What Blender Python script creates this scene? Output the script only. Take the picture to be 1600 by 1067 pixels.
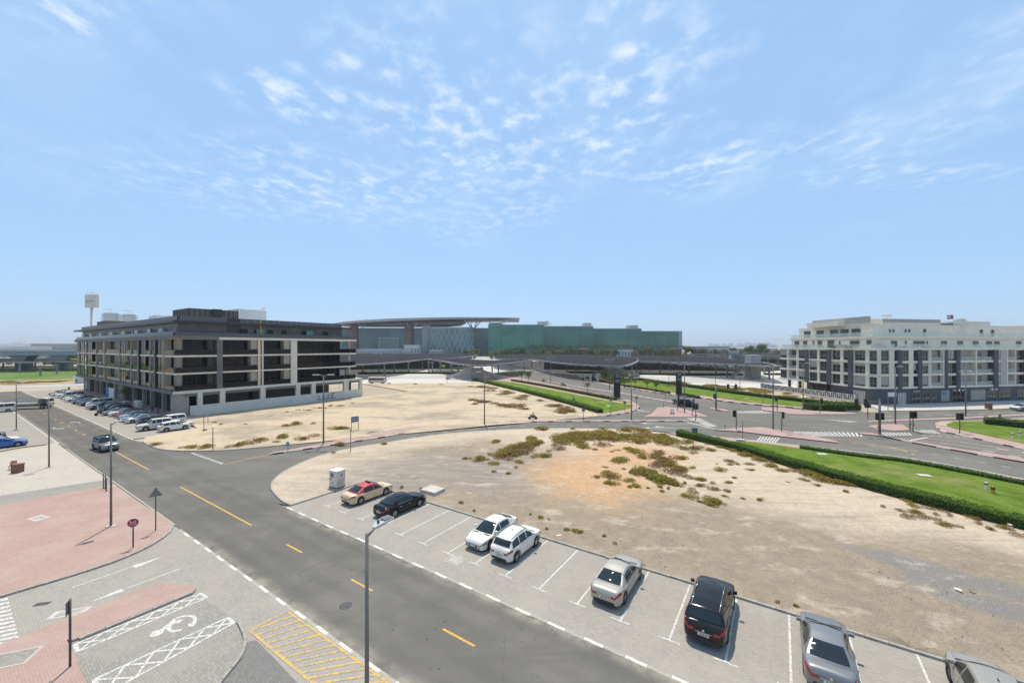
import bpy, bmesh, math, random
from mathutils import Vector, Matrix, noise
R = math.radians
for o in list(bpy.data.objects): bpy.data.objects.remove(o)
S = bpy.context.scene
COL = S.collection

# ------------------------------------------------------------------ camera
CAM_H, FPX, HOR = 14.5, 622.0, 542.0        # eye height in metres, focal length and horizon row of the 1600 px photograph
cam = bpy.data.cameras.new('camera'); camo = bpy.data.objects.new('camera', cam); COL.objects.link(camo)
camo.location = (0, 0, CAM_H); camo.rotation_euler = (R(90), 0, 0)
cam.sensor_width = 36; cam.lens = 36*FPX/1600; cam.shift_y = (HOR-533.5)/1600
cam.clip_start = .1; cam.clip_end = 30000
S.camera = camo

# ------------------------------------------------------------------ sky, sun, exposure
SUN_EL, SUN_AZ = R(68.5), R(-11)              # sun stands high in front of the camera, a little to the left
w = bpy.data.worlds.new('World'); S.world = w; w.use_nodes = True
nt = w.node_tree; N = nt.nodes; LK = nt.links
for n in list(N): N.remove(n)
def nd(tree, t, **kw):
    n = tree.nodes.new(t)
    for k, v in kw.items():
        if k.startswith('i_'):
            key = k[2:]; key = int(key) if key.isdigit() else key.replace('_', ' ')
            n.inputs[key].default_value = v
        else: setattr(n, k, v)
    return n
sky = nd(nt, 'ShaderNodeTexSky', sky_type='NISHITA', sun_disc=False, sun_elevation=SUN_EL, sun_rotation=SUN_AZ,
         altitude=0, air_density=1.0, dust_density=.4, ozone_density=1.4)
tc = nd(nt, 'ShaderNodeTexCoord')
sep = nd(nt, 'ShaderNodeSeparateXYZ'); LK.new(tc.outputs['Generated'], sep.inputs[0])
def mth(tree, op, a, b=None, clamp=False):
    n = nd(tree, 'ShaderNodeMath', operation=op, use_clamp=clamp)
    for i, v in enumerate((a, b)):
        if v is None: continue
        if isinstance(v, (int, float)): n.inputs[i].default_value = v
        else: tree.links.new(v, n.inputs[i])
    return n.outputs[0]
# a high thin layer of broken cloud: the view direction meets a flat sheet, noise breaks the sheet up
zc = mth(nt, 'MAXIMUM', sep.outputs[2], .03)
cx_ = mth(nt, 'DIVIDE', sep.outputs[0], zc); cy_ = mth(nt, 'DIVIDE', sep.outputs[1], zc)
cmb = nd(nt, 'ShaderNodeCombineXYZ'); LK.new(cx_, cmb.inputs[0]); LK.new(cy_, cmb.inputs[1])
def cloudnoise(scale, detail, rough, loc, stretch=(1, 1, 1), dist=0.0):
    m = nd(nt, 'ShaderNodeMapping'); m.inputs['Location'].default_value = loc; m.inputs['Scale'].default_value = stretch
    m.inputs['Rotation'].default_value = (0, 0, R(25))
    LK.new(cmb.outputs[0], m.inputs[0])
    n = nd(nt, 'ShaderNodeTexNoise', i_Scale=scale, i_Detail=detail, i_Roughness=rough, i_Distortion=dist); LK.new(m.outputs[0], n.inputs[0])
    return n.outputs[0]
def ramp(tree, src, a, b, lo=0.0, hi=1.0):
    n = nd(tree, 'ShaderNodeMapRange', interpolation_type='SMOOTHSTEP'); n.inputs[1].default_value = a; n.inputs[2].default_value = b
    n.inputs[3].default_value = lo; n.inputs[4].default_value = hi
    tree.links.new(src, n.inputs[0]); return n.outputs[0]
big = ramp(nt, cloudnoise(.55, 2, .5, (3.1, 7.4, 0)), .50, .70, 0, .7)
edge = mth(nt, 'MULTIPLY', mth(nt, 'SUBTRACT', cloudnoise(2.2, 4, .6, (5, 2, 0)), .5), 1.6)
for bx_, by_, rx_, ry_ in ((-.18,1.95,.62,.95), (.42,1.75,.42,.85), (-1.35,2.7,1.4,.85), (1.12,2.25,.42,.45), (-1.30,1.16,.25,.15), (-.9,1.6,.35,.25), (2.3,2.3,.9,.25)):
    m = nd(nt, 'ShaderNodeMapping'); m.inputs['Location'].default_value = (-bx_/rx_, -by_/ry_, 0); m.inputs['Scale'].default_value = (1/rx_, 1/ry_, 0); LK.new(cmb.outputs[0], m.inputs[0])
    ln = nd(nt, 'ShaderNodeVectorMath', operation='LENGTH'); LK.new(m.outputs[0], ln.inputs[0])
    big = mth(nt, 'MAXIMUM', big, ramp(nt, mth(nt, 'ADD', ln.outputs['Value'], edge), .2, 1.25, .82, 0))
puff = ramp(nt, cloudnoise(9.0, 5, .55, (1.3, 2.7, 0), (1, .85, 1), .1), .43, .76)
veil = ramp(nt, cloudnoise(1.6, 5, .6, (8.3, 1.1, 0), (1, .5, 1), .4), .45, .85, 0, .18)
low = ramp(nt, sep.outputs[2], .16, .40)
cl = mth(nt, 'MULTIPLY', big, puff); cl = mth(nt, 'MULTIPLY', cl, .66)
cl = mth(nt, 'ADD', cl, mth(nt, 'MULTIPLY', veil, 1.0), True); cl = mth(nt, 'MULTIPLY', cl, low)
air = nd(nt, 'ShaderNodeMix', data_type='RGBA'); air.inputs[0].default_value = .75; LK.new(sky.outputs[0], air.inputs[6]); air.inputs[7].default_value = (2.45, 4.1, 6.4, 1)
cmix = nd(nt, 'ShaderNodeMix', data_type='RGBA'); LK.new(cl, cmix.inputs[0]); LK.new(air.outputs[2], cmix.inputs[6])
cmix.inputs[7].default_value = (7.4, 7.6, 7.9, 1)
bg = nd(nt, 'ShaderNodeBackground'); bg.inputs[1].default_value = .13
LK.new(cmix.outputs[2], bg.inputs[0])
wo = nd(nt, 'ShaderNodeOutputWorld'); LK.new(bg.outputs[0], wo.inputs[0])

sl = bpy.data.lights.new('sun', 'SUN'); sl.energy = 3.9; sl.angle = R(.55); sl.color = (1, .915, .77)
so = bpy.data.objects.new('sun', sl); COL.objects.link(so)
sdir = Vector((math.sin(SUN_AZ)*math.cos(SUN_EL), math.cos(SUN_AZ)*math.cos(SUN_EL), math.sin(SUN_EL)))
so.rotation_euler = (-sdir).to_track_quat('-Z', 'Y').to_euler()
so.location = (0, 0, 60)
vs = S.view_settings; vs.view_transform = 'Standard'; vs.look = 'None'; vs.exposure = .26; vs.gamma = 1; vs.use_curve_mapping = False
S.render.engine = 'CYCLES'
w.cycles.sampling_method = 'MANUAL'; w.cycles.sample_map_resolution = 512; S.cycles.use_light_tree = False
S.cycles.max_bounces = 6; S.cycles.diffuse_bounces = 3; S.cycles.glossy_bounces = 3; S.cycles.transmission_bounces = 4; S.cycles.transparent_max_bounces = 6

# ------------------------------------------------------------------ places: surveyed from the photograph onto the level ground
def G(px, py, z=0.0):
    Y = (CAM_H-z)*FPX/(py-HOR); return Vector(((px-800)/FPX*Y, Y, z))
def P(px, py, Y): return Vector(((px-800)/FPX*Y, Y, CAM_H-(py-HOR)/FPX*Y))
RA = R(34); RC, RS = math.cos(RA), math.sin(RA)
def W(u, v, z=0.0): return Vector((u*RC+v*RS, -u*RS+v*RC, z))    # street frame: u runs along the near street, v across it

# ------------------------------------------------------------------ mesh helpers
class MB:
    def __init__(s): s.v = []; s.f = []; s.m = []; s.sm = []
    def add(s, vs, fs, mi=0, smooth=False):
        b = len(s.v); s.v += [tuple(p) for p in vs]
        for f in fs: s.f.append([i+b for i in f]); s.m.append(mi); s.sm.append(smooth)
        return s
    def box(s, x0, x1, y0, y1, z0, z1, mi=0):
        v = [(x0,y0,z0),(x1,y0,z0),(x1,y1,z0),(x0,y1,z0),(x0,y0,z1),(x1,y0,z1),(x1,y1,z1),(x0,y1,z1)]
        return s.add(v, [(3,2,1,0),(4,5,6,7),(0,1,5,4),(1,2,6,5),(2,3,7,6),(3,0,4,7)], mi)
    def quad(s, a, b, c, d, mi=0): return s.add([a, b, c, d], [(0,1,2,3)], mi)
    def prism(s, pts, z0, z1, mi=0, side=None, bottom=False):
        n = len(pts); v = [(p[0],p[1],z0) for p in pts]+[(p[0],p[1],z1) for p in pts]
        a = sum(pts[i][0]*pts[(i+1)%n][1]-pts[(i+1)%n][0]*pts[i][1] for i in range(n))
        top = list(range(n, 2*n)) if a > 0 else list(range(2*n-1, n-1, -1))
        s.add(v, [top], mi)
        sd = mi if side is None else side
        b = len(s.v)-2*n
        for i in range(n):
            j = (i+1)%n; q = [b+i, b+j, b+n+j, b+n+i]
            s.f.append(q if a > 0 else q[::-1]); s.m.append(sd); s.sm.append(False)
        if bottom:
            s.f.append([b+i for i in (range(n-1, -1, -1) if a > 0 else range(n))]); s.m.append(sd); s.sm.append(False)
        return s
    def tube(s, a, b, r0, r1=None, n=8, mi=0, caps=True):
        r1 = r0 if r1 is None else r1; a, b = Vector(a), Vector(b); d = (b-a).normalized()
        x = d.orthogonal().normalized(); y = d.cross(x)
        v = [a+(x*math.cos(t)+y*math.sin(t))*r0 for t in [2*math.pi*i/n for i in range(n)]]+[b+(x*math.cos(t)+y*math.sin(t))*r1 for t in [2*math.pi*i/n for i in range(n)]]
        s.add(v, [(i,(i+1)%n,n+(i+1)%n,n+i) for i in range(n)], mi, n > 5)
        k = len(s.v)-2*n
        if caps:
            s.f.append([k+i for i in range(n-1,-1,-1)]); s.m.append(mi); s.sm.append(False)
            s.f.append([k+n+i for i in range(n)]); s.m.append(mi); s.sm.append(False)
        return s
    def path(s, pts, r, n=6, mi=0):
        for a, b in zip(pts[:-1], pts[1:]): s.tube(a, b, r, n=n, mi=mi)
        return s
    def beam(s, a, b, w, h, mi=0):
        a, b = Vector(a), Vector(b); d = (b-a).normalized(); x = d.cross(Vector((0,0,1)))
        x = (x.normalized() if x.length > 1e-4 else Vector((1,0,0)))*w/2; y = x.cross(d).normalized()*h/2
        v = [a-x-y,a+x-y,a+x+y,a-x+y,b-x-y,b+x-y,b+x+y,b-x+y]
        return s.add(v, [(0,1,2,3),(7,6,5,4),(0,4,5,1),(1,5,6,2),(2,6,7,3),(3,7,4,0)], mi)
    def lathe(s, prof, n=16, mi=0, c=(0,0,0), smooth=True):
        v = []; m = len(prof)
        for i in range(n):
            t = 2*math.pi*i/n
            for r, z in prof: v.append((c[0]+r*math.cos(t), c[1]+r*math.sin(t), c[2]+z))
        return s.add(v, [(i*m+j, ((i+1)%n)*m+j, ((i+1)%n)*m+j+1, i*m+j+1) for i in range(n) for j in range(m-1)], mi, smooth)
    def grid(s, rows, mi=0, smooth=True, flip=False):
        n = len(rows[0]); v = [p for r in rows for p in r]
        fs = [(i*n+j, i*n+j+1, (i+1)*n+j+1, (i+1)*n+j) for i in range(len(rows)-1) for j in range(n-1)]
        return s.add(v, [f[::-1] for f in fs] if flip else fs, mi, smooth)
    def mesh(s, name, mats):
        me = bpy.data.meshes.new(name); me.from_pydata(s.v, [], s.f)
        for m in (mats if isinstance(mats, (list, tuple)) else [mats]): me.materials.append(MAT[m] if isinstance(m, str) else m)
        me.polygons.foreach_set('material_index', s.m); me.polygons.foreach_set('use_smooth', s.sm); me.update(); return me
    def build(s, name, mats, parent=None, loc=None, rz=0):
        return link(name, s.mesh(name, mats), parent, loc, rz)
def link(name, data, parent=None, loc=None, rz=0):
    o = bpy.data.objects.new(name, data); COL.objects.link(o)
    if parent: o.parent = parent
    if loc is not None: o.location = loc
    if rz: o.rotation_euler = (0, 0, rz)
    return o
def tag(o, label=None, cat=None, group=None, kind=None):
    if label: o['label'] = label
    if cat: o['category'] = cat
    if group: o['group'] = group
    if kind: o['kind'] = kind
    return o
def thing(name, label, cat, loc=(0,0,0), rz=0, group=None):
    o = bpy.data.objects.new(name, None); COL.objects.link(o); o.empty_display_size = .2
    o.location = loc; o.rotation_euler = (0,0,rz); return tag(o, label, cat, group)
def copy_tree(o, parent=None):
    c = o.copy(); COL.objects.link(c); c.parent = parent
    for ch in list(o.children): copy_tree(ch, c)
    return c
def dup(o, loc, rz=0, sc=None, label=None, group=None):
    c = copy_tree(o); c.location = loc; c.rotation_euler = (0,0,rz)
    if sc: c.scale = sc if isinstance(sc, (tuple, list)) else (sc, sc, sc)
    if label: c['label'] = label
    if group: c['group'] = group
    return c
def struct(o): o['kind'] = 'structure'; return o
def smooth(pts, n=6, closed=False):
    pts = [Vector(p) for p in pts]; out = []; m = len(pts)
    for i in range(m if closed else m-1):
        g = (lambda k: pts[k%m]) if closed else (lambda k: pts[max(0,min(m-1,k))])
        a, b, c, d = g(i-1), g(i), g(i+1), g(i+2)
        for k in range(n):
            t = k/n; out.append(.5*((2*b)+(c-a)*t+(2*a-5*b+4*c-d)*t*t+(3*b-a-3*c+d)*t**3))
    if not closed: out.append(pts[-1])
    return out
def GP(*a): return [G(a[i], a[i+1]) for i in range(0, len(a), 2)]
def along(pts, step, start=0.0):
    """points and headings every `step` metres along a polyline"""
    out = []; need = start; acc = 0.0
    for a, b in zip(pts[:-1], pts[1:]):
        a, b = Vector(a), Vector(b); L = (b-a).length
        while L > 1e-9 and need <= acc+L:
            t = (need-acc)/L; out.append((a.lerp(b, t), math.atan2(b.y-a.y, b.x-a.x))); need += step
        acc += L
    return out
def offset(pts, d):
    out = []
    for i, p in enumerate(pts):
        a = Vector(pts[max(0,i-1)]); b = Vector(pts[min(len(pts)-1,i+1)]); t = (b-a); t.z = 0
        if t.length < 1e-6: out.append(Vector(p)); continue
        t.normalize(); out.append(Vector((p[0]-t.y*d, p[1]+t.x*d, p[2] if len(p) > 2 else 0)))
    return out
def ribbon(mb, pts, w, z, mi=0):
    l, r = offset(pts, w/2), offset(pts, -w/2)
    for i in range(len(pts)-1):
        mb.quad((r[i].x,r[i].y,z),(r[i+1].x,r[i+1].y,z),(l[i+1].x,l[i+1].y,z),(l[i].x,l[i].y,z), mi)
    return mb

# ------------------------------------------------------------------ materials
MAT = {}
def rgb(c): return (c[0], c[1], c[2], 1)
def mat(name, col, rough=.8, var=.12, scale=3.0, bump=0.0, bscale=None, metal=0.0, spec=.5, coat=0.0, alpha=1.0, ior=1.5, emit=None, trans=0.0, col2=None, detail=5.0):
    m = bpy.data.materials.new(name); m.use_nodes = True; t = m.node_tree; b = t.nodes['Principled BSDF']
    b.inputs['Roughness'].default_value = rough; b.inputs['Metallic'].default_value = metal; b.inputs['IOR'].default_value = ior
    b.inputs['Specular IOR Level'].default_value = spec; b.inputs['Coat Weight'].default_value = coat; b.inputs['Coat Roughness'].default_value = .04
    b.inputs['Transmission Weight'].default_value = trans; b.inputs['Alpha'].default_value = alpha
    b.inputs['Base Color'].default_value = rgb(col)
    if emit: b.inputs['Emission Color'].default_value = rgb(emit[0]); b.inputs['Emission Strength'].default_value = emit[1]
    tcn = nd(t, 'ShaderNodeTexCoord')
    if var > 0 or col2:
        n1 = nd(t, 'ShaderNodeTexNoise', i_Scale=scale, i_Detail=detail, i_Roughness=.62); t.links.new(tcn.outputs['Object'], n1.inputs[0])
        mx = nd(t, 'ShaderNodeMix', data_type='RGBA')
        t.links.new(ramp(t, n1.outputs[0], .3, .7), mx.inputs[0])
        mx.inputs[6].default_value = rgb([c*(1-var) for c in col]); mx.inputs[7].default_value = rgb(col2 if col2 else [min(1, c*(1+var)) for c in col])
        t.links.new(mx.outputs[2], b.inputs['Base Color'])
    if bump:
        n2 = nd(t, 'ShaderNodeTexNoise', i_Scale=bscale or scale*8, i_Detail=3.0); t.links.new(tcn.outputs['Object'], n2.inputs[0])
        bp = nd(t, 'ShaderNodeBump', i_Strength=bump, i_Distance=.02); t.links.new(n2.outputs[0], bp.inputs['Height']); t.links.new(bp.outputs[0], b.inputs['Normal'])
    MAT[name] = m; return m
class NT:
    """small helper for the hand-built ground materials"""
    def __init__(s, name, rough=.9, spec=.3):
        s.m = bpy.data.materials.new(name); s.m.use_nodes = True; s.t = s.m.node_tree; s.b = s.t.nodes['Principled BSDF']
        s.b.inputs['Roughness'].default_value = rough; s.b.inputs['Specular IOR Level'].default_value = spec
        s.b.inputs['IOR'].default_value = 1.5 if spec > .4 else 1.12
        s.co = nd(s.t, 'ShaderNodeTexCoord').outputs['Object']; MAT[name] = s.m
    def map(s, scale=(1,1,1), rot=0, loc=(0,0,0), src=None):
        m = nd(s.t, 'ShaderNodeMapping'); m.inputs['Scale'].default_value = scale; m.inputs['Rotation'].default_value = (0,0,rot); m.inputs['Location'].default_value = loc
        s.t.links.new(src or s.co, m.inputs[0]); return m.outputs[0]
    def noise(s, scale, detail=4, rough=.6, src=None, dist=0):
        n = nd(s.t, 'ShaderNodeTexNoise', i_Scale=scale, i_Detail=detail, i_Roughness=rough, i_Distortion=dist); s.t.links.new(src or s.co, n.inputs[0]); return n.outputs[0]
    def vor(s, scale, src=None, feat='F1'):
        n = nd(s.t, 'ShaderNodeTexVoronoi', i_Scale=scale, feature=feat); s.t.links.new(src or s.co, n.inputs[0]); return n
    def ramp(s, x, a, b, lo=0, hi=1): return ramp(s.t, x, a, b, lo, hi)
    def math(s, op, a, b=None, clamp=False): return mth(s.t, op, a, b, clamp)
    def mix(s, f, a, b, mode='MIX'):
        n = nd(s.t, 'ShaderNodeMix', data_type='RGBA', blend_type=mode)
        for i, v in ((0, f), (6, a), (7, b)):
            if isinstance(v, (int, float)): n.inputs[i].default_value = v
            elif isinstance(v, (tuple, list)): n.inputs[i].default_value = rgb(v)
            else: s.t.links.new(v, n.inputs[i])
        return n.outputs[2]
    def blob(s, c, rx, ry, ang=0, warp=None, soft=.5):
        """1 inside an uneven patch of the ground, 0 outside"""
        v = s.map((1/rx, 1/ry, 0), 0, (0,0,0), s.map((1,1,1), -ang, (0,0,0), s.map((1,1,1), 0, (-c[0], -c[1], 0))))
        n = nd(s.t, 'ShaderNodeVectorMath', operation='LENGTH'); s.t.links.new(v, n.inputs[0])
        d = n.outputs['Value']
        if warp is not None: d = s.math('ADD', d, warp)
        return s.ramp(d, 1-soft, 1+soft, 1, 0)
    def out(s, col, bump=None, strength=.3, dist=.02):
        if isinstance(col, (tuple, list)): s.b.inputs['Base Color'].default_value = rgb(col)
        else: s.t.links.new(col, s.b.inputs['Base Color'])
        if bump is not None:
            n = nd(s.t, 'ShaderNodeBump', i_Strength=strength, i_Distance=dist); s.t.links.new(bump, n.inputs['Height']); s.t.links.new(n.outputs[0], s.b.inputs['Normal'])
        return s.m
# ================================================================== figures: grown early, placed at the end
mat('skin', (.30,.17,.11), .6, .1, 8); mat('hair', (.012,.01,.009), .8, .2, 8); mat('cloth_blue', (.03,.06,.20), .85, .2, 6); mat('cloth_dark', (.02,.022,.028), .85, .2, 6); mat('cloth_green', (.03,.22,.12), .85, .2, 6); mat('cloth_grey', (.20,.20,.20), .85, .2, 6); mat('cloth_tan', (.30,.24,.16), .85, .2, 6); mat('hi_vis', (.35,.30,.03), .8, .1, 6)
def person_mesh(name, joints, bones, root, mats, pick):
    me = bpy.data.meshes.new('skel'); me.from_pydata([j[:3] for j in joints], bones, []); ob = bpy.data.objects.new('skel', me); COL.objects.link(ob)
    sk_ = ob.modifiers.new('s', 'SKIN'); sk_.use_smooth_shade = True; ss = ob.modifiers.new('d', 'SUBSURF'); ss.levels = 1
    for i, j in enumerate(joints): me.skin_vertices[0].data[i].radius = (j[3], j[3]*(j[4] if len(j) > 4 else 1)); me.skin_vertices[0].data[i].use_root = (i == root)
    dg_ = bpy.context.evaluated_depsgraph_get(); out = bpy.data.meshes.new_from_object(ob.evaluated_get(dg_)); bpy.data.objects.remove(ob); out.name = name
    out.materials.clear()
    for m in mats: out.materials.append(MAT[m])
    for f in out.polygons: f.material_index = pick(f.center); f.use_smooth = True
    return out
def standing(mats, stride=.0):
    J = [(0,0,.95,.15,.8),(0,0,1.15,.14,.75),(0,0,1.36,.16,.7),(0,0,1.50,.06),(0,.01,1.60,.085),(0,.0,1.70,.085),
         (.10,0,.90,.095),(.11,stride,.50,.062),(.11,-stride*.3,.09,.045),(.11,.14-stride*.3,.04,.042),(-.10,0,.90,.095),(-.11,-stride*.2,.50,.062),(-.11,-stride,.09,.045),(-.11,.14-stride,.04,.042),
         (.20,0,1.40,.062),(.26,-.03,1.12,.046),(.25,.10,.90,.035),(.25,.14,.80,.032),(-.20,0,1.40,.062),(-.26,-.03,1.12,.046),(-.25,.10,.90,.035),(-.25,.14,.80,.032)]
    B = [(0,1),(1,2),(2,3),(3,4),(4,5),(0,6),(6,7),(7,8),(8,9),(0,10),(10,11),(11,12),(12,13),(2,14),(14,15),(15,16),(16,17),(2,18),(18,19),(19,20),(20,21)]
    def pick(c): return 3 if c.z > 1.66 or (c.z > 1.56 and c.y < -.03) else 2 if c.z > 1.45 or (abs(c.x) > .2 and c.z < 1.05) else 0 if c.z > .93 else 1
    return person_mesh('body', J, B, 0, mats, pick)
def seated(mats):
    J = [(0,0,.82,.15,.85),(0,.08,1.05,.14,.8),(0,.16,1.26,.16,.7),(0,.2,1.38,.06),(0,.23,1.48,.10),(0,.23,1.58,.10),
         (.12,.06,.80,.09),(.16,.42,.70,.065),(.15,.30,.36,.05),(.15,.42,.30,.045),(-.12,.06,.80,.09),(-.16,.42,.70,.065),(-.15,.30,.36,.05),(-.15,.42,.30,.045),
         (.20,.18,1.28,.06),(.28,.36,1.08,.045),(.26,.60,1.02,.036),(-.20,.18,1.28,.06),(-.28,.36,1.08,.045),(-.26,.60,1.02,.036)]
    B = [(0,1),(1,2),(2,3),(3,4),(4,5),(0,6),(6,7),(7,8),(8,9),(0,10),(10,11),(11,12),(12,13),(2,14),(14,15),(15,16),(2,17),(17,18),(18,19)]
    def pick(c): return 3 if c.z > 1.40 else 2 if (abs(c.x) > .2 and c.y > .5) else 0 if c.z > .9 else 1
    return person_mesh('body', J, B, 0, mats, pick)
m_blue = standing(['cloth_blue','cloth_dark','skin','hair']); m_walk = standing(['cloth_dark','cloth_grey','skin','hair'], .22); m_tan = standing(['cloth_grey','cloth_tan','skin','hair'], .15)
ride_a = seated(['hi_vis','cloth_dark','skin','hair']); ride_b = seated(['cloth_green','cloth_dark','skin','hair']); ride_c = seated(['cloth_dark','cloth_dark','skin','hair'])

def text_mesh(body, size, ext=.002):
    cu = bpy.data.curves.new('lettering', 'FONT'); cu.body = body; cu.size = size; cu.extrude = ext; cu.align_x = 'CENTER'; cu.resolution_u = 2
    ob = bpy.data.objects.new('tmp_text', cu); COL.objects.link(ob); dg_ = bpy.context.evaluated_depsgraph_get(); me = bpy.data.meshes.new_from_object(ob.evaluated_get(dg_)); bpy.data.objects.remove(ob); me.materials.clear(); return me
STOP_TEXT = text_mesh('STOP', .17)
# ================================================================== ground materials
def ground_mats():
    # far desert ground
    n = NT('desert', .95, .2); a = n.noise(.012, 6, .6); b = n.noise(.6, 5, .65)
    c = n.mix(n.ramp(a, .35, .65), (.36,.30,.225), (.47,.40,.31)); c = n.mix(n.ramp(b, .35, .75, 0, .5), c, (.33,.28,.215)); n.out(c, b, .3, .05)
    # the vacant lot by the car park: pale sand, grey gravel, an orange sandy patch
    n = NT('lot_sand', .97, .15)
    w0 = n.math('MULTIPLY', n.math('SUBTRACT', n.noise(.13, 6, .62), .5), 1.5)
    w1 = n.math('ADD', n.math('MULTIPLY', n.math('SUBTRACT', n.noise(.4, 6, .72), .5), 1.3), n.math('MULTIPLY', n.math('SUBTRACT', n.noise(2.5, 5, .7), .5), .9))
    fine = n.noise(2.2, 6, .7); grit = n.noise(22, 3, .6)
    base = n.mix(n.ramp(fine, .3, .72), (.52,.415,.30), (.62,.51,.385))
    st = n.noise(.5, 6, .7, n.map((.16, 1.2, 1), -R(34)+R(8)))
    base = n.mix(n.ramp(st, .42, .72, 0, .75), base, (.37,.30,.225))
    gravel = n.mix(n.ramp(grit, .35, .66), (.17,.145,.112), (.37,.30,.22)); gravel = n.mix(n.ramp(n.noise(.9, 6, .7), .35, .7, 0, .6), gravel, (.40,.31,.21))
    g1 = n.blob(W(-8, 33), 34, 9.5, -R(34), w0, .45); g2 = n.blob(W(-30, 37), 12, 13, -R(34), w0, .4); g3 = n.blob(W(14, 34), 16, 9, -R(34), w0, .4)
    g = n.math('MAXIMUM', g1, n.math('MAXIMUM', g2, g3))
    col = n.mix(n.math('MULTIPLY', g, .97), base, gravel)
    grey = n.mix(n.ramp(n.noise(.6, 6, .7, n.map((.3, 1.4, 1), -R(30))), .38, .62), (.23,.215,.195), (.36,.325,.28))
    wet = n.math('MAXIMUM', n.blob(W(-27, 35.5), 11, 4.5, -R(28), w1, .5), n.blob(W(-36, 30), 7, 9, -R(34), w1, .5))
    col = n.mix(n.math('MULTIPLY', wet, .6), col, grey)
    orange = n.blob(G(925,745), 6.5, 8.0, 0, w1, .6); orange2 = n.blob(G(985,712), 7, 6, 0, w1, .5)
    col = n.mix(n.math('MULTIPLY', n.math('MAXIMUM', orange, orange2), .88), col, n.mix(n.ramp(fine, .3, .7), (.50,.30,.15), (.62,.39,.21)))
    dk = n.math('MAXIMUM', n.blob(G(1500,905), 5.6, 1.3, -R(44), w1, .35), n.math('MAXIMUM', n.blob(G(1590,960), 3.6, 1.15, -R(40), w1, .35), n.blob(G(1450,905), 1.6, 1.2, 0, w1, .4)))
    col = n.mix(n.math('MULTIPLY', dk, .85), col, n.mix(n.ramp(grit, .35, .65), (.15,.145,.14), (.30,.285,.265)))
    tr = n.noise(1.6, 3, .6, n.map((.05, 1.6, 1), -R(34)+R(14)))
    col = n.mix(n.ramp(tr, .56, .72, 0, .38), col, (.27,.235,.19))
    m1 = n.noise(.75, 6, .72); col = n.mix(n.ramp(m1, .48, .68, 0, .38), col, n.mix(.5, col, (.20,.175,.14))); m2 = n.noise(.33, 6, .7, n.map((1, 1.7, 1), R(30))); col = n.mix(n.ramp(m2, .52, .68, 0, .55), col, (.58,.49,.385))
    gv = n.vor(9.0); g6 = n.noise(6.5, 5, .75)
    col = n.mix(n.ramp(g6, .42, .70, 0, .42), col, (.20,.175,.145)); col = n.mix(n.ramp(g6, .20, .40, .35, 0), col, (.60,.52,.42))
    col = n.mix(n.math('MULTIPLY', n.ramp(gv.outputs['Distance'], .0, .22, 1, 0), n.ramp(n.noise(1.1, 3, .6), .45, .65, 0, .7)), col, (.17,.155,.135))
    hz = n.math('ADD', n.math('MULTIPLY', g6, 1.0), n.math('MULTIPLY', fine, 1.4)); n.out(col, hz, .7, .09)
    # lot around the dark building
    n = NT('lot_sand_pale', .97, .15); fine = n.noise(1.4, 6, .7); grit = n.noise(15, 3, .6)
    base = n.mix(n.ramp(fine, .3, .7), (.47,.365,.25), (.56,.45,.325))
    st = n.noise(.07, 7, .72, n.map((1, 1.6, 1), R(20))); base = n.mix(n.ramp(n.noise(.5, 6, .7), .5, .7, 0, .5), base, (.33,.27,.20)); base = n.mix(n.ramp(st, .44, .62, 0, .9), base, (.31,.262,.20))
    st2 = n.noise(.05, 5, .6); base = n.mix(n.ramp(st2, .5, .7, 0, .6), base, (.50,.375,.245)); n.out(base, n.math('ADD', fine, n.math('MULTIPLY', grit, .4)), .5, .08)
    # asphalt
    n = NT('asphalt', .9, .3); gr = n.noise(60, 2, .6); pt = n.noise(.16, 6, .65); sv = n.map((1,1,1), R(34)); st = n.noise(.5, 5, .65, n.map((.1, 1.2, 1), R(34)))
    c = n.mix(n.ramp(gr, .3, .7), (.120,.112,.099), (.164,.153,.135)); c = n.mix(n.ramp(pt, .4, .66, 0, .6), c, (.205,.19,.165)); c = n.mix(n.ramp(st, .5, .75, 0, .5), c, (.108,.101,.09))
    sx = nd(n.t, 'ShaderNodeSeparateXYZ'); n.t.links.new(sv, sx.inputs[0]); vv = n.math('ADD', sx.outputs[1], n.math('MULTIPLY', n.math('SUBTRACT', n.noise(.12, 3, .5), .5), .5))
    for c0 in (12.5, 14.0, 16.0, 17.5):                                       # darker wheel tracks
        d = n.math('ABSOLUTE', n.math('SUBTRACT', vv, c0)); c = n.mix(n.math('MULTIPLY', n.ramp(d, .1, .6, .22, 0), n.ramp(n.noise(.35, 4, .6, n.map((.15, 1, 1), R(34))), .3, .6)), c, (.088,.082,.073))
    for c0 in (11.55, 18.35):                                                 # sand drifted against the edge stones
        d = n.math('ABSOLUTE', n.math('SUBTRACT', vv, c0)); um = n.math('MAXIMUM', n.ramp(sx.outputs[0], -38, -35, 0, 1), n.ramp(sx.outputs[0], -87, -84, 1, 0)); c = n.mix(n.math('MULTIPLY', um, n.math('MULTIPLY', n.ramp(d, .0, .8, .75, 0), n.ramp(n.noise(.8, 5, .7), .35, .65))), c, (.36,.31,.245))
    sp = n.ramp(n.noise(3.2, 2, .4), .68, .76, 0, .6); c = n.mix(sp, c, (.05,.047,.043)); sp = n.ramp(n.noise(.9, 5, .7), .62, .74, 0, .28); c = n.mix(sp, c, (.085,.08,.072))
    ck = n.vor(.14, n.map((1,1,1), 0, (0,0,0), nd(n.t, 'ShaderNodeVectorMath', operation='ADD').outputs[0]) if False else n.co, 'DISTANCE_TO_EDGE')
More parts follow.
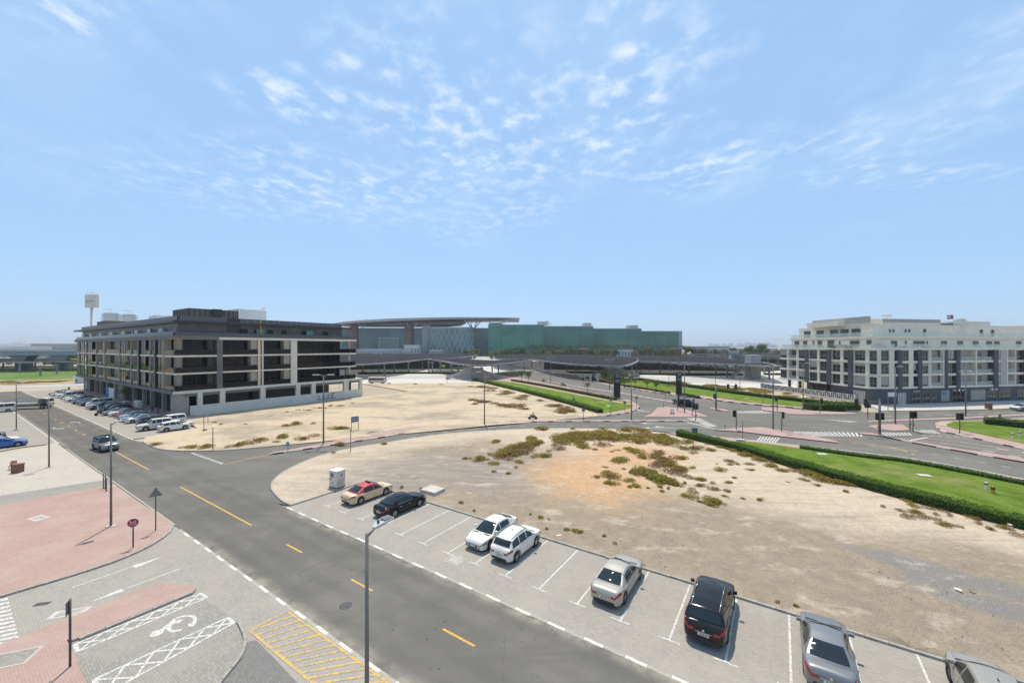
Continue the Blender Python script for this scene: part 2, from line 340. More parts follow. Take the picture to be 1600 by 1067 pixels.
    c = n.mix(n.math('MULTIPLY', n.ramp(ck.outputs['Distance'], .0, .005, .3, 0), n.ramp(n.noise(.4, 3, .6), .45, .6)), c, (.05,.048,.045)); n.out(c, gr, .25, .01)
    n = NT('asphalt_main', .86, .35); gr = n.noise(40, 2, .6); pt = n.noise(.10, 6, .65); st = n.noise(.45, 5, .65, n.map((.06, 1.0, 1), R(8)))
    c = n.mix(n.ramp(gr, .3, .7), (.134,.126,.111), (.178,.166,.147)); c = n.mix(n.ramp(pt, .4, .66, 0, .5), c, (.22,.205,.18)); c = n.mix(n.ramp(st, .48, .72, 0, .5), c, (.122,.115,.102)); n.out(c, gr, .25, .01)
    mat('asphalt_shaded', (.05,.047,.042), .95, .15, .3, spec=.1, ior=1.05)  # car park asphalt, its colour darkened to deepen the shade under the canopies
    # block paving in the street frame
    def paver(name, a, b, mort, stain, rot=RA, bw=.2, rh=.1, sc=1.0):
        n = NT(name, .9, .3); br = nd(n.t, 'ShaderNodeTexBrick', offset=.5); n.t.links.new(n.map((1,1,1), rot), br.inputs[0])
        br.inputs['Color1'].default_value = rgb(a); br.inputs['Color2'].default_value = rgb(b); br.inputs['Mortar'].default_value = rgb(mort)
        br.inputs['Scale'].default_value = sc; br.inputs['Mortar Size'].default_value = .007; br.inputs['Mortar Smooth'].default_value = .3; br.inputs['Brick Width'].default_value = bw; br.inputs['Row Height'].default_value = rh; br.inputs['Bias'].default_value = .1
        c = n.mix(n.ramp(n.noise(.35, 6, .66), .4, .68, 0, .6), br.outputs[0], stain); c = n.mix(n.ramp(n.noise(1.7, 5, .7), .55, .75, 0, .5), c, [k*.72 for k in stain])
        h = n.math('SUBTRACT', n.noise(9, 3, .6), br.outputs['Fac']); n.out(c, h, .35, .012)
    paver('paver_grey', (.375,.34,.295), (.32,.29,.252), (.21,.19,.165), (.375,.338,.285))
    paver('paver_dark', (.24,.225,.205), (.19,.18,.165), (.12,.113,.105), (.20,.19,.178))
    paver('paver_sand', (.345,.32,.28), (.27,.25,.22), (.18,.165,.145), (.34,.31,.265))
    paver('paver_pink', (.43,.29,.245), (.38,.26,.22), (.31,.22,.185), (.45,.34,.285))
    paver('paver_beige', (.50,.445,.38), (.43,.385,.33), (.33,.295,.25), (.50,.435,.355), sc=1.0)
    paver('paver_pink_far', (.44,.295,.26), (.38,.26,.228), (.32,.225,.2), (.46,.34,.30), 0)
    mat('concrete', (.47,.43,.375), .9, .14, 1.2, .25, 20)
    mat('pale_paving', (.52,.475,.415), .9, .14, .5, .15, 12)
    mat('road_far', (.40,.375,.34), .9, .12, .25)
    mat('kerb', (.36,.33,.285), .9, .2, 3, .3, 30)
    mat('kerb_dark', (.055,.052,.05), .85, .3, 4); mat('kerb_pale', (.55,.48,.42), .9, .2, 3)
    mat('edge_white', (.60,.56,.49), .85, .22, 2.5, .2, 20); mat('edge_grey', (.37,.335,.285), .9, .2, 2.5, .2, 20)
    n = NT('white_paint', .75, .4); wv = n.ramp(n.noise(9, 7, .8), .40, .58); n.out(n.mix(wv, (.36,.335,.30), (.68,.655,.61)))
    n = NT('yellow_paint', .75, .4); wv = n.ramp(n.noise(9, 7, .8), .40, .60); n.out(n.mix(wv, (.38,.28,.13), (.72,.40,.055)))
    n = NT('worn_yellow', .8, .4); wv = n.ramp(n.noise(5, 6, .8), .44, .6); n.out(n.mix(wv, (.33,.30,.245), (.74,.43,.05)))
    n = NT('grass', .95, .15); a = n.noise(.5, 7, .7, n.map((1, .6, 1), R(-20))); b = n.noise(7, 5, .7); d = n.noise(.12, 5, .6)
    c = n.mix(n.ramp(a, .32, .68), (.085,.15,.020), (.19,.25,.05)); c = n.mix(n.ramp(b, .35, .7, 0, .6), c, (.055,.10,.014)); c = n.mix(n.ramp(d, .54, .72, 0, .6), c, (.30,.245,.12)); c = n.mix(n.ramp(n.noise(1.6, 6, .7), .5, .72, 0, .5), c, (.22,.26,.06)); n.out(c, n.noise(30, 4, .7), .8, .05)
    n = NT('grass_far', .95, .15); a = n.noise(.06, 6, .62); c = n.mix(n.ramp(a, .35, .65), (.09,.165,.04), (.165,.21,.075)); c = n.mix(n.ramp(n.noise(.02, 4, .6), .55, .7, 0, .6), c, (.28,.22,.11)); n.out(c)
    n = NT('dry_scrub', .95, .15); a = n.noise(.12, 6, .7, n.map((1, 2.5, 1))); c = n.mix(n.ramp(a, .4, .6), (.46,.36,.22), (.30,.23,.09)); n.out(c)
    mat('cast_iron', (.06,.06,.06), .7, .3, 6, .4, 30)
ground_mats()

def sheet(name, pts, m, z, parent=None):
    mb = MB(); n = len(pts); a = sum(pts[i][0]*pts[(i+1)%n][1]-pts[(i+1)%n][0]*pts[i][1] for i in range(n))
    idx = list(range(n)) if a > 0 else list(range(n-1,-1,-1))
    mb.add([(p[0],p[1],z) for p in pts], [idx]); o = mb.build(name, m, parent)
    return o if parent else struct(o)
def slab(name, pts, m, z1, z0=-.05, side=None, parent=None):
    o = MB().prism(pts, z0, z1, 0, 1 if side else None).build(name, [m, side] if side else m, parent)
    return o if parent else struct(o)
def terrain(name, pts, m, z, amp, step=1.5, seed=0, z0=-.05):
    """a vacant lot: the outline cut into a grid and given low mounds away from its edge"""
    bm = bmesh.new(); vs_ = [bm.verts.new((p[0],p[1],0)) for p in pts]; bm.faces.new(vs_)
    bmesh.ops.triangulate(bm, faces=bm.faces[:])
    xs = [p[0] for p in pts]; ys = [p[1] for p in pts]
    for ax, lo, hi in ((0, min(xs), max(xs)), (1, min(ys), max(ys))):
        k = lo+step
        while k < hi:
            co = (k,0,0) if ax == 0 else (0,k,0); no = (1,0,0) if ax == 0 else (0,1,0)
            bmesh.ops.bisect_plane(bm, geom=bm.verts[:]+bm.edges[:]+bm.faces[:], plane_co=co, plane_no=no); k += step
    bmesh.ops.recalc_face_normals(bm, faces=bm.faces[:])
    for f in bm.faces:
        if f.normal.z < 0: f.normal_flip()
        f.smooth = True
    edge = {v for e in bm.edges if e.is_boundary for v in e.verts}
    for v in bm.verts:
        if v in edge: v.co.z = z; continue
        p = v.co; d = min(((p-Vector((q[0],q[1],0))).length for q in pts))
        h = noise.fractal(Vector((p.x*.09+seed, p.y*.09, 0)), 1, 2, 4)*amp+noise.noise(Vector((p.x*.6, p.y*.6, seed)))*amp*.25
        v.co.z = z+max(-.02, h*min(1, d/6)+amp*.25*min(1, d/8))
    me = bpy.data.meshes.new(name); bm.to_mesh(me); bm.free(); me.materials.append(MAT[m]); return struct(link(name, me))

# ================================================================== the big sheets
struct(MB().add([(-14000,-600,-.10),(14000,-600,-.10),(14000,14000,-.10),(-14000,14000,-.10)], [(0,1,2,3)]).build('ground', 'desert'))
# near street
near_street = sheet('near_street', [W(-208,11.45), W(40,11.45), W(40,18.45), W(-208,18.45)], 'asphalt', 0)
# junction mouth and side road, running to the signal junction
north_kerb = smooth(GP(222.5,690.5, 245,700.7, 275,704.5, 340,704.5, 400,700, 450,694.5, 507.5,683.7, 600,669.5, 670,657.5, 745,653, 820,652, 939,650.5), 5)
south_kerb = smooth(GP(455,790, 440,782.5, 428,770, 424,762, 427,752, 440,740, 462.5,727.5, 500,712.5, 547.5,701, 600,692.5, 660,683, 720,676, 840,670, 945,670.5, 1020,673, 1060,678), 5)
mr = north_kerb[:1]+north_kerb+GP(965,647.5, 984,644, 998,638, 999,633.7, 988,627.7, 969,622.5, 912.5,610.5, 855,599, 800,589, 770,583, 800,578, 900,586, 916,594, 970,605.6, 1050,618, 1095,623, 1130,628, 1174,632.8, 1230,637.4, 1290,641.5, 1340,644, 1377,643.5, 1412,643.3, 1542,641, 1600,638.5, 1800,631,
     1800,760, 1600,750, 1429,718.3, 1340,708, 1249,697, 1180,688, 1110,682)+south_kerb[::-1]+[W(-39,18.4), W(-60,18.4), W(-84,18.4)]
main_road = sheet('main_road', mr, 'asphalt_main', .006)
# parking court beside the near street
parking = sheet('parking_court', [W(-37.0,18.45), W(40,18.45), W(40,26.4), W(-37.0,26.4)], 'paver_grey', .012)
# parking along the dark building and the lot on the left of the street
far_parking = sheet('building_parking', [W(-205,18.45), W(-85,18.45), W(-84,20), W(-85.5,27.4), W(-205,27.4)], 'paver_grey', .012)
left_parking = sheet('left_parking', [W(-205,11.45), W(-90.5,11.45), W(-91,8), W(-89,4), W(-87,0), W(-88,-25), W(-205,-25)], 'paver_grey', .012)
footway = slab('building_footway', [W(-205,27.4), W(-103.5,27.4), W(-101,29), W(-101,32), W(-205,32)], 'paver_pink', .12, side='kerb')
# ground left of the street, nearer the camera
driveway = sheet('access_drive', [W(-60,-60), W(40,-60), W(40,11.45), W(-60,11.45)], 'paver_grey', .012)
plaza_edge = [W(-90.5,11.3), W(-80,11.3), W(-60,11.3), W(-48,11.3)]+smooth(GP(258,811, 267,819, 269,825, 262,835, 237,852, 190,874, 126,896, 16,929, -150,979, -500,1085), 5)
plaza = slab('plaza', plaza_edge+[Vector((-70,0,0)), Vector((-120,20,0))]+GP(-300,770, 0,712, 40,703, 58,699.5), 'paver_beige', .115, side='kerb')
pink_plaza = sheet('pink_paving', [W(-57,11.28), W(-48,11.28)]+smooth(GP(258,811.2, 266.6,819.2, 268.6,825, 261.6,835, 236.6,852, 189.6,873.8, 125.6,895.6, 15.6,928.5, -150.4,978), 5)+GP(-420,880, -150,806, 0,776), 'paver_pink', .119)
band = sheet('grey_paving_band', GP(-150,806, 0,776, 176,749.6, 176.5,758.6, 0,790.4, -150,821), 'paver_sand', .123)
strip_in = smooth(GP(-260,1100, 0,1009.5, 95,973, 190,935, 222,922.6, 246,915.6, 268,913, 288,914.4, 302,918, 307,921.6), 4)
pink_strip = slab('pink_footway', strip_in+GP(304,925.5, 250,947, 114,1003, 104,1002.5, 118,1032, 136,1072, 150,1110, -300,1300), 'paver_pink', .125, side='kerb')
bay = sheet('accessible_bay', GP(306,926, 114,1004, 104,1003, 140,1085, 330,1085, 356,1050, 376,1024, 382,999, 371,973, 340,950), 'paver_sand', .018)
dark_pavers = sheet('dark_grey_pavers', GP(345,1067, 372,1036, 386,1003, 400,1000, 430,1030, 470,1072, 470,1200, 300,1200), 'paver_dark', .018)  # stained pavers of a darker grey beyond the curved kerb
# vacant lots
lot_edge = [W(-37.0,18.6), W(-37.0,26.45), W(40,26.45), W(62,30)]+GP(1850,893, 1600,829, 1428,786, 1256,737, 1150,705, 1058,682)+south_kerb[::-1][6:]
near_lot = terrain('vacant_lot', lot_edge, 'lot_sand', .10, .13, 1.2, 3)
lot2 = north_kerb+GP(925,642.5, 850,622.5, 745,594, 735,598.5, 566,599.5)+[W(-100,88), W(-100,32.2), W(-100,29), W(-86,27.4), W(-84.3,20)]
building_lot = terrain('vacant_lot', lot2, 'lot_sand_pale', .10, .22, 2.5, 9)
# paved station forecourt and car park under the canopies
forecourt = sheet('forecourt_road', GP(420,600, 566,599.3, 735,598.3, 757,593.5, 800,588.5, 880,583, 916,592, 1000,596, 1095,603.5, 1170,609, 1245,613, 1245,562, 1260,551.5, 420,551.5), 'pale_paving', -.02)
car_park = sheet('canopy_car_park', GP(500,578, 560,577.2, 660,576.5, 735,578, 735,561, 850,561, 850,577, 960,579.5, 1000,577.5, 1120,579.5, 1200,581, 1250,575, 1262,553, 500,553), 'asphalt_shaded', -.008)
lane = sheet('forecourt_lane', GP(420,593, 566,592.4, 740,591, 860,588.5, 900,591.5, 1010,596.5, 1240,600.5, 1245,590, 1000,588.5, 860,585.2, 740,586.2, 566,587.4, 420,588), 'road_far', -.012)
# lawns and their footways
central_verge = slab('footway', smooth(GP(939,650.3, 965,647, 984,643.5, 997.5,637.5, 998,633.6, 987.5,627.7, 969,622.7, 912.5,610.8, 855,599.4, 800,589.4, 757,591.5), 4)+GP(742,594.5, 850,622, 925,642), 'paver_pink_far', .14, side='kerb_pale')
central_lawn = slab('lawn', smooth(GP(941,647, 962.5,643.5, 984,639, 988.6,635.4, 985,633, 950,627, 900,617, 850,607.6, 800,597.8, 758,594.2), 3)+GP(746,594.6, 850,620.5, 900,634), 'grass', .17, .1)
flower_bed = slab('verge', GP(984,629, 988,631.3, 950,625, 912,617.4, 850,605, 800,595.8, 800,594.6, 850,602.2, 912,614, 968,625.5), 'grass', .18, .1)
far_lawn_kerb = smooth(GP(935,590.6, 970,604.4, 1050,617, 1095,622, 1130,627, 1174,631.8, 1230,636.4, 1290,640.6, 1338,642.6), 4)
far_verge = slab('footway', far_lawn_kerb+GP(1345,637.5, 1262,629, 1161,616.5, 1095,607, 1030,598, 985,591.5, 935,587.5), 'paver_pink_far', .14, side='kerb_pale')
far_lawn = slab('lawn', smooth(GP(938,589.6, 970,601.5, 1050,613.5, 1095,618.4, 1130,623.5, 1174,629.6, 1230,634.6, 1290,639, 1334,641), 4)+GP(1343,637, 1262,628.6, 1161,616, 1095,606.6, 1030,597.6, 985,591, 940,588), 'grass', .17, .1)
far_scrub = slab('vacant_lot', GP(1000,592, 1095,603.5, 1170,609, 1215,612, 1245,616, 1345,634, 1343,637, 1262,628.4, 1161,616, 1095,606.4, 1030,597.4), 'lot_sand_pale', .1)
big_verge = slab('footway', GP(1058,681, 1045,677, 1060,678.6, 1110,683, 1180,689, 1249,698, 1340,709, 1429,719.2, 1600,751, 1800,790, 1850,800, 1850,892, 1600,828, 1428,785, 1256,736, 1150,704), 'paver_pink_far', .14, side='kerb_pale')
big_lawn = slab('lawn', smooth(GP(1085,688, 1136,690, 1180,692.4, 1242,701, 1340,714, 1429,725.2, 1600,758.5, 1850,810), 3)+GP(1850,889, 1600,826, 1428,783, 1256,735, 1150,703.5, 1085,689.5), 'grass', .17, .1)
corner_isl = slab('footway', smooth(GP(1461,661.5, 1463,666.5, 1472,673.5, 1500,680, 1540,688.6, 1600,702, 1800,748), 4)+GP(1800,650, 1600,653.5, 1540,657.4, 1500,658.4, 1472,659), 'paver_pink_far', .14, side='kerb_pale')
corner_lawn = slab('lawn', smooth(GP(1466,662.5, 1470,666, 1484,668.5, 1494,671.5, 1540,681.5, 1600,694.6, 1800,738), 4)+GP(1800,654, 1600,656.5, 1540,658.6, 1500,659.6, 1474,660.4), 'grass', .17, .1)
sandy = sheet('bare_sand', smooth(GP(1464.5,662.4, 1468,665.2, 1481,667.2, 1478,663.8, 1488,660.8, 1480,659.8, 1470,660.6), 3, True), 'desert', .176)
golf = sheet('golf_lawn', GP(-400,597, 0,593.5, 60,593.5, 118,591.5, 200,588, 330,572, -400,572), 'grass_far', -.03)
dry = sheet('dry_strip', GP(-400,606, 0,602.5, 128,598, 210,590, 200,588, 118,591, 60,593, 0,593, -400,596.5), 'dry_scrub', -.05)
cross_road = sheet('cross_street', GP(-400,618, 0,606.6, 60,606, 130,602.5, 200,597, 330,590, 320,586, 200,593.4, 130,598.3, 60,601.4, 0,602.6, -400,607), 'road_far', -.02)
golf_road = sheet('golf_road', GP(-400,576.5, 0,575.6, 330,574.6, 330,572.6, 0,573.6, -400,574), 'road_far', -.01)
tower_apron = slab('forecourt_paving', GP(1355,632.4, 1377,642.2, 1412,642.3, 1542,640, 1600,637.6, 1800,630)+[Vector((190,118,0)), Vector((92,101,0))], 'concrete', .12, side='kerb')
islands = {
 'a': GP(1028,637.3, 1040,636.2, 1063,638.7, 1089,645, 1105,650.3, 1104,652, 1006,652, 1018,647),
 'b': GP(1114,672.6, 1150,669.6, 1190,668.2, 1229,674.3, 1275,683, 1309,691, 1308,692.6, 1282,689.8, 1223,683, 1186,678.7, 1161,675.6),
 'c': GP(1190,637.2, 1223,637.6, 1248,641.2, 1336,645.8, 1337,647.3, 1288,648.2, 1253,648.2, 1236,647.5, 1213,643.7, 1190,641),
 'd': GP(1357,666, 1379,664, 1407,663.4, 1423,672.8, 1396,673.7, 1372,671),
 'e': GP(1357,658.3, 1400,656.4, 1509,652.5, 1600,647.4, 1700,642, 1700,645, 1600,649.6, 1509,654.6, 1400,658.6, 1360,660),
 'f': GP(1340,676.6, 1362,677.5, 1396,684.4, 1509,704, 1542,708, 1600,717.6, 1750,742, 1750,751, 1600,722.6, 1525,710, 1503,705.8, 1441,694.8, 1377,682, 1345,679),
 'g': GP(1109,637.2, 1130,639.6, 1141,642.6, 1132,643.4, 1112,639.2),
 'h': GP(1050,627.4, 970,614, 912,605.6, 855,595.4, 855,596.2, 912,606.8, 970,615.6, 1050,629.4, 1062,631),
}
for k, pts in islands.items(): slab('traffic_island', pts, 'paver_pink_far', .15, side='kerb_dark' if k in 'bf' else 'kerb_pale')
med_up = smooth(GP(430,707.4, 500,694.8, 560,681.3, 600,674.8, 662,666.6, 720,661.2, 757,658.9, 820,657.4, 985,656.9, 1086,657.2), 4)
med_lo = smooth(GP(1086,658.4, 1040,658.7, 985,658.8, 895,659, 815,659.8, 757,662.6, 720,666, 662,672.6, 600,683.4, 505,698.4, 430,709.6, 427.6,708.8), 4)
median = slab('traffic_island', med_up+med_lo, 'paver_pink_far', .15, side='kerb_dark')

# ================================================================== kerbs
stone_mesh = {}
def stone(Ln, wd, h, m, bev=.015):
    k = (Ln, wd, h, m)
    if k not in stone_mesh:
        x, y = Ln/2, wd/2; mb = MB(); b = bev
        lo = [(-x,-y,-.2),(x,-y,-.2),(x,y,-.2),(-x,y,-.2)]; mid = [(-x,-y,h-b),(x,-y,h-b),(x,y,h-b),(-x,y,h-b)]; up = [(-x+b,-y+b,h),(x-b,-y+b,h),(x-b,y-b,h),(-x+b,y-b,h)]
        mb.add(lo+mid+up, [(i,(i+1)%4,4+(i+1)%4,4+i) for i in range(4)]+[(4+i,4+(i+1)%4,8+(i+1)%4,8+i) for i in range(4)]+[(8,9,10,11)])
        stone_mesh[k] = mb.mesh('kerb_stone', m)
    return stone_mesh[k]
def kerb(parent, pts, mats, Ln=.9, wd=.16, h=.13, gap=.02, start=0, rnd=random.Random(4)):
    for i, (p, a) in enumerate(along(pts, Ln+gap, start+Ln/2)):
        o = link('kerb_stone', stone(Ln, wd, h, mats[i%len(mats)]), parent, (p.x+rnd.uniform(-.008,.008), p.y+rnd.uniform(-.008,.008), rnd.uniform(-.008,.006)), a+rnd.uniform(-.006,.006))
def kerb_joined(name, parent, pts, mats, Ln=2.0, wd=.3, h=.16, gap=.0):
    mb = MB()
    for i, (p, a) in enumerate(along(pts, Ln+gap, Ln/2)):
        c, s_ = math.cos(a)*Ln/2, math.sin(a)*Ln/2; mb.beam((p.x-c,p.y-s_,h/2-.02), (p.x+c,p.y+s_,h/2-.02), wd, h+.04, i%len(mats))
    o = mb.build(name, mats, parent); o['kind'] = 'stuff'; return o
kerb(parking, [W(-37.0,26.37), W(16,26.37)], ['kerb'])
kerb(parking, [W(-37.05,18.9), W(-37.05,26.2)], ['kerb'])
kerb(main_road, south_kerb[:46], ['kerb'], 1.0)
kerb(main_road, north_kerb[:36], ['kerb'], 1.2)
kerb(driveway, smooth(GP(258,811, 267,819, 269,825, 262,835, 237,852, 190,874, 126,896, 16,929, -40,946), 5), ['kerb'], .9, .14, .135)
kerb(pink_strip, GP(302,927, 250,948.5, 114,1004.5), ['kerb'], .9, .14, .14)
kerb(bay, smooth(GP(372,972, 383,999, 377,1025, 357,1052, 330,1085), 6), ['kerb'], .6, .14, .13)
# flush edging stones along both sides of the street, white ones alternating with bare ones
kerb(near_street, [W(-37,18.45), W(14,18.45)], ['edge_white','edge_grey'], 1.02, .2, .02, .012)
kerb(near_street, [W(-84,11.45), W(-40.5,11.45)], ['edge_grey'], 1.02, .16, .125, .012)
kerb(near_street, [W(-40,11.45), W(-8,11.45)], ['edge_grey','edge_white'], 1.02, .2, .02, .012, .4)
kerb_joined('edging', near_street, [W(-205,18.45), W(-84,18.45)], ['edge_white','edge_grey'], 1.02, .2, .03)
kerb_joined('edging', near_street, [W(-205,11.45), W(-90,11.45)], ['edge_white','edge_grey'], 1.02, .2, .03)
kerb_joined('striped_kerb', main_road, far_lawn_kerb, ['kerb_pale','kerb_dark'], 1.6, .3, .17)
for pts, m in ((GP(855,595.9, 912,606.3, 970,614.9, 1050,628.6, 1062,631), ['kerb_pale','kerb_dark']), (GP(939,651, 965,648, 984,644.5, 998.5,638), ['kerb_pale','kerb_dark']), (GP(1110,639, 1141,643), ['kerb_pale','kerb_dark']), (GP(1110,682.6, 1249,697.6, 1429,718.8, 1600,750.4, 1750,780), ['kerb_pale']), (GP(1377,682.6, 1441,695.2, 1503,706.2, 1525,710.6, 1600,723.2, 1750,752), ['kerb_dark','kerb_dark','kerb_pale']), (GP(1464,667.8, 1475,675, 1500,680.6, 1600,702.6, 1750,737), ['kerb_pale','kerb_dark','kerb_pale'])):
    kerb_joined('kerb_line', main_road, smooth(pts, 4), m, 1.4, .25, .16)
kerb_joined('kerb_line', main_road, med_lo, ['kerb_pale','kerb_pale','kerb_dark'], 1.2, .18, .17)
kerb_joined('kerb_line', main_road, south_kerb[44:], ['kerb'], 1.2, .18, .13)
kerb_joined('kerb_line', main_road, north_kerb[34:], ['kerb'], 1.2, .18, .14)

# ================================================================== painted markings
def line(parent, a, b, wd, m, z=.016, name='painted_line'): return ribbon(MB(), [Vector(a), Vector(b)], wd, z).build(name, m, parent)
for k in range(20):                                                        # parking bays: a long line with a short cross bar
    u = -34.27+2.475*k; mb = MB(); ribbon(mb, [W(u,20.72), W(u,26.26)], .10, .0165); ribbon(mb, [W(u-.5,20.67), W(u+.5,20.67)], .09, .0205); mb.build('parking_line', 'white_paint', parking)
for a, b in ((-76.1,-62),(-51.6,-35.7)): line(near_street, W(a,15), W(b,15), .14, 'yellow_paint', .005)
for k in range(5): line(near_street, W(-30.1+k*7.85,15.0), W(-28.0+k*7.85,15.0), .14, 'yellow_paint', .005, 'lane_dash')
for k in range(14): line(near_street, W(-90-k*6.3,15.0), W(-88.2-k*6.3,15.0), .16, 'yellow_paint', .005, 'lane_dash')
ribbon(MB(), smooth(GP(352,725, 400,714.4, 428,709.6), 4), .13, .0105).build('painted_line', 'yellow_paint', main_road)
give = MB(); a, b = G(300,707.5), G(349,725)
for k in range(12):
    p = a.lerp(b, (k+.1)/12); q = a.lerp(b, (k+.62)/12); ribbon(give, [p, q], .38, .0105)
give.build('give_way_line', 'white_paint', main_road)
for u0, sg in ((-107,1),(-112,-1)):                                       # two lane arrows beyond the car
    v0 = 13.2 if sg > 0 else 16.9; mb = MB(); ribbon(mb, [W(u0-1.2*sg,v0), W(u0+.2*sg,v0), W(u0+1.0*sg,v0+.55*sg)], .22, .005); mb.add([W(u0+.7*sg,v0+.95*sg,.0055), W(u0+1.6*sg,v0+.95*sg,.0055), W(u0+1.15*sg,v0+.1*sg,.0055)], [(0,1,2)]); mb.build('lane_arrow', 'white_paint', near_street)
for k in range(40): ribbon(MB(), [W(-201+k*2.6,21.2), W(-201+k*2.6,22.0)], .1, .0165).build('bay_mark', 'white_paint', far_parking)
for k in range(12): line(left_parking, W(-92-k*2.6,2.2), W(-92-k*2.6,7.6), .1, 'white_paint')
line(far_parking, W(-86.4,21.5), W(-86.6,27), .12, 'white_paint')
# yellow hatched strip beside the street
H0, H1, H2, H3 = G(390,985), G(449,955), G(640,1090), G(510,1085)
mb = MB(); ribbon(mb, [H0,H1], .12, .0235); ribbon(mb, [H1,H2], .13, .024); ribbon(mb, [H0,H3], .13, .0245)
for k in range(1, 17):
    t = k/15; mb2 = ribbon(mb, [H1.lerp(H2, t*.98), H0.lerp(H3, min(1.25, max(0, t*1.15-.06)))], .11, .0228)
mb.build('hatched_strip', 'worn_yellow', driveway)
# accessible bay: two hatched bands and the wheelchair mark
def hatch(a, b, c, d, n, parent):
    a, b, c, d = [G(*p) for p in (a, b, c, d)]; mb = MB()
    ribbon(mb, [a,b], .11, .0225); ribbon(mb, [d,c], .11, .0228); ribbon(mb, [a,d], .16, .0231); ribbon(mb, [b,c], .16, .0234)
    for k in range(n):
        t0, t1 = k/n, (k+1)/n; ribbon(mb, [a.lerp(b,t0), d.lerp(c,t1)], .10, .0237); ribbon(mb, [d.lerp(c,t0), a.lerp(b,t1)], .10, .0240)
    return mb.build('hatched_band', 'white_paint', parent)
hatch((117,1006), (313,927), (323,934), (121,1018), 5, bay)
hatch((146,1062), (355,965), (366,973), (163,1085), 5, bay)
mb = MB(); ribbon(mb, smooth(GP(284,984, 268,986, 264,978, 274,967, 292,962, 303,964, 304,972, 299,979), 5), .16, .0225)
ribbon(mb, GP(255,983, 272,972, 284,970), .3, .023); ribbon(mb, GP(294,977, 300,975), .3, .0232); c = G(245,989)
mb.add([(c.x+.28*math.cos(t), c.y+.28*math.sin(t), .0228) for t in [i*math.pi/6 for i in range(12)]], [tuple(range(12))]); mb.build('wheelchair_mark', 'white_paint', bay)
mb = MB()
for k in range(13):
    y = 932+k*5.9; x = 12+k*1.65
    mb.add([Vector((p.x,p.y,.017)) for p in GP(-60,y+19, x,y+1.5, x+.8,y+4.6, -60,y+22.5)], [(0,1,2,3)])
mb.build('zebra_crossing', 'white_paint', driveway)
def arrow(parent, a, b, c, l, r, z=.017, wd=.09):
    mb = ribbon(MB(), GP(*a, *b), wd, z); mb.add([Vector((p.x,p.y,z+.001)) for p in GP(*c, *l, *r)], [(0,1,2)]); return mb.build('path_arrow', 'white_paint', parent)
arrow(driveway, (113,917.5), (207,885), (256,868.5), (206,884), (212,887.5)); arrow(driveway, (281,888.5), (192,921), (139,941), (190,919.5), (194,923.5))
# main road markings
def dash(pts, wd, z, m, n, duty, parent=main_road, name='lane_dash'):
    pts = [Vector(p) for p in pts]; L = sum((b-a).length for a, b in zip(pts[:-1], pts[1:])); st = L/n; q = along(pts, st*.999)
    for p, a in q:
        d = Vector((math.cos(a), math.sin(a), 0))*st*duty; ribbon(MB(), [p, p+d], wd, z).build(name, m, parent)
mz = .0105
dash(GP(640,683.5, 720,671.5, 800,665.4, 985,664.6), .14, mz, 'white_paint', 14, .4)
for a, b in (((1000,661.6),(1112,661.9)),((990,668.2),(1110,668.4))): line(main_road, G(*a), G(*b), .14, 'white_paint', mz)
for x, y in ((1008,661.4),(1012,668.3),(1027,666.8)):
    mb = ribbon(MB(), GP(x,y, x+10,y), .35, mz); mb.add([Vector((p.x,p.y,mz+.001)) for p in GP(x-5,y, x+2,y-1.1, x+2,y+1.1)], [(0,1,2)]); mb.build('lane_arrow', 'white_paint', main_road)
line(main_road, G(1073,659.4), G(1118,670.6), .35, 'white_paint', mz, 'stop_line')
def zebra(parent, a, b, c, d, n, name='zebra_crossing', duty=.5):
    a, b, c, d = [G(*p) for p in (a, b, c, d)]; mb = MB()
    for k in range(n):
        t0, t1 = k/n, (k+duty)/n; q = [a.lerp(b,t0), a.lerp(b,t1), d.lerp(c,t1), d.lerp(c,t0)]; mb.add([(p.x,p.y,mz+.002) for p in q], [(0,1,2,3)])
    return mb.build(name, 'white_paint', parent)
zebra(main_road, (1072,652.5), (1108,668), (1122,666.5), (1092,652.8), 9)
zebra(main_road, (1188,682), (1221,684.5), (1214,692), (1183,688), 7)
zebra(main_road, (1238,673.8), (1350,676), (1350,682), (1262,681.5), 16)
zebra(main_road, (1272,654), (1345,658.6), (1330,660), (1262,652.6), 9); zebra(main_road, (1140,642.5), (1190,641.5), (1212,645.5), (1158,645.5), 10)
zebra(main_road, (1371,675.5), (1423,676), (1428,680), (1380,681), 9); zebra(main_road, (1426,671), (1460,671.8), (1472,677.6), (1440,675.8), 6); zebra(main_road, (991,641), (1012,643.4), (1026,645.6), (997,640.2), 6, duty=.55)
dash(GP(1440,680.4, 1503,683.2), .22, mz, 'white_paint', 5, .6); dash(GP(975,646.6, 1010,643.4), .22, mz, 'white_paint', 5, .6)
line(main_road, G(1420,688), G(1450,683.4), .35, 'white_paint', mz, 'stop_line')
for pts in (GP(1440,683.6, 1497,690.6, 1560,700, 1660,716), GP(1340,692.5, 1400,701.5, 1430,710), GP(1280,683.6, 1330,688.6, 1400,700, 1428,710.2), GP(1409,663, 1417,668, 1422,672), GP(1006,653, 1022,648.4, 1029,642, 1026,636.6), GP(1040,652.8, 1105,652.9)): ribbon(MB(), smooth(pts, 4), .14, mz+.003).build('painted_line', 'yellow_paint', main_road)
for pts in (GP(1430,687, 1520,699.5, 1640,717.5), GP(1470,691, 1600,708), GP(1500,690.6, 1640,709.5)): ribbon(MB(), pts, .14, mz).build('painted_line', 'white_paint', main_road)
for x, y in ((1535,703.5),(1556,700.4),(1575,711.2),(1596,706)):
    mb = ribbon(MB(), GP(x,y, x+20,y+3), .3, mz+.004); mb.build('lane_arrow', 'white_paint', main_road)
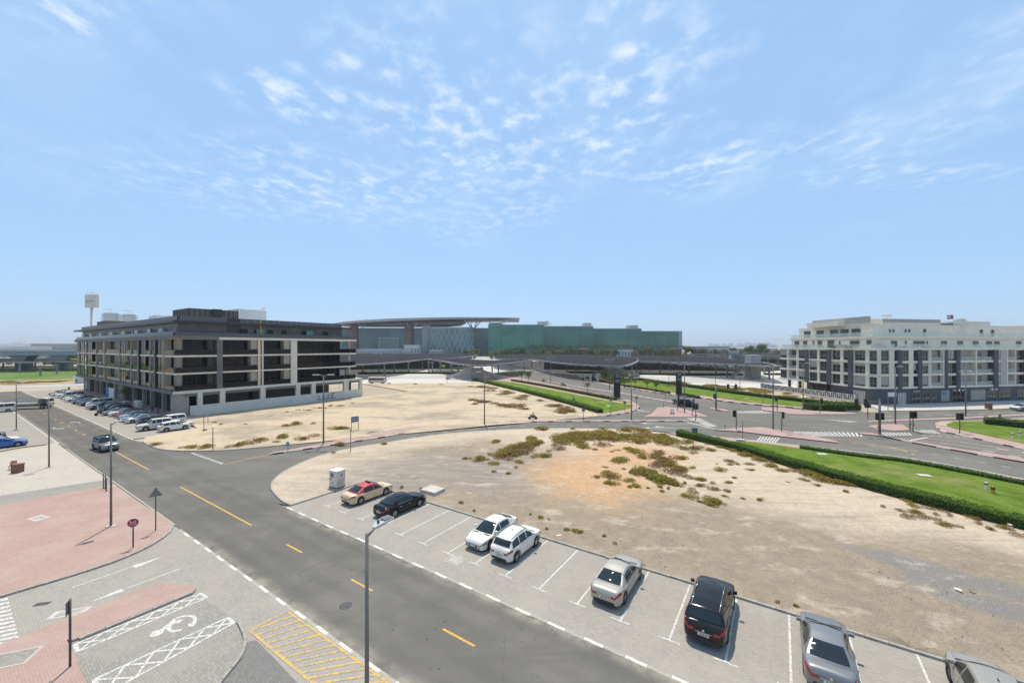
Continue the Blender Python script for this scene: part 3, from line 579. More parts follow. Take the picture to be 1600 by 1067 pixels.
dash(GP(880,610, 950,621, 1000,627), .14, mz, 'white_paint', 6, .4); dash(GP(940,600, 1040,618.5, 1120,630), .14, mz, 'white_paint', 8, .4)
dash(GP(1330,692, 1420,703, 1540,723, 1650,745), .14, mz, 'white_paint', 9, .35); dash(GP(1380,650.5, 1500,648.2, 1600,643), .16, mz, 'white_paint', 8, .4)
# ================================================================== building materials
def glassmat(name, col, rough=.04, ior=2.0, spec=.5, var=.25, scale=.6, wob=.06, wsc=.35):
    """dark tinted glazing with slightly uneven panes"""
    m = mat(name, col, rough, var, scale, 0, ior=ior, spec=spec); t = m.node_tree; b = t.nodes['Principled BSDF']
    tcn = nd(t, 'ShaderNodeTexCoord'); n2 = nd(t, 'ShaderNodeTexNoise', i_Scale=wsc, i_Detail=2.0); t.links.new(tcn.outputs['Object'], n2.inputs[0])
    bp = nd(t, 'ShaderNodeBump', i_Strength=wob, i_Distance=.6); t.links.new(n2.outputs[0], bp.inputs['Height']); t.links.new(bp.outputs[0], b.inputs['Normal']); return m
glassmat('glass_dark', (.008,.009,.011), .03, 1.45, .3); glassmat('glass_mirror', (.016,.018,.019), .03, 1.42, .4); glassmat('glass_rail_dark', (.010,.010,.011), .05, 1.45, .35)
glassmat('glass_street', (.012,.014,.014), .03, 1.3, .35); glassmat('glass_win', (.045,.05,.052), .03, 1.6); glassmat('glass_pane', (.03,.034,.036), .03, 1.75); glassmat('glass_shop', (.02,.023,.025), .05, 1.6)
mat('glass_green', (.60,.66,.60), .08, .12, 1, spec=.5, alpha=.42); mat('glass_sea', (.10,.24,.24), .08, .2, 1, spec=.6, alpha=.8); mat('glass_clear', (.42,.50,.48), .06, .1, 1, spec=.6, alpha=.45)
mat('white_render', (.66,.595,.50), .8, .07, .5, .08, 20); mat('beige_render', (.38,.33,.265), .85, .08, .5, .1, 20); mat('grey_render', (.155,.148,.138), .8, .1, .6, .1, 20)
mat('dark_render', (.03,.03,.032), .6, .2, .6); mat('black_panel', (.011,.011,.013), .35, .2, .5, ior=1.6); mat('grey_clad', (.062,.062,.066), .45, .15, .25, ior=1.7)
mat('grey_clad2', (.085,.085,.09), .45, .12, .4, ior=1.7); mat('mullion', (.045,.045,.048), .45, .1, 2, metal=.4); mat('light_mullion', (.30,.30,.30), .5, .1, 2)
mat('garage_wall', (.115,.11,.105), .9, .15, .4); mat('brown_louvre', (.12,.098,.078), .7, .15, 1); mat('orange_pipe', (.45,.22,.05), .6, .1, 2); mat('roof_white', (.63,.63,.61), .8, .06, .6)
mat('charcoal', (.085,.085,.095), .8, .12, .5, .1, 20); mat('stone_white', (.72,.655,.55), .85, .06, .4, .06, 20); mat('stone_grey', (.42,.40,.37), .85, .08, .4); mat('louvre_pale', (.40,.375,.345), .8, .1, 1); mat('door_brown', (.12,.05,.04), .6, .2, 2)
mat('banner_white', (.62,.60,.58), .6, .04, 2); mat('banner_red', (.30,.035,.03), .6, .1, 2); mat('banner_ink', (.10,.09,.09), .6, .1, 2); mat('sign_white', (.75,.74,.72), .5, .03, 2); mat('sign_blue', (.05,.20,.45), .5, .1, 2); mat('sign_black', (.015,.015,.016), .4, .1, 2)
mat('blind', (.40,.375,.33), .9, .1, 2); mat('steel', (.33,.33,.33), .45, .12, 2, metal=.5); mat('galv', (.27,.265,.255), .55, .15, 1.5, metal=.2); mat('dark_steel', (.10,.10,.10), .5, .15, 2, metal=.3)

class Face:
    """one elevation of a building: s runs along it, d into the building, z up"""
    def __init__(f, root, org, ang): f.r = root; f.o = Vector((org[0], org[1], 0)); f.a = ang
    def put(f, mb, name, m, parent=None): return mb.build(name, m, parent) if parent else mb.build(name, m, f.r, f.o, f.a)
    def box(f, name, m, *b, parent=None): return f.put(MB().box(*b), name, m, parent)
    def window(f, s0, s1, z0, z1, d, glass, frame, nx=1, nz=1, bar=.07, name='window', proud=.04):
        w_ = f.put(MB().box(s0, s1, d, d+.05, z0, z1), name, glass); mb = MB(); e = bar
        for i in range(nx+1):
            x = s0+(s1-s0)*i/nx; x = min(max(x, s0+e/2), s1-e/2); mb.box(x-e/2, x+e/2, d-proud, d-.002, z0, z1)
        for j in range(nz+1):
            z = z0+(z1-z0)*j/nz; z = min(max(z, z0+e/2), z1-e/2); mb.box(s0+e, s1-e, d-proud*.8, d-.003, z-e/2, z+e/2)
        f.put(mb, 'window_frame', frame, w_); return w_
    def rail(f, s0, s1, d, z0, h, glass, cap='steel', n=None, name='railing'):
        n = n or max(1, round((s1-s0)/1.6)); g = MB()
        for i in range(n):
            a = s0+(s1-s0)*i/n+.02; b = s0+(s1-s0)*(i+1)/n-.02; g.box(a, b, d, d+.025, z0+.04, z0+h)
        o = f.put(g, name, glass)
        if cap: f.put(MB().box(s0, s1, d-.015, d+.04, z0+h+.001, z0+h+.045), 'handrail', cap, o)
        return o

# ================================================================== dark office building along the street
def dark_building():
    root = thing('office_building', 'dark grey office building with white balcony slabs and shopfronts beside the parked cars', 'building', W(-103.1,30.7), -RA)
    st = Face(root, (0,0), 0); sd = Face(root, (0,0), R(90)); FL = [(5.3,8.7),(9.05,12.35),(12.75,16.1)]
    XL, YR = -92.0, 36.7
    MB().box(XL+4, -2.2, .2, YR, 5.2, 16.3).build('core', 'dark_render', root)
    MB().box(XL+3, -5, 3.5, 14, 0, 4.8).box(XL+3, -9, 14, YR, 0, 4.8).build('ground_floor', 'garage_wall', root)
    # floor slabs: white nosing on the side, grey band on the street
    MB().box(XL, 0, -2, 42.5, 4.72, 5.3).build('floor_band', 'white_render', root)
    MB().box(XL-.05, -.03, -2.06, -1.95, 4.70, 5.42).build('band_fascia', 'grey_render', root)
    for z0, z1 in ((8.7,9.05),(12.35,12.75)): MB().box(XL+1, 0, -1.75, 40.4, z0, z1).build('floor_slab', 'white_render', root)
    MB().box(XL-.6, .02, -2.1, 40.6, 16.1, 16.66).build('cornice', 'white_render', root)
    MB().box(XL-.64, .08, -2.16, -1.9, 16.12, 16.9).box(.02, .1, -2.16, 6.1, 16.12, 16.9).build('cornice_fascia', 'grey_render', root)
    # --- street elevation: (from, to, kind) seen from the corner leftwards
    bays = [(-11,-6.2,'G'),(-12.2,-11,'D'),(-15.0,-12.4,'B'),(-18.6,-15.6,'K'),(-23.0,-18.6,'G'),(-24.2,-23.0,'D'),(-29.8,-24.4,'B'),(-34.8,-29.8,'K'),(-39.4,-34.8,'G'),(-54.6,-40.4,'BB'),(-58.5,-55.7,'G'),(-64.4,-58.5,'B'),(-70.5,-64.6,'K'),(-77,-70.5,'G'),(-81,-77.8,'K'),(-87,-81,'G'),(-91.6,-87.6,'G')]
    for a, b, k in bays:
        if k == 'D': st.box('pilaster', 'mullion', a, b, -1.98, -.2, 5.3, 16.1); continue
        for z0, z1 in FL:
            if k == 'G': st.window(a+.1, b-.1, z0+.05, z1-.03, -1.72, 'glass_street', 'mullion', max(1, round((b-a)/2.4)), 2, .08)
            elif k == 'K':
                st.box('dark_panel', 'black_panel', a+.05, b-.05, -1.2, -.9, z0+1.0, z1); st.rail(a+.05, b-.05, -1.7, z0, 1.0, 'glass_street', None)
            else:
                st.box('recess_wall', 'beige_render', a+.05, b-.05, .05, .3, z0, z1)
                st.window(a+(b-a)*.35, b-.9, z0+.02, z0+2.6, -.02, 'glass_dark', 'mullion', 3 if k == 'BB' else 2, 1, .07, 'balcony_door')
                st.rail(a+.05, b-.05, -1.7, z0, 1.05, 'glass_street', None)
    for x in (-6.1, -15.3, -40.0, -55.2, -24.3, -77.4, -64.5, -87.3, -30.0): st.box('column', 'beige_render', x-.22, x+.22, -1.93, -.6, 5.3, 16.1)
    for z0, z1 in FL:                                                       # the open corner
        st.box('recess_wall', 'beige_render', -5.75, -2.0, -.25, .15, z0, z1)
        st.rail(-5.7, -.15, -1.82, z0, 1.08, 'glass_rail_dark', 'mullion', 3)
    # --- side elevation
    spans = [(-1.6,5.6),(6.9,14.0),(15.3,21.6),(23.5,36.6)]
    for i, (a, b) in enumerate(spans):
        for z0, z1 in FL:
            n = max(3, round((b-a)/1.5)); lo = a+(1.9 if i == 0 else .1)
            sd.window(lo, b-(1.4 if i in (0,1,2) else .05), z0, z1, 2.15, 'glass_dark', 'mullion', n, 2, .06)
            if i in (1, 2): sd.box('return_wall', 'beige_render', b-1.35, b-.02, .35, 2.6, z0, z1)
            if i == 0: sd.box('return_wall', 'black_panel', b-1.35, b-.05, .9, 2.6, z0, z1)
            end = 40.3 if i == 3 else b
            sd.rail(a, end, .06, z0, 1.12, 'glass_rail_dark', 'mullion')
    sd.box('column', 'grey_render', 5.75, 6.8, -.06, 2.2, 5.3, 16.1)
    for a, b in ((14.1,14.5),(14.95,15.25),(21.75,23.3)): sd.box('column', 'white_render', a, b, -.05, 1.2, 5.3, 16.1)
    sd.box('drain_pipe', 'orange_pipe', 14.6, 14.85, .1, .35, 5.3, 21.0)
    sd.box('column', 'beige_render', 38.3, 38.9, .5, 1.1, 5.3, 16.1)
    for y in (6.0, 14.7, 22.8, 31): sd.box('glass_screen', 'glass_sea', y, y+.06, -.02, 2.0, 5.35, 6.9)
    # --- ground floor, street: piers and shopfronts
    for x0, x1 in ((-5.2,-4.2),(-13.1,-12.5),(-21.5,-20.9),(-27.4,-26.8),(-35.4,-34.8),(-45.2,-44.6),(-53.8,-52.6),(-62.1,-61.5),(-69.8,-69.2),(-75.8,-75.2)): st.box('pier', 'beige_render', x0, x1, -.3, .8, .1, 4.72)
    fr = [(-12.5,-5.2),(-20.9,-13.1),(-26.8,-21.5),(-34.8,-27.4),(-44.6,-35.4),(-61.5,-53.8),(-69.2,-62.1),(-75.2,-69.8),(-82,-75.8)]
    for a, b in fr: st.window(a, b, .14, 4.4, .5, 'glass_shop', 'mullion', max(2, round((b-a)/2)), 2, .07, 'shopfront')
    st.box('wall', 'beige_render', -52.6, -45.2, .4, .8, .1, 4.72); st.box('wall', 'grey_render', -91, -82.1, -.3, 3.6, 0, 4.72); st.box('shop_door', 'black_panel', -88.5, -86, -.36, -.32, .1, 3.2)
    # --- ground floor, side: low parapet wall, piers and dark openings above it
    for i in range(7): sd.box('parapet_panel', 'white_render', .9+i*5.95, .9+(i+1)*5.95-.03, -.12, .25, -.3, 2.06)
    for a, b in ((2.2,3.1),(6.3,7.3),(14.6,15.7),(23.0,24.1),(27.1,28.2),(36.5,38.0),(41.6,42.5)): sd.box('pier', 'white_render', a, b, -.1, .6, 2.065, 4.72)
    sd.box('soffit_beam', 'grey_render', .2, 42.4, .05, .55, 4.1, 4.71)
    sd.box('side_wall', 'beige_render', -1.2, .88, .5, 4.2, .05, 4.72); sd.box('rear_wall', 'garage_wall', 15, 30, 5, 5.3, 0, 4.7)
    for a, b in ((32,33.5),(39,40.5)): sd.box('pier', 'garage_wall', a, b, 2.5, 4, 0, 4.7)
    # banner on the wall
    bn = sd.put(MB().box(28.6, 33.9, -.19, -.13, .25, 1.85), 'banner', 'banner_white'); mk = MB()
    mk.box(28.6, 33.9, -.197, -.192, .25, .42, 0).box(32.2, 33.7, -.197, -.192, 1.6, 1.8, 0)
    for j in range(3):
        mk.box(28.8, 29.2, -.197, -.192, .56+j*.36, .78+j*.36, 0)
        for i in range(3): mk.box(29.9+i*1.25, 30.8+i*1.25, -.197, -.192, .56+j*.33, .72+j*.33, 1)
    sd.put(mk, 'banner_print', ['banner_red','banner_ink'], bn)
    # --- set-back top storey with metal cladding
    MB().box(-90.5, -1.3, -.6, 36.8, 16.66, 19.6).build('top_storey', 'grey_clad', root)
    for f, s0, s1, d in ((st,-90.4,-1.4,-.64),(sd,-.5,36.7,1.26)):
        n = round((s1-s0)/1.45); mb = MB(); mb2 = MB()
        for i in range(n):
            a, b = s0+(s1-s0)*i/n, s0+(s1-s0)*(i+1)/n-.05; bl = (f is sd and i in (6,7)) or (f is st and i%14 in (4,5))
            for z0, z1 in ((17.9,18.6),(18.65,19.5)): mb.box(a, b, d, d+.06, z0, z1, 2 if bl else (1 if (i*7+int(z0))%5 == 0 else 0))
            mb2.box(a, b, d+(.1 if f is st else .3)-.35, d, 20.06, 21.05, 2 if bl else 0)
        o = f.put(mb, 'cladding', ['grey_clad','grey_clad2','black_panel']); o['kind'] = 'stuff'; o = f.put(mb2, 'roof_parapet', ['grey_clad2','grey_clad','black_panel']); o['kind'] = 'stuff'
    for a, b in ((-5,-2.2),(-14,-11.5),(-22,-19),(-36,-33),(-45,-42),(-58,-55),(-70,-67),(-82,-79)): st.window(a, b, 16.75, 18.8, -.7, 'glass_dark', 'mullion', 2, 1, .08)
    for a, b in ((10.5,12.3),(16.8,18),(20,21.2),(25,26.4),(31,32.6)): sd.window(a, b, 17.0, 18.75, 1.2, 'glass_dark', 'mullion', 2, 1, .08)
    MB().box(-95.5, .1, -1.9, 38.8, 19.6, 20.05).build('roof_canopy', 'grey_render', root)
    MB().box(-95.6, .16, -1.96, -1.85, 19.55, 20.0).box(.1, .17, -1.9, 38.85, 19.55, 20.0).build('canopy_edge', 'mullion', root)
    MB().box(-90, -2, -.3, 36.5, 20.05, 20.4).build('roof', 'roof_white', root)
    st.rail(-91.5, -.1, -1.9, 16.66, 1.0, 'glass_rail_dark', 'steel', 40, 'terrace_parapet')
    sd.box('terrace_parapet', 'grey_clad', -1.7, 40.4, .02, .2, 16.66, 17.62)
    for x in (-9,-17,-27,-38,-50,-62,-74,-85): st.box('terrace_screen', 'glass_sea', x-2.6, x, -1.3, -1.24, 16.7, 18.6)
    for y in (14,26): sd.box('terrace_screen', 'glass_sea', y, y+1.8, .5, .56, 16.7, 18.7)
    # --- roof plant
    lv = MB().box(-14, -4, 2.0, 11.5, 20.4, 23.0)
    lo = lv.build('plant_screen', 'brown_louvre', root); mb = MB()
    for i in range(11): mb.box(-3.98, -3.9, 2.0+i*.93, 2.08+i*.93, 20.4, 23.05)
    for i in range(11): mb.box(-14+i*.98, -13.9+i*.98, 1.9, 1.98, 20.4, 23.05)
    mb.build('screen_post', 'mullion', lo)
    MB().box(-4.2, -3.4, 6.2, 8.0, 21.6, 23.1).build('roof_unit', 'mullion', root)
    MB().box(-20, -8, 13, 19.5, 20.4, 23.9).build('plant_room', 'roof_white', root)
    MB().box(-30, -24, 1.5, 6, 20.4, 22.3).box(-47, -38, 2, 5, 20.4, 21.7).build('plant_room', 'roof_white', root)
    MB().box(-78, -66, .6, 5, 20.4, 22.5).build('plant_screen', 'brown_louvre', root)
    MB().box(-88, -82, 1, 4, 20.4, 21.4).build('roof_unit', 'steel', root)
    MB().lathe([(0,-.35),(.55,-.1),(.75,.2)], 14, 0, (-11,20,24.6)).tube((-11,20,23.9),(-11,20,24.4),.06).build('satellite_dish', 'roof_white', root)
    return root
dark_building()

# ================================================================== white apartment building on the right
def white_building():
    root = thing('apartment_building', 'white stone apartment building with charcoal pilasters and dark ground floor shops', 'building', (0,0,0))
    A, B, C = (88.6,131.5), (89.8,100.2), (96.6,100.0); aw = math.atan2(B[1]-A[1], B[0]-A[0]); asn = R(10.5)
    we = Face(root, A, aw); ch = Face(root, B, 0); so_ = Face(root, C, asn)
    def hit(f, px):
        k = (px-800)/FPX; ca, sa = math.cos(f.a), math.sin(f.a); return (k*f.o.y-f.o.x)/(ca-k*sa)
    Z = [4.15, 7.35, 10.65, 13.9]; LW = 31.3; LS = 62.0
    ca, sa = math.cos(asn), math.sin(asn)
    D = (C[0]+LS*ca, C[1]+LS*sa); E2 = (D[0]-18*sa, D[1]+18*ca)
    def foot(i): # footprint set in by i
        return [(A[0]+i, A[1]-i*.6), (B[0]+i, B[1]+i*.8), (C[0]+i*.1, C[1]+i), (D[0]-i*sa, D[1]+i*ca), (E2[0], E2[1]), (110, 135-i*.3)]
    MB().prism(foot(1.0), 4.15, 13.9).build('core', 'stone_grey', root)
    base = [(B[0]-.1,112), (B[0]-.1,B[1]-.1), (C[0],C[1]-.12), (D[0],D[1]-.12), E2, (112,118)]
    MB().prism(base, 0, 4.0, 0).build('ground_floor', 'charcoal', root)
    for i, z in enumerate(Z):
        ft = foot(-.15); MB().prism(ft, z-.18, z+.32, 0, None, True).build('floor_band', 'stone_white', root)
    X8 = lambda x: 1200+.25*x
    # kinds: W window, P charcoal pilaster, B balcony
    west = [(75,118,'W'),(130,177,'B'),(190,234,'W'),(235,256,'P'),(258,307,'W'),(322,370,'W'),(371,398,'P'),(400,452,'W'),(470,503,'W'),(505,535,'P'),(540,612,'W'),(632,675,'W')]
    south = [(808,832,'P'),(835,880,'W'),(908,931,'W'),(932,957,'P'),(960,1003,'W'),(1018,1092,'B'),(1097,1118,'P'),(1120,1170,'W'),(1172,1195,'P'),(1197,1294,'B'),(1302,1404,'B'),(1405,1431,'P'),(1433,1447,'W'),(1497,1545,'B'),(1550,1592,'W'),(1594,1615,'P'),(1620,1660,'W'),(1675,1740,'B'),(1745,1765,'P'),(1770,1830,'W'),(1850,1900,'W')]
    for f, L, n in ((we, west, 0), (ch, [(706,757,'W'),(789,806,'W')], 1), (so_, south, 2)):
        prev = 0.0; end = (LW, 6.8, LS)[n]
        for a, b, k in L:
            s0, s1 = hit(f, X8(a)), hit(f, X8(b))
            if k == 'P':
                f.box('pilaster', 'charcoal', s0, s1, -.3, 1.0, 3.9, 13.72); prev = max(prev, s1); continue
            if s0-prev > .08: f.box('pier', 'stone_white', prev, s0, -.04, 1.02, 4.47, 13.72)
            prev = s1
            for i in range(3):
                z0, z1 = Z[i]+.32, Z[i+1]-.18
                if k == 'W':
                    f.window(s0, s1, z0+.05, z1-.12, .22, 'glass_pane' if (i*5+int(a))%3 else 'glass_win', 'light_mullion' if n < 2 else 'mullion', max(1, round((s1-s0)/1.1)), 1, .06)
                    rb = random.Random(int(a)*31+i)
                    if rb.random() < .28: f.box('blind', 'blind', s0+.06, s1-.06, .195, .214, z1-.14-(z1-z0)*rb.choice((.25,.4,.6,.8)), z1-.14)
                    f.box('transom', 'light_mullion', s0, s1, .14, .21, z0+.85, z0+.93)
                    f.box('lintel', 'stone_white', s0-.02, s1+.02, .0, 1.0, z1-.12, z1-.002)
                else:
                    f.box('recess_wall', 'stone_grey', s0, s1, 1.05, 1.3, z0, z1)
                    m_ = (s0+s1)/2; f.window(s0+.2, s0+(s1-s0)*.62, z0+.02, z0+2.4, .98, 'glass_win', 'light_mullion', 2, 1, .06, 'balcony_door')
                    f.rail(s0+.02, s1-.02, .0, z0-.1, 1.05, 'glass_clear', 'steel')
        if end-prev > .1: f.box('pier', 'stone_white', prev, end, -.04, 1.02, 4.47, 13.72)
    for a in (1010,1094,1297,1490): s = hit(so_, X8(a)); so_.box('column', 'stone_white', s-.12, s+.22, -.2, .6, 3.9, 13.74)
    s0, s1 = hit(so_, X8(1450)), hit(so_, X8(1485)); so_.box('wall_panel', 'stone_grey', s0, s1, -.2, -.05, 4.47, 13.7)
    # terrace and the two set-back storeys
    def ring(i, z0, z1, m, name): MB().prism(foot(i), z0, z1).build(name, m, root)
    ring(2.6, 14.2, 17.0, 'stone_white', 'upper_storey'); ring(2.2, 16.7, 17.25, 'stone_white', 'floor_band'); ring(4.4, 17.2, 20.4, 'stone_white', 'upper_storey')
    for f, s0, s1 in ((we, .5, LW-.3), (ch, .2, 6.6), (so_, .2, LS)): f.rail(s0, s1, .05, 14.2, 1.05, 'glass_green', None, max(2, round((s1-s0)/2.4)), 'terrace_railing')
    wu, cu, su = Face(root, (A[0]+2.6,A[1]-1.6), aw), Face(root, (B[0]+2.6,B[1]+2.1), 0), Face(root, (C[0]+.26,C[1]+2.6), asn)
    w2, c2, s2 = Face(root, (A[0]+4.4,A[1]-2.6), aw), Face(root, (B[0]+4.4,B[1]+3.5), 0), Face(root, (C[0]+.44,C[1]+4.4), asn)
    for f, s0, s1 in ((wu, .3, LW-3), (su, .3, LS-1)): f.rail(s0, s1, -.3, 17.25, 1.05, 'glass_green', None, max(2, round((s1-s0)/2.6)), 'terrace_railing')
    cu.rail(-.3, 4.4, -.3, 17.25, 1.05, 'glass_green', None, 2, 'terrace_railing')
    for s, wd, h in ((1.5,1.8,2.1),(5,1.6,2.1),(8.8,.5,1.6),(10.6,1.6,2.1),(14.2,2.2,2.2),(18,.5,1.4),(21.5,2.8,1.9),(26.4,1.4,1.5)): wu.window(s, s+wd, 14.25 if h > 1.7 else 15, 14.25+h if h > 1.7 else 15+h*.8, -.03, 'glass_win', 'light_mullion', 2, 1, .06)
    for s in (1.0,8.2,10.0,17.5,23,28.4,33.2,36,44,52): su.window(s, s+1.9, 14.6, 16.1, -.03, 'glass_win', 'light_mullion', 3, 1, .06)
    for s in (5.5,12.5): su.window(s, s+.5, 14.9, 16.1, -.03, 'glass_win', 'light_mullion', 1, 1, .06)
    for s in (2,7,12,15.5,19): w2.window(s, s+2.6, 17.3, 19.5, -.03, 'glass_win', 'light_mullion', 3, 1, .06)
    for s in (2.2,3.4,7.4,8.6): s2.window(s, s+.6, 18.0, 19.2, -.03, 'glass_win', 'light_mullion', 1, 1, .05)
    for s in (13.6,33.5,37.6): s2.box('roof_door', 'door_brown', s, s+.9, -.05, -.01, 17.3, 19.3)
    # roof screens, steps in the skyline
    MB().box(91.6, 95, 112, 123, 20.4, 21.7).box(94, 101.5, 107, 127, 17.3, 22.0).build('roof_screen_wall', 'stone_white', root)
    w2.box('roof_screen', 'louvre_pale', 5.5, 24.5, -.02, .12, 20.9, 22.6); w2.box('roof_screen', 'stone_white', 5.4, 24.6, .02, .3, 20.3, 20.95)
    s2.box('roof_screen', 'louvre_pale', .3, 19.5, -.02, .12, 21.0, 21.9); s2.box('roof_parapet', 'stone_white', .2, 19.6, .02, .4, 20.3, 21.05)
    s2.box('pergola_screen', 'grey_render', 20.2, 27.2, 1.0, 4, 19.4, 21.0); s2.box('roof_storey', 'stone_white', 27.4, 38.2, .6, 8, 19.9, 21.6); 
    pg = MB()
    for i in range(7): pg.box(39+i*2, 39.15+i*2, .5, .65, 17.3, 20.0)
    pg.box(38.9, 51.2, .45, .7, 20.0, 20.15).box(38.9, 51.2, 4.4, 4.6, 20.0, 20.15); s2.put(pg, 'pergola', 'stone_grey')
    s2.box('roof_storey', 'stone_white', 53, 61, .3, 8, 17.3, 20.9); s2.box('roof_screen', 'louvre_pale', 53.2, 60.8, .2, .28, 19.5, 20.7)
    # roof dish, aerials
    c = P(1498,504,110); d = MB().lathe([(0,-.5),(1.0,-.3),(1.9,.25)], 20); ds = d.build('satellite_dish', 'roof_white', root, (c.x,c.y,c.z-.6)); ds.rotation_euler = (R(-52),R(18),0)
    MB().tube((0,0,-1.2),(0,0,-.4),.08).build('dish_mount', 'steel', ds)
    for px in (1381,1387,1391): c = P(px,497,112); MB().lathe([(0,-.15),(.35,-.08),(.5,.1)], 12).build('satellite_dish', 'roof_white', root, (c.x,c.y,c.z+.5)).rotation_euler = (R(-70),R(20),0)
    # shops of the ground floor
    g = Face(root, (C[0],C[1]-.12), asn)
    R5 = lambda x: 1340+.1687*x
    def gs(x): return hit(g, R5(x))
    for a, b in ((500,578),(595,668),(682,725)): g.window(gs(a), gs(b), .15, 2.9, -.04, 'glass_shop', 'light_mullion', 2, 2, .06, 'shopfront')
    for a, b in ((1192,1290),(1308,1415),(1475,1560),(1580,1680)): g.window(gs(a), gs(b), .15, 3.0, -.04, 'glass_shop', 'light_mullion', 3, 2, .06, 'shopfront')
    g.window(gs(872), gs(990), .15, 3.0, -.04, 'glass_dark', 'light_mullion', 3, 1, .06, 'shopfront')
    for a, b, m_ in ((498,582,'sign_black'),(866,994,'sign_black'),(1200,1300,'grey_render'),(1308,1415,'grey_render')): g.box('shop_sign', m_, gs(a), gs(b), -.16, -.05, 2.95, 3.65)
    for a, b in ((765,855),(1040,1190)): g.box('garage_opening', 'garage_wall', gs(a), gs(b), -.03, .02, .1, 3.5); g.box('garage_back', 'beige_render', gs(a)+.3, gs(b)-(.3), -.05, -.032, .6, 3.2)
    g.box('blue_sign', 'sign_blue', gs(783), gs(822), -.12, -.06, 2.2, 2.9)
    lt = MB()
    for a, b, n in ((510,575,7),(880,912,4),(958,985,4),(1258,1295,5)):
        for i in range(n): x0 = gs(a)+(gs(b)-gs(a))*i/n; lt.box(x0, x0+(gs(b)-gs(a))/n*.6, -.175, -.161, 3.15, 3.38)
    for c0 in (935,1240): 
        s = gs(c0); lt.add([(s+.3*math.cos(t),-.17,3.3+.3*math.sin(t)) for t in [i*math.pi/6 for i in range(12)]], [tuple(range(12))])
    g.put(lt, 'sign_lettering', 'sign_white')['kind'] = 'stuff'
    for a, b in ((372,445),): g.window(gs(a), gs(b), .1, 2.9, -.05, 'louvre_pale', 'stone_white', 3, 1, .08, 'service_door')
    cf = Face(root, (B[0]-.1,B[1]-.1), 0); wf = Face(root, (B[0]-.11,112), R(-90))
    cf.window(3.2, 5.4, .1, 3.0, -.05, 'louvre_pale', 'stone_white', 3, 1, .08, 'service_door'); wf.window(7.5, 10.9, .1, 3.2, -.05, 'louvre_pale', 'stone_white', 4, 1, .08, 'service_door')
    # open parking under the west wing
    for s in (1.5, 6, 11, 16): we.box('column', 'garage_wall', s, s+.6, 1.5, 2.1, 0, 4.0)
    MB().box(97, 110, 113, 131, 0, 3.9).build('ground_core', 'garage_wall', root)
    return root
white_building()
# flag above the roof
fl = thing('flag', 'red green white and black flag flying above the white apartment building', 'flag', P(1490,517,108))
q = P(1490,517,108); MB().tube((0,0,0),(0,0,4.3),.06).build('flagpole', 'roof_white', fl)
mat('flag_red', (.45,.02,.03), .7, .05); mat('flag_green', (.02,.20,.06), .7, .05); mat('flag_white', (.7,.7,.68), .7, .03); mat('flag_black', (.012,.012,.012), .7, .05)
mb = MB()
def wv(x, z): return (-x, .18*math.sin(x*2.6), 3.2+z+.06*math.sin(x*3))
for i in range(8):
    x0, x1 = .06+i*.24, .06+(i+1)*.24
    for j in range(3):
        z0, z1 = j*.36, (j+1)*.36; mb.quad(wv(x0,z0), wv(x1,z0), wv(x1,z1), wv(x0,z1), 0 if i < 2 else (3,2,1)[j])
mb.build('flag_cloth', ['flag_red','flag_green','flag_white','flag_black'], fl)
# patterned boundary wall in front of the white building
kw = thing('boundary_wall', 'low white boundary wall with a charcoal meander pattern before the white apartments', 'wall')
ka, kb = G(1188,608), G(1336,629.5); d = (kb-ka); L = d.length; an = math.atan2(d.y, d.x); Hh = 2.05
MB().box(0, L, 0, .22, -.1, Hh).build('wall', 'stone_white', kw, ka, an)
n = 27
for i in range(n):
    s0 = .3+i*(L-.6)/n; s1 = s0+(L-.6)/n; t = (s1-s0); mb = MB(); y0, y1 = -.05, -.004
    if i%2: mb.box(s0+.1*t, s0+.3*t, y0, y1, .75, Hh-.05).box(s0+.7*t, s0+.9*t, y0, y1, .75, Hh-.05).box(s0+.3*t, s0+.7*t, y0, y1, .75, 1.05)
    else: mb.box(s0+.1*t, s0+.3*t, y0, y1, .75, Hh-.05).box(s0+.7*t, s0+.9*t, y0, y1, .75, Hh-.05).box(s0+.3*t, s0+.7*t, y0, y1, Hh-.33, Hh-.05)
    mb.build('meander_panel', 'charcoal', kw, ka, an)

# things set out on the terraces of the white building
mat('wicker', (.16,.10,.06), .8, .2, 6); mat('cushion', (.45,.42,.37), .9, .1, 4); mat('sun_red', (.45,.10,.07), .8, .1, 4); mat('pot', (.30,.17,.11), .8, .2, 4); mat('plant_leaf', (.07,.12,.03), .8, .3, 8)
def sofa(px, z, Y, w_, label, m='wicker'):
    t = thing('outdoor_sofa', label, 'sofa', (P(px,HOR,Y).x, Y, z)); MB().box(-w_/2,w_/2,-.4,.4,.08,.42).build('seat', m, t); MB().box(-w_/2,w_/2,.28,.44,.42,.9).build('backrest', m, t); MB().box(-w_/2+.1,w_/2-.1,-.36,.26,.421,.55).build('cushion', 'cushion', t)
    for x in (-w_/2+.06, w_/2-.06):
        for y in (-.34,.34): MB().tube((x,y,0),(x,y,.08),.03,n=6).build('leg', 'mullion', t)
sofa(1304.5,14.22,110.5,3.4,'brown wicker sofa on the left terrace of the white apartments'); sofa(1323,14.22,106.4,3.0,'pale sofa on the left terrace beside the brown wicker one','cushion'); sofa(1375,14.22,101.6,3.0,'red cushioned sofa on the corner terrace of the white apartments','sun_red'); sofa(1410,14.22,103.6,2.2,'dark seat on the terrace right of the building corner'); sofa(1447,14.22,104.6,2.4,'dark wicker sofa on the front terrace of the white apartments')
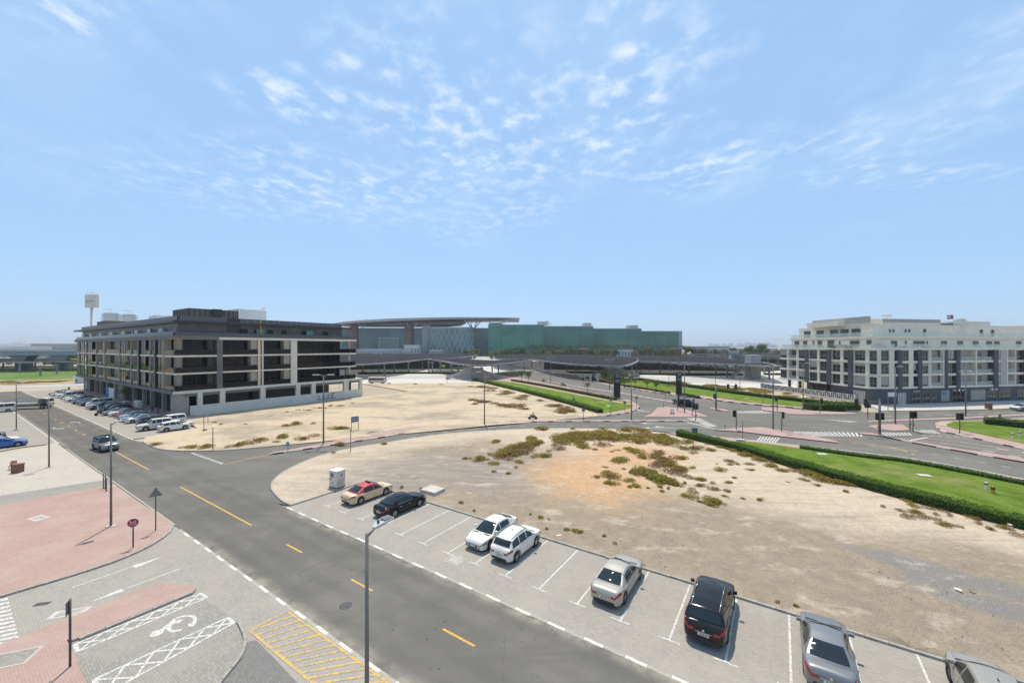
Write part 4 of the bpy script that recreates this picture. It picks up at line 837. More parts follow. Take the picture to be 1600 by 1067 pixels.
def pot(px, z, Y, h, label):
    t = thing('potted_plant', label, 'plant', (P(px,HOR,Y).x, Y, z)); MB().lathe([(0,0),(.2,0),(.28,.45),(.22,.45)], 12).build('pot', 'pot', t); mb = MB(); rg = random.Random(int(px))
    for k in range(60):
        p = Vector((rg.gauss(0,.22), rg.gauss(0,.22), .45+abs(rg.gauss(0,h*.45)))); d = Vector((rg.gauss(0,1),rg.gauss(0,1),rg.random()+.3)).normalized()*.16; q = d.orthogonal().normalized()*.06; mb.add([p-q,p+d*.5+q*.6,p+d,p+q], [(0,1,2,3)])
    mb.build('foliage', 'plant_leaf', t)
for px, Y, lb in ((1238,127,'potted plant at the left end of the terrace'),(1265,120,'potted plant beside a terrace door, left wing'),(1286,115,'potted plant between two terrace doors, left wing'),(1330,104.6,'potted plant at the right of the pale sofa'),(1428,103.8,'potted plant on the front terrace left of the wicker sofa'),(1470,105.5,'potted plant on the front terrace right of the wicker sofa')): pot(px, 14.22, Y, .8, lb)
# ================================================================== vehicles
def paintmat(name, col, metal=0.0, rough=.4, dust=.0):
    n = NT(name, rough, .5); n.b.inputs['Metallic'].default_value = metal; n.b.inputs['Specular IOR Level'].default_value = .5 if rough > .2 else .3; n.b.inputs['Coat Weight'].default_value = .35 if rough > .2 else .15; n.b.inputs['Coat Roughness'].default_value = .12
    d = n.ramp(n.noise(2.5, 5, .7), .35, .75, dust*.4, dust); n.out(n.mix(d, col, (.40,.35,.28))); return n.m
for nm, c, me, du in (('paint_white',(.70,.665,.59),0,.08),('paint_cream',(.66,.51,.30),0,.06),('paint_red',(.50,.03,.03),0,.06),('paint_black',(.005,.005,.006),.0,.004),('paint_silver',(.44,.405,.34),.45,.12),
    ('paint_grey',(.22,.22,.225),.5,.08),('paint_dusty',(.29,.275,.25),.25,.5),('paint_char',(.010,.010,.010),.0,.02),('paint_blue',(.02,.10,.36),.2,.06),('paint_navy',(.018,.025,.06),.2,.08),('paint_sky',(.17,.30,.38),.2,.08),('paint_maroon',(.22,.02,.025),.2,.06),('paint_beige',(.40,.36,.29),.3,.15),('paint_pearl',(.60,.565,.495),.1,.12)): paintmat(nm, c, me, .42 if nm not in ('paint_black','paint_char') else .16, du)
mat('tyre', (.018,.018,.018), .85, .2, 6); mat('rim', (.42,.42,.42), .3, .1, 4, metal=.8); mat('rim_dark', (.07,.07,.075), .35, .1, 4, metal=.6); mat('trim_black', (.015,.015,.016), .5, .15, 4); mat('chrome', (.6,.6,.6), .15, .05, 4, metal=1.0)
mat('car_glass', (.012,.020,.022), .03, .1, 1, ior=1.55); mat('tail_red', (.38,.012,.012), .15, .15, 8, coat=.6); mat('head_lamp', (.30,.31,.32), .08, .2, 12, coat=.8); mat('plate', (.62,.61,.57), .5, .03, 4); mat('plate_yellow', (.62,.40,.05), .5, .03, 4); mat('amber', (.55,.22,.02), .3, .1, 4); mat('plate_ink', (.03,.03,.035), .6, .05)
def lerp_pts(pts, x):
    if x <= pts[0][0]: return pts[0][1]
    for (a, fa), (b, fb) in zip(pts[:-1], pts[1:]):
        if x <= b:
            t = (x-a)/(b-a) if b > a else 0; t = t*t*(3-2*t)*.5+t*.5; return fa+(fb-fa)*t
    return pts[-1][1]
class Car:
    """a car body lofted from side profile, plan and cross section; x forward, z up, wheels on z = 0"""
    PROF = [(0,0,0),(.80,0,0),(.93,.05,0),(.985,.22,0),(1.0,.50,0),(.992,.72,0),(.965,.88,0),(.90,.965,0),(.76,1.0,.35),(.5,1.0,.75),(.25,1.0,.95),(0,1.0,1.0)]
    def __init__(c, **k): c.__dict__.update(k)
    def top(c, x): return lerp_pts(c.topz, x)
    def wid(c, x):
        h = c.L/2; e = h-abs(x); f = lerp_pts([(0,.72),(.05,.82),(.14,.895),(.40,.965),(1.0,1.0)], e); return c.Wd/2*f
    def bot(c, x):
        h = c.L/2; b = lerp_pts([(0,c.gc+.14),(.12,c.gc+.05),(.4,c.gc)], h-abs(x))
        for a in c.ax:
            r = c.wr+.055
            if abs(x-a) < r: b = max(b, c.wr+math.sqrt(max(0, r*r-(x-a)**2)))
        return b
    def pt(c, x, j, off=0.0):
        """j runs 0..11 along the half section, fractional allowed"""
        i = min(10, int(j)); t = j-i; A, B = c.PROF[i], c.PROF[i+1]; Z_, D = c.PROF[max(0,i-1)], c.PROF[min(11,i+2)]
        p = [.5*(2*A[q]+(B[q]-Z_[q])*t+(2*Z_[q]-5*A[q]+4*B[q]-D[q])*t*t+(3*A[q]-Z_[q]-3*B[q]+D[q])*t**3) for q in range(3)] if i > 1 else [A[q]+(B[q]-A[q])*t for q in range(3)]
        w_, b, tp = c.wid(x), c.bot(x), c.top(x); y = p[0]*w_; z = b+(tp-b)*p[1]+c.crown*p[2]
        if off: y += off if j < 8.5 else 0; z += off if j > 6.2 else 0
        return Vector((x, y, z))
    def stations(c):
        h = c.L/2; xs = {-h,h,-h+.05,h-.05,-h+.11,h-.11}; n = 46
        for i in range(n+1): xs.add(-h+.18+(c.L-.36)*i/n)
        for a in c.ax:
            r = c.wr+.055
            for i in range(-9, 10): xs.add(a+r*math.sin(i/9*math.pi/2))
            xs.add(a+r+.004); xs.add(a-r-.004)
        return sorted(xs)
    def body(c):
        mb = MB(); rows = []
        for x in c.stations():
            half = [c.pt(x, j) for j in (0,1,1.5,2,2.5,3,3.5,4,4.5,5,5.5,6,6.4,6.8,7.2,7.6,8,8.5,9,10,11)]; rows.append([Vector((p.x,-p.y,p.z)) for p in half]+half[::-1][1:])
        mb.grid(rows, 0, True, True)
        n = len(rows[0])
        for r, fl in ((rows[0], False), (rows[-1], True)):
            for j in range((n-1)//2):
                q = [r[j], r[j+1], r[n-2-j], r[n-1-j]]; mb.add(q, [(3,2,1,0) if not fl else (0,1,2,3)], 0, False)
        return mb
    # --- greenhouse
    def gtop(c, x): return lerp_pts(c.roof, x)
    def gy(c, x, z):
        zb, zr = c.belt, c.zr; f = max(0, min(1.1, (z-zb)/(zr-zb))); wb = min(c.wid(x)*.955, c.Wd/2*.94); return wb-(wb-c.Wd/2*c.tumble)*f-.015*math.sin(math.pi*min(1, f))*-1
    def side(c, x, z, off=0): return Vector((x, c.gy(x, z)+off, z))
    def roofpt(c, x, s, off=0):
        zt = c.gtop(x); y = c.gy(x, zt)*s; bow = .14*(s*s); m_ = (c.roof[0][0]+c.roof[-1][0])/2
        steep = 1 if (x > c.ws[1] or x < c.rw[1]) else .25
        return Vector((x-bow*steep*(1 if x > m_ else -1)*.9, y, zt+.05*(1-s*s)+off))
    def cabin(c):
        mb = MB(); x0, x1 = c.roof[0][0], c.roof[-1][0]; n = 34; rows = []
        xs = sorted({x0+(x1-x0)*i/n for i in range(n+1)}|{c.ws[1], c.rw[1]})
        for x in xs:
            zt = c.gtop(x); z0 = c.belt-.06; sd = []
            for t in (0,.3,.6,.85,.95,.985): z = z0+(zt-.02-z0)*t; p = c.roofpt(x, 1); sd.append(Vector((x+(p.x-x)*t, c.gy(x, z), z)))
            tp = [c.roofpt(x, s) for s in (.985,.95,.88,.7,.45,.2,0)]
            rows.append([Vector((p.x,-p.y,p.z)) for p in sd+tp]+[p for p in (sd+tp)[::-1]][1:])
        mb.grid(rows, 0, True, True); return mb
    def panel(c, x0, x1, zlo, zhi, sgn, off=.006, n=10):
        mb = MB(); rows = []
        for i in range(n+1):
            x = x0+(x1-x0)*i/n; zt = min(zhi, c.belt+(c.gtop(x)-c.belt)*.88-.03); zt = max(zt, zlo+.01); r = []
            for k in range(5):
                z = zlo+(zt-zlo)*k/4; f = (z-c.belt+.06)/max(.05, (c.gtop(x)-.02-c.belt+.06)); p = c.roofpt(x, 1); q = c.side(x, z, off); q.x += (p.x-x)*f; r.append(Vector((q.x, q.y*sgn, q.z)))
            rows.append(r)
        return mb.grid(rows, 0, True, sgn < 0)
    def screen(c, xa, xb, w_, up):
        mb = MB(); rows = []; n = 8
        for i in range(n+1):
            x = xa+(xb-xa)*i/n; rows.append([c.roofpt(x, -w_+2*w_*j/10, .012)+Vector((up*.010,0,0)) for j in range(11)])
        return mb.grid(rows, 0, True, up < 0 if xb > xa else up > 0)
    def patch(c, x0, x1, j0, j1, sgn, off=.008, n=6, m=4):
        mb = MB(); rows = [[(lambda p: Vector((p.x+(off if x0 > 0 else -off)*.6, p.y*sgn, p.z)))(c.pt(x0+(x1-x0)*i/n, j0+(j1-j0)*k/m, off)) for k in range(m+1)] for i in range(n+1)]
        return mb.grid(rows, 0, True, sgn > 0)
wheel_mesh = {}
def wheel_parts(r, wd, dark):
    k = (r, wd, dark)
    if k in wheel_mesh: return wheel_mesh[k]
    def turn(mb):
        mb.v = [(x, z, -y) for x, y, z in mb.v]; return mb
    t = turn(MB().lathe([(r*.66,-wd*.46),(r*.86,-wd*.5),(r*.96,-wd*.42),(r,-wd*.25),(r,wd*.25),(r*.96,wd*.42),(r*.86,wd*.5),(r*.66,wd*.46)], 28)).mesh('tyre', 'tyre')
    b = MB().lathe([(r*.67,-wd*.40),(r*.63,-wd*.30),(r*.60,-wd*.12),(r*.15,-wd*.10),(0,-wd*.10)], 28, 1); b.lathe([(0,-wd*.33),(r*.13,-wd*.33),(r*.15,-wd*.2)], 14); b.lathe([(r*.60,-wd*.40),(r*.68,-wd*.44),(r*.70,-wd*.38)], 28)
    for i in range(5 if not dark else 7):
        a = 2*math.pi*i/(5 if not dark else 7); c_, s_ = math.cos(a), math.sin(a); w2 = r*.10; q = lambda rr, sd: (c_*rr-s_*sd, s_*rr+c_*sd)
        v = [q(r*.10,-w2*.8), q(r*.10,w2*.8), q(r*.63,w2*1.25), q(r*.63,-w2*1.25)]; b.add([(x,y,-wd*.36) for x, y in v]+[(x,y,-wd*.2) for x, y in v], [(3,2,1,0),(0,1,5,4),(1,2,6,5),(2,3,7,6),(3,0,4,7)])
    rm = turn(b).mesh('rim', ['rim_dark' if dark else 'rim', 'trim_black']); wheel_mesh[k] = (t, rm); return t, rm
KIND = {
 'sedan': dict(L=4.78, Wd=1.86, gc=.16, wr=.34, ax=(1.43,-1.38), crown=.04, belt=.95, zr=1.45, tumble=.62,
    topz=[(-2.39,.76),(-2.34,.90),(-2.24,.99),(-1.9,1.0),(-1.4,.96),(.9,.95),(1.2,.94),(1.75,.88),(2.1,.82),(2.28,.75),(2.36,.68),(2.39,.60)],
    roof=[(-1.96,.86),(-1.72,1.09),(-1.0,1.38),(-.35,1.45),(.1,1.44),(.45,1.36),(1.4,.86)], ws=(1.28,.30), rw=(-1.80,-.98)),
 'hatch': dict(L=4.68, Wd=1.83, gc=.15, wr=.35, ax=(1.41,-1.34), crown=.04, belt=.95, zr=1.45, tumble=.62,
    topz=[(-2.34,.78),(-2.29,.95),(-2.19,1.03),(-1.95,1.04),(-1.3,.98),(.9,.95),(1.2,.94),(1.75,.88),(2.06,.82),(2.24,.75),(2.31,.68),(2.34,.60)],
    roof=[(-2.1,.88),(-1.88,1.11),(-1.05,1.39),(-.35,1.45),(.1,1.44),(.45,1.36),(1.4,.86)], ws=(1.28,.30), rw=(-1.93,-1.02)),
 'suv': dict(L=4.35, Wd=1.83, gc=.21, wr=.35, ax=(1.28,-1.30), crown=.04, belt=1.06, zr=1.63, tumble=.66,
    topz=[(-2.175,.86),(-2.12,1.0),(-2.0,1.07),(-1.2,1.06),(.9,1.07),(1.05,1.06),(1.75,.97),(2.0,.93),(2.12,.86),(2.175,.76)],
    roof=[(-2.12,1.0),(-1.62,1.52),(-1.1,1.61),(-.3,1.64),(.15,1.62),(.45,1.54),(1.3,.96)], ws=(1.16,.34), rw=(-2.04,-1.70)),
 'bigsuv': dict(L=5.05, Wd=1.98, gc=.21, wr=.39, ax=(1.55,-1.46), crown=.04, belt=1.12, zr=1.74, tumble=.68,
    topz=[(-2.525,.90),(-2.46,1.06),(-2.34,1.13),(-1.4,1.12),(1.1,1.12),(1.3,1.11),(2.05,1.02),(2.32,.98),(2.46,.90),(2.525,.78)],
    roof=[(-2.46,1.04),(-1.94,1.60),(-1.3,1.71),(-.3,1.75),(.3,1.73),(.62,1.64),(1.55,1.0)], ws=(1.42,.5), rw=(-2.36,-2.02)),
 'boxy': dict(L=4.85, Wd=1.92, gc=.24, wr=.39, ax=(1.42,-1.37), crown=.03, belt=1.17, zr=1.86, tumble=.74,
    topz=[(-2.425,.92),(-2.38,1.08),(-2.28,1.17),(-1.2,1.17),(1.0,1.17),(1.2,1.15),(2.1,1.08),(2.3,1.02),(2.39,.95),(2.425,.84)],
    roof=[(-2.36,1.16),(-2.14,1.76),(-1.6,1.84),(-.2,1.86),(.45,1.83),(1.2,1.12)], ws=(1.14,.52), rw=(-2.32,-2.16)),
 'van': dict(L=4.9, Wd=1.88, gc=.20, wr=.33, ax=(1.75,-1.15), crown=.03, belt=1.20, zr=1.98, tumble=.80,
    topz=[(-2.45,.95),(-2.41,1.12),(-2.35,1.2),(-1.2,1.2),(1.6,1.2),(2.0,1.12),(2.3,.96),(2.42,.8),(2.45,.62)],
    roof=[(-2.41,1.2),(-2.3,1.9),(-1.8,1.97),(.6,1.98),(1.2,1.93),(2.02,1.15)], ws=(1.96,1.28), rw=(-2.39,-2.32)),
}
def make_car(kind, name, label, cat, paint, loc, heading, roofpaint=None, dark_rims=False, detail=2, plate='plate', rails=None, group=None, doors=2):
    c = Car(**KIND[kind]); rt = thing(name, label, cat, loc, heading, group); h = c.L/2
    def part(mb, nm, m, parent=rt):
        o = link(nm, mb.mesh(nm, None), parent) if False else mb.build(nm, m, parent)
        if m == paint or m == roofpaint: o.material_slots[0].link = 'OBJECT'; o.material_slots[0].material = MAT[m]
        return o
    body = part(c.body(), 'body', paint); part(c.cabin(), 'cabin', roofpaint or paint)
    part(MB().box(-h+.25, h-.25, -c.Wd/2*.72, c.Wd/2*.72, c.gc-.02, c.wr*2+.12), 'underbody', 'trim_black')
    part(c.screen(c.ws[0]-.04, c.ws[1]+.03, .90, 1), 'windscreen', 'car_glass'); part(c.screen(c.rw[0]+.06, c.rw[1]-.02, .86, -1), 'rear_window', 'car_glass')
    zlo, zhi = c.belt+.035, c.zr-.10; xa, xb = c.rw[1]-.12, c.ws[0]-.34; mid = (c.ax[0]+c.ax[1])/2-.02
    if kind in ('suv','bigsuv','boxy','van'): xa = c.roof[0][0]+.32
    cuts = [xa, mid-.85, mid+.06, xb] if xa < mid-1.25 else [xa, mid+.06, xb]
    for sg in (1, -1):
        for p, q in zip(cuts[:-1], cuts[1:]): part(c.panel(p+.05, q-.03, zlo, zhi, sg), 'side_window', 'car_glass')
    t, r_ = wheel_parts(c.wr, .225, dark_rims)
    for x in c.ax:
        for sg in (-1, 1):
            o = link('wheel', t, rt, (x, sg*(c.Wd/2-.125), c.wr), 0 if sg < 0 else math.pi); link('rim', r_, o)
    for sg in (1, -1):
        part(c.patch(h-.0, h-.50, 4.7, 6.3, sg, .010), 'headlight', 'head_lamp'); yf = c.wid(h); zf0, zf1 = c.bot(h)+(c.top(h)-c.bot(h))*.60, c.bot(h)+(c.top(h)-c.bot(h))*.90
        part(MB().box(h-.03, h+.012, min(sg*yf*.60, sg*yf*.98), max(sg*yf*.60, sg*yf*.98), zf0, zf1), 'headlight', 'head_lamp')
        part(MB().box(h-.03, h+.010, min(sg*yf*.66, sg*yf*.95), max(sg*yf*.66, sg*yf*.95), c.bot(h)+.03, c.bot(h)+.12), 'fog_light', 'trim_black')
        tl = MB(); yy = c.wid(-h)
        part(c.patch(-h+.0, -h+.40, 5.3, 6.5, sg, .010), 'tail_light', 'tail_red'); zt = c.top(-h); zb = c.bot(-h); z0 = zb+(zt-zb)*.72; z1 = zb+(zt-zb)*.95
        part(MB().box(-h-.012, -h+.03, min(sg*yy*.60, sg*yy*.985), max(sg*yy*.60, sg*yy*.985), z0, z1), 'tail_light', 'tail_red')
        mr_ = MB(); x = c.ws[0]-.42; y = sg*(c.gy(x, c.belt)+.02)
        mr_.box(x-.09, x+.05, min(y, y+sg*.2), max(y, y+sg*.2), c.belt+.05, c.belt+.19); mo = part(mr_, 'wing_mirror', paint if paint != 'paint_cream' else 'paint_cream')
        if detail > 1:
            for k, xx in enumerate((mid+.16, mid-.78)):
                p = c.pt(xx, 5.0); part(MB().box(xx-.11, xx+.11, min(sg*p.y, sg*(p.y+.03)), max(sg*p.y, sg*(p.y+.03)), p.z-.015, p.z+.015), 'door_handle', 'chrome' if paint in ('paint_black','paint_silver') else paint)
            for xx in (mid+.06, mid+1.02, mid-.92):
                sm = MB(); rows = [[(lambda p: (p.x+dx, sg*p.y, p.z))(c.pt(xx, j, .003)) for dx in (-.006,.006)] for j in [2.2+i*.47 for i in range(10)]]; sm.grid(rows, 0, True, sg > 0); part(sm, 'door_seam', 'trim_black')
    part(MB().box(h-.05, h+.012, -c.wid(h)*.56, c.wid(h)*.56, c.bot(h)+.02, c.bot(h)+(c.top(h)-c.bot(h))*.84), 'grille', 'trim_black')
    part(MB().box(-h-.015, -h+.06, -c.wid(-h)*.90, c.wid(-h)*.90, c.bot(-h)-.03, c.bot(-h)+.13), 'rear_bumper', 'trim_black')
    zt, zb = c.top(-h), c.bot(-h); zp = zb+(zt-zb)*(.55 if kind in ('suv','bigsuv','boxy','van','hatch') else .60)
    pl = part(MB().box(-h-.022, -h-.001, -.25, .25, zp-.06, zp+.06), 'number_plate', plate)
    part(MB().box(h+.012, h+.03, -.25, .25, c.bot(h)+.12, c.bot(h)+.23), 'number_plate', plate)
    if detail > 1:
        ink = MB()
        for i in range(5): ink.box(-h-.025, -h-.0225, -.19+i*.075, -.145+i*.075, zp-.032, zp+.035)
        part(ink, 'plate_characters', 'plate_ink', pl); part(MB().box(-h-.016, -h-.002, -c.wid(-h)*.5, c.wid(-h)*.5, zp+.085, zp+.115), 'boot_trim', 'chrome')
        part(MB().tube((-h-.02,0,zp+.2),(-h-.002,0,zp+.2),.055,n=16), 'badge', 'chrome')
        g2 = MB(); x0, x1 = c.ws[0]+.02, c.ws[0]+.14; y = c.wid(x0)*.78; g2.add([(x0-.0,-y,c.pt(x0,9).z+.008),(x0,y,c.pt(x0,9).z+.008),(x1,y*.96,c.pt(x1,9).z+.008),(x1,-y*.96,c.pt(x1,9).z+.008)], [(0,3,2,1)]); part(g2, 'wiper_cowl', 'trim_black')
        for nm_, xs_ in (('bonnet_seam', (c.ws[0]+.2, h-.28)), ('boot_seam', (-h+.16,)) if kind in ('sedan','hatch') else ('bonnet_seam', ())):
            if len(xs_) == 2:
                for sg in (1,-1): sm = MB(); sm.grid([[(x, sg*(c.wid(x)*.76+dy), c.pt(x, 8.0).z+.004) for dy in (-.006,.006)] for x in [xs_[0]+(xs_[1]-xs_[0])*i/8 for i in range(9)]], 0, True, sg < 0); part(sm, nm_, 'trim_black')
        if paint == 'paint_black' and kind == 'sedan':
            for sg in (1,-1):
                tr = [c.side(x, min(zhi+.03, c.belt+(c.gtop(x)-c.belt)*.88), .012) for x in [xa+(xb-xa)*i/14 for i in range(15)]]; part(MB().path([(p.x, sg*p.y, p.z) for p in tr], .013, 5), 'window_trim', 'chrome'); part(MB().path([(xa, sg*(c.gy(xa,zlo)+.012), zlo-.01), (xb, sg*(c.gy(xb,zlo)+.012), zlo-.01)], .013, 5), 'window_trim', 'chrome')
    if rails or kind in ('bigsuv',):
        for sg in (1,-1): part(MB().path([(c.rw[1]+.1, sg*c.gy(-.5,c.zr)*.93, c.gtop(c.rw[1]+.1)+.03),(-.6,sg*c.gy(-.5,c.zr)*.95,c.zr+.075),(c.ws[1]-.15, sg*c.gy(0,c.zr)*.93, c.gtop(c.ws[1]-.15)+.03)], .02, 6), 'roof_rail', 'chrome' if not rails else rails)
    if kind in ('suv','bigsuv','boxy'):
        for a in c.ax:                                                         # dark wheel-arch lining
            for sg in (1,-1):
                mb = MB(); pts = [(a+(c.wr+.06)*math.cos(t), c.wr+(c.wr+.06)*math.sin(t)) for t in [math.pi*i/14 for i in range(15)]]; pts2 = [(a+(c.wr+.11)*math.cos(t), c.wr+(c.wr+.11)*math.sin(t)) for t in [math.pi*i/14 for i in range(15)]]
                y = sg*(c.wid(a)+.004); mb.grid([[(p[0],y,max(.2,p[1])) for p in pts],[(p[0],y-sg*.004,max(.2,p[1])) for p in pts2]], 0, True, sg < 0); part(mb, 'arch_trim', 'trim_black')
        part(MB().box(-.62,-.50,-.015,.015,c.zr+.03,c.zr+.10), 'roof_aerial', 'trim_black')
    rt['kindkey'] = kind; return rt
def recolour(o, paint):
    for ch in [o]+list(o.children):
        for s_ in getattr(ch, 'material_slots', []):
            if s_.link == 'OBJECT': s_.material = MAT[paint]
HIN, HOUT = math.atan2(RC, RS), math.atan2(-RC, -RS)       # nose towards the lot (v+) or towards the street (v-)
cars = []
def park(k, v, kind, name, label, paint, nose_in=True, **kw):
    """bay k of the parking court"""
    return make_car(kind, name, label, kw.pop('cat', 'car'), paint, W(-34.27+2.475*(k-.5), v, .012), (HIN if nose_in else HOUT)+kw.pop('turn', 0), **kw)
taxi = park(1.05, 24.0, 'sedan', 'taxi', 'cream taxi sedan with a red roof parked beside the white kiosk', 'paint_cream', roofpaint='paint_red', plate='plate_yellow', cat='taxi')
MB().box(-.1,.1,-.32,.32,1.475,1.6).build('roof_sign', 'trim_black', taxi); MB().box(-.5,-.3,-.3,-.18,1.467,1.476).box(-.5,-.3,-.12,0,1.467,1.476).box(-.5,-.3,.06,.18,1.467,1.476).build('roof_number', 'sign_white', taxi)['kind'] = 'stuff'
park(3.0, 23.9, 'sedan', 'parked_car', 'black saloon with chrome window trim parked next to the cream taxi', 'paint_black')
park(7.05, 24.15, 'hatch', 'parked_car', 'white saloon parked nose towards the street with a dark mesh grille', 'paint_white', False, dark_rims=True)
park(8.05, 23.7, 'suv', 'parked_car', 'white compact crossover with tinted rear window parked beside the white saloon', 'paint_white', rails='trim_black')
park(11.05, 23.6, 'sedan', 'parked_car', 'silver saloon with red tail lights parked alone in mid row', 'paint_silver')
park(13.1, 23.55, 'bigsuv', 'parked_car', 'large black sport utility vehicle with silver roof rails', 'paint_char', cat='suv')
park(15.05, 23.4, 'sedan', 'parked_car', 'steel grey saloon parked at the near end of the row', 'paint_grey')
park(17.15, 23.7, 'suv', 'parked_car', 'dust covered grey sport utility vehicle at the bottom right corner', 'paint_dusty', dark_rims=True, cat='suv')
# moving car on the street
make_car('boxy', 'moving_car', 'dark grey boxy off-road car with black roof rack driving down the street', 'car', 'paint_grey', G(165,702,.006), -RA+R(4), roofpaint='paint_char', dark_rims=True, rails='trim_black')
# right end and centre of the frame
make_car('boxy', 'moving_car', 'black sport utility vehicle waiting at the signals near the tall black sign', 'car', 'paint_black', G(1074,635.5,.008), R(-22))
make_car('sedan', 'parked_car', 'white car at the kerb before the apartment shops at the right edge', 'car', 'paint_pearl', G(1598,640.5,.13), R(186))
make_car('sedan', 'moving_car', 'white police style car on the ramp road left of the small trees', 'car', 'paint_white', G(812,585.4,.01), R(160), roofpaint='paint_sky')
make_car('suv', 'parked_car', 'white sport utility vehicle parked under the white apartment building', 'car', 'paint_pearl', (93.5,119,.01), R(165))
make_car('bigsuv', 'parked_car', 'black car deep in shade under the white apartment building', 'car', 'paint_black', (93.0,113.5,.01), R(172))
# --- rows along the dark building: the first of each kind is built, the rest are copies with their own paint
proto = {}
def far_car(kind, u, v, paint, label, nose_in=True, name='parked_car', turn=0):
    loc = W(u, v, .012); rz = (HIN if nose_in else HOUT)+turn; g = 'cars parked along the dark building' if v > 15 else 'cars parked left of the street'
    if kind not in proto: proto[kind] = make_car(kind, name, label, 'car', paint, loc, rz, detail=1, group=g); return proto[kind]
    o = dup(proto[kind], loc, rz, None, label, g); recolour(o, paint); return o
row = [('suv','paint_white','white crossover with black roof nearest the sand corner of the row',1,-87.6,24.6),('boxy','paint_pearl','large white off-roader second from the sand corner',0,-91.4,23.0),('hatch','paint_white','low white coupe half hidden between two white off-roaders',1,-89.6,25.6),
 ('boxy','paint_white','white off-roader close to the building footway behind the first pair',0,-94.4,25.9),('bigsuv','paint_navy','dark navy estate with a red tail light',1,-97.2,24.4),
 ('sedan','paint_white','white saloon between the pale blue saloon and the navy estate',0,-102.6,23.8),('sedan','paint_sky','pale blue saloon in the building row',0,-105.2,23.8),('suv','paint_beige','beige grey crossover next to the pale blue saloon',0,-107.8,23.9),('suv','paint_navy','blue crossover next to the maroon one',0,-110.5,24.2),
 ('suv','paint_maroon','maroon red crossover in the middle of the building row',0,-113.2,24.2),('hatch','paint_white','white car just beyond the maroon crossover',0,-115.8,24.0),('sedan','paint_grey','dark grey saloon beside the parked motorcycle',0,-118.5,23.6),('bigsuv','paint_char','charcoal estate in the building row',0,-121.5,24.2),
 ('bigsuv','paint_black','black off-roader beyond the charcoal estate',0,-125.0,24.3),('suv','paint_black','black crossover behind the motorcycle rider',0,-128.0,24.3),('sedan','paint_black','black saloon beyond the motorcycle',0,-131.2,23.7),('sedan','paint_silver','silver saloon half way down the far row',0,-134.6,23.8),
 ('van','paint_white','white van with dark windows half way down the far row',0,-138.0,24.4),('bigsuv','paint_char','charcoal estate beyond the white van',0,-141.6,24.0),('bigsuv','paint_navy','navy estate in the far row before the shopfront banners',0,-145.0,24.0),('sedan','paint_char','charcoal saloon in the far row',0,-148.4,23.6),
 ('suv','paint_navy','blue black crossover in the far row beside a white one',0,-152,23.8),('hatch','paint_white','white hatchback with a black wheel in the far row',0,-155.5,23.4),('sedan','paint_white','white saloon near the far end of the row',0,-160,23.6),('van','paint_pearl','white van near the far end of the row',0,-165,23.8),('boxy','paint_white','white off-roader third from the far end',0,-170,23.6),('sedan','paint_pearl','white saloon second from the far end',0,-176,23.4),('hatch','paint_silver','silver car at the far end of the row',0,-181,23.4)]
for kd, pt_, lb, ni, u, v in row: far_car(kd, u, v, pt_, lb, bool(ni), turn=random.Random(u).uniform(-.05,.05))
for kd, pt_, lb, u, v in (('sedan','paint_blue','bright blue saloon parked at the left edge of the picture',-92.9,6.4),('sedan','paint_white','white saloon beside the bright blue one at the left edge',-96.2,6.0),('suv','paint_silver','silver crossover behind the white saloon at the left edge',-99.0,4.8),('boxy','paint_black','black off-roader at the left edge',-101.8,5.0),('sedan','paint_maroon','dark red car at the far left edge',-108.5,1.2),('van','paint_white','white van at the left edge beside the truck',-143.5,9.6)):
    far_car(kd, u, v, pt_, lb, True if kd != 'van' else False)
for kd, pt_, lb, px, py in (('sedan','paint_white','tiny white car by the ramp stairs in the car park',1168,583),('suv','paint_white','white car under the canopies at the middle right',1140,575)):
    o = dup(proto[kd], G(px,py,.01), R(185), None, lb, 'cars around the station car park'); recolour(o, pt_)
# --- flatbed truck at the far left of the street
mat('truck_grey', (.33,.33,.32), .6, .15, 1)
tk = thing('flatbed_truck', 'grey flatbed truck with a railed cargo bed at the far left of the street', 'truck', W(-147,13.2,.006), -RA+R(52))
MB().box(-3.2,3.0,-1.1,1.1,.95,1.35).build('cargo_bed', 'truck_grey', tk); MB().box(-3.4,4.6,-.5,.5,.6,.94).build('chassis', 'trim_black', tk)
rl = MB()
for i in range(8):
    for y in (-1.08,1.05): rl.box(-3.2+i*.88,-3.14+i*.88,y,y+.04,1.35,2.35)
for z in (1.8,2.3): rl.box(-3.2,3,-1.09,-1.05,z,z+.08).box(-3.2,3,1.05,1.09,z,z+.08).box(-3.22,-3.18,-1.05,1.05,z,z+.08)
rl.build('cargo_rail', 'truck_grey', tk); cb = MB(); cb.prism([(3.3,.6),(5.1,.6),(5.1,1.3),(4.75,2.4),(3.3,2.4)], -1.05, 1.05); cb.v = [(x, z, y) for x, y, z in cb.v]; cb.build('cab', 'paint_white', tk); MB().box(4.72,5.0,-.95,.95,1.5,2.15).build('windscreen', 'car_glass', tk)
tt, rr = wheel_parts(.45, .28, False)
for x in (-2.2, 4.1):
    for sg in (-1, 1): o = link('wheel', tt, tk, (x, sg*.95, .45), 0 if sg < 0 else math.pi); link('rim', rr, o)
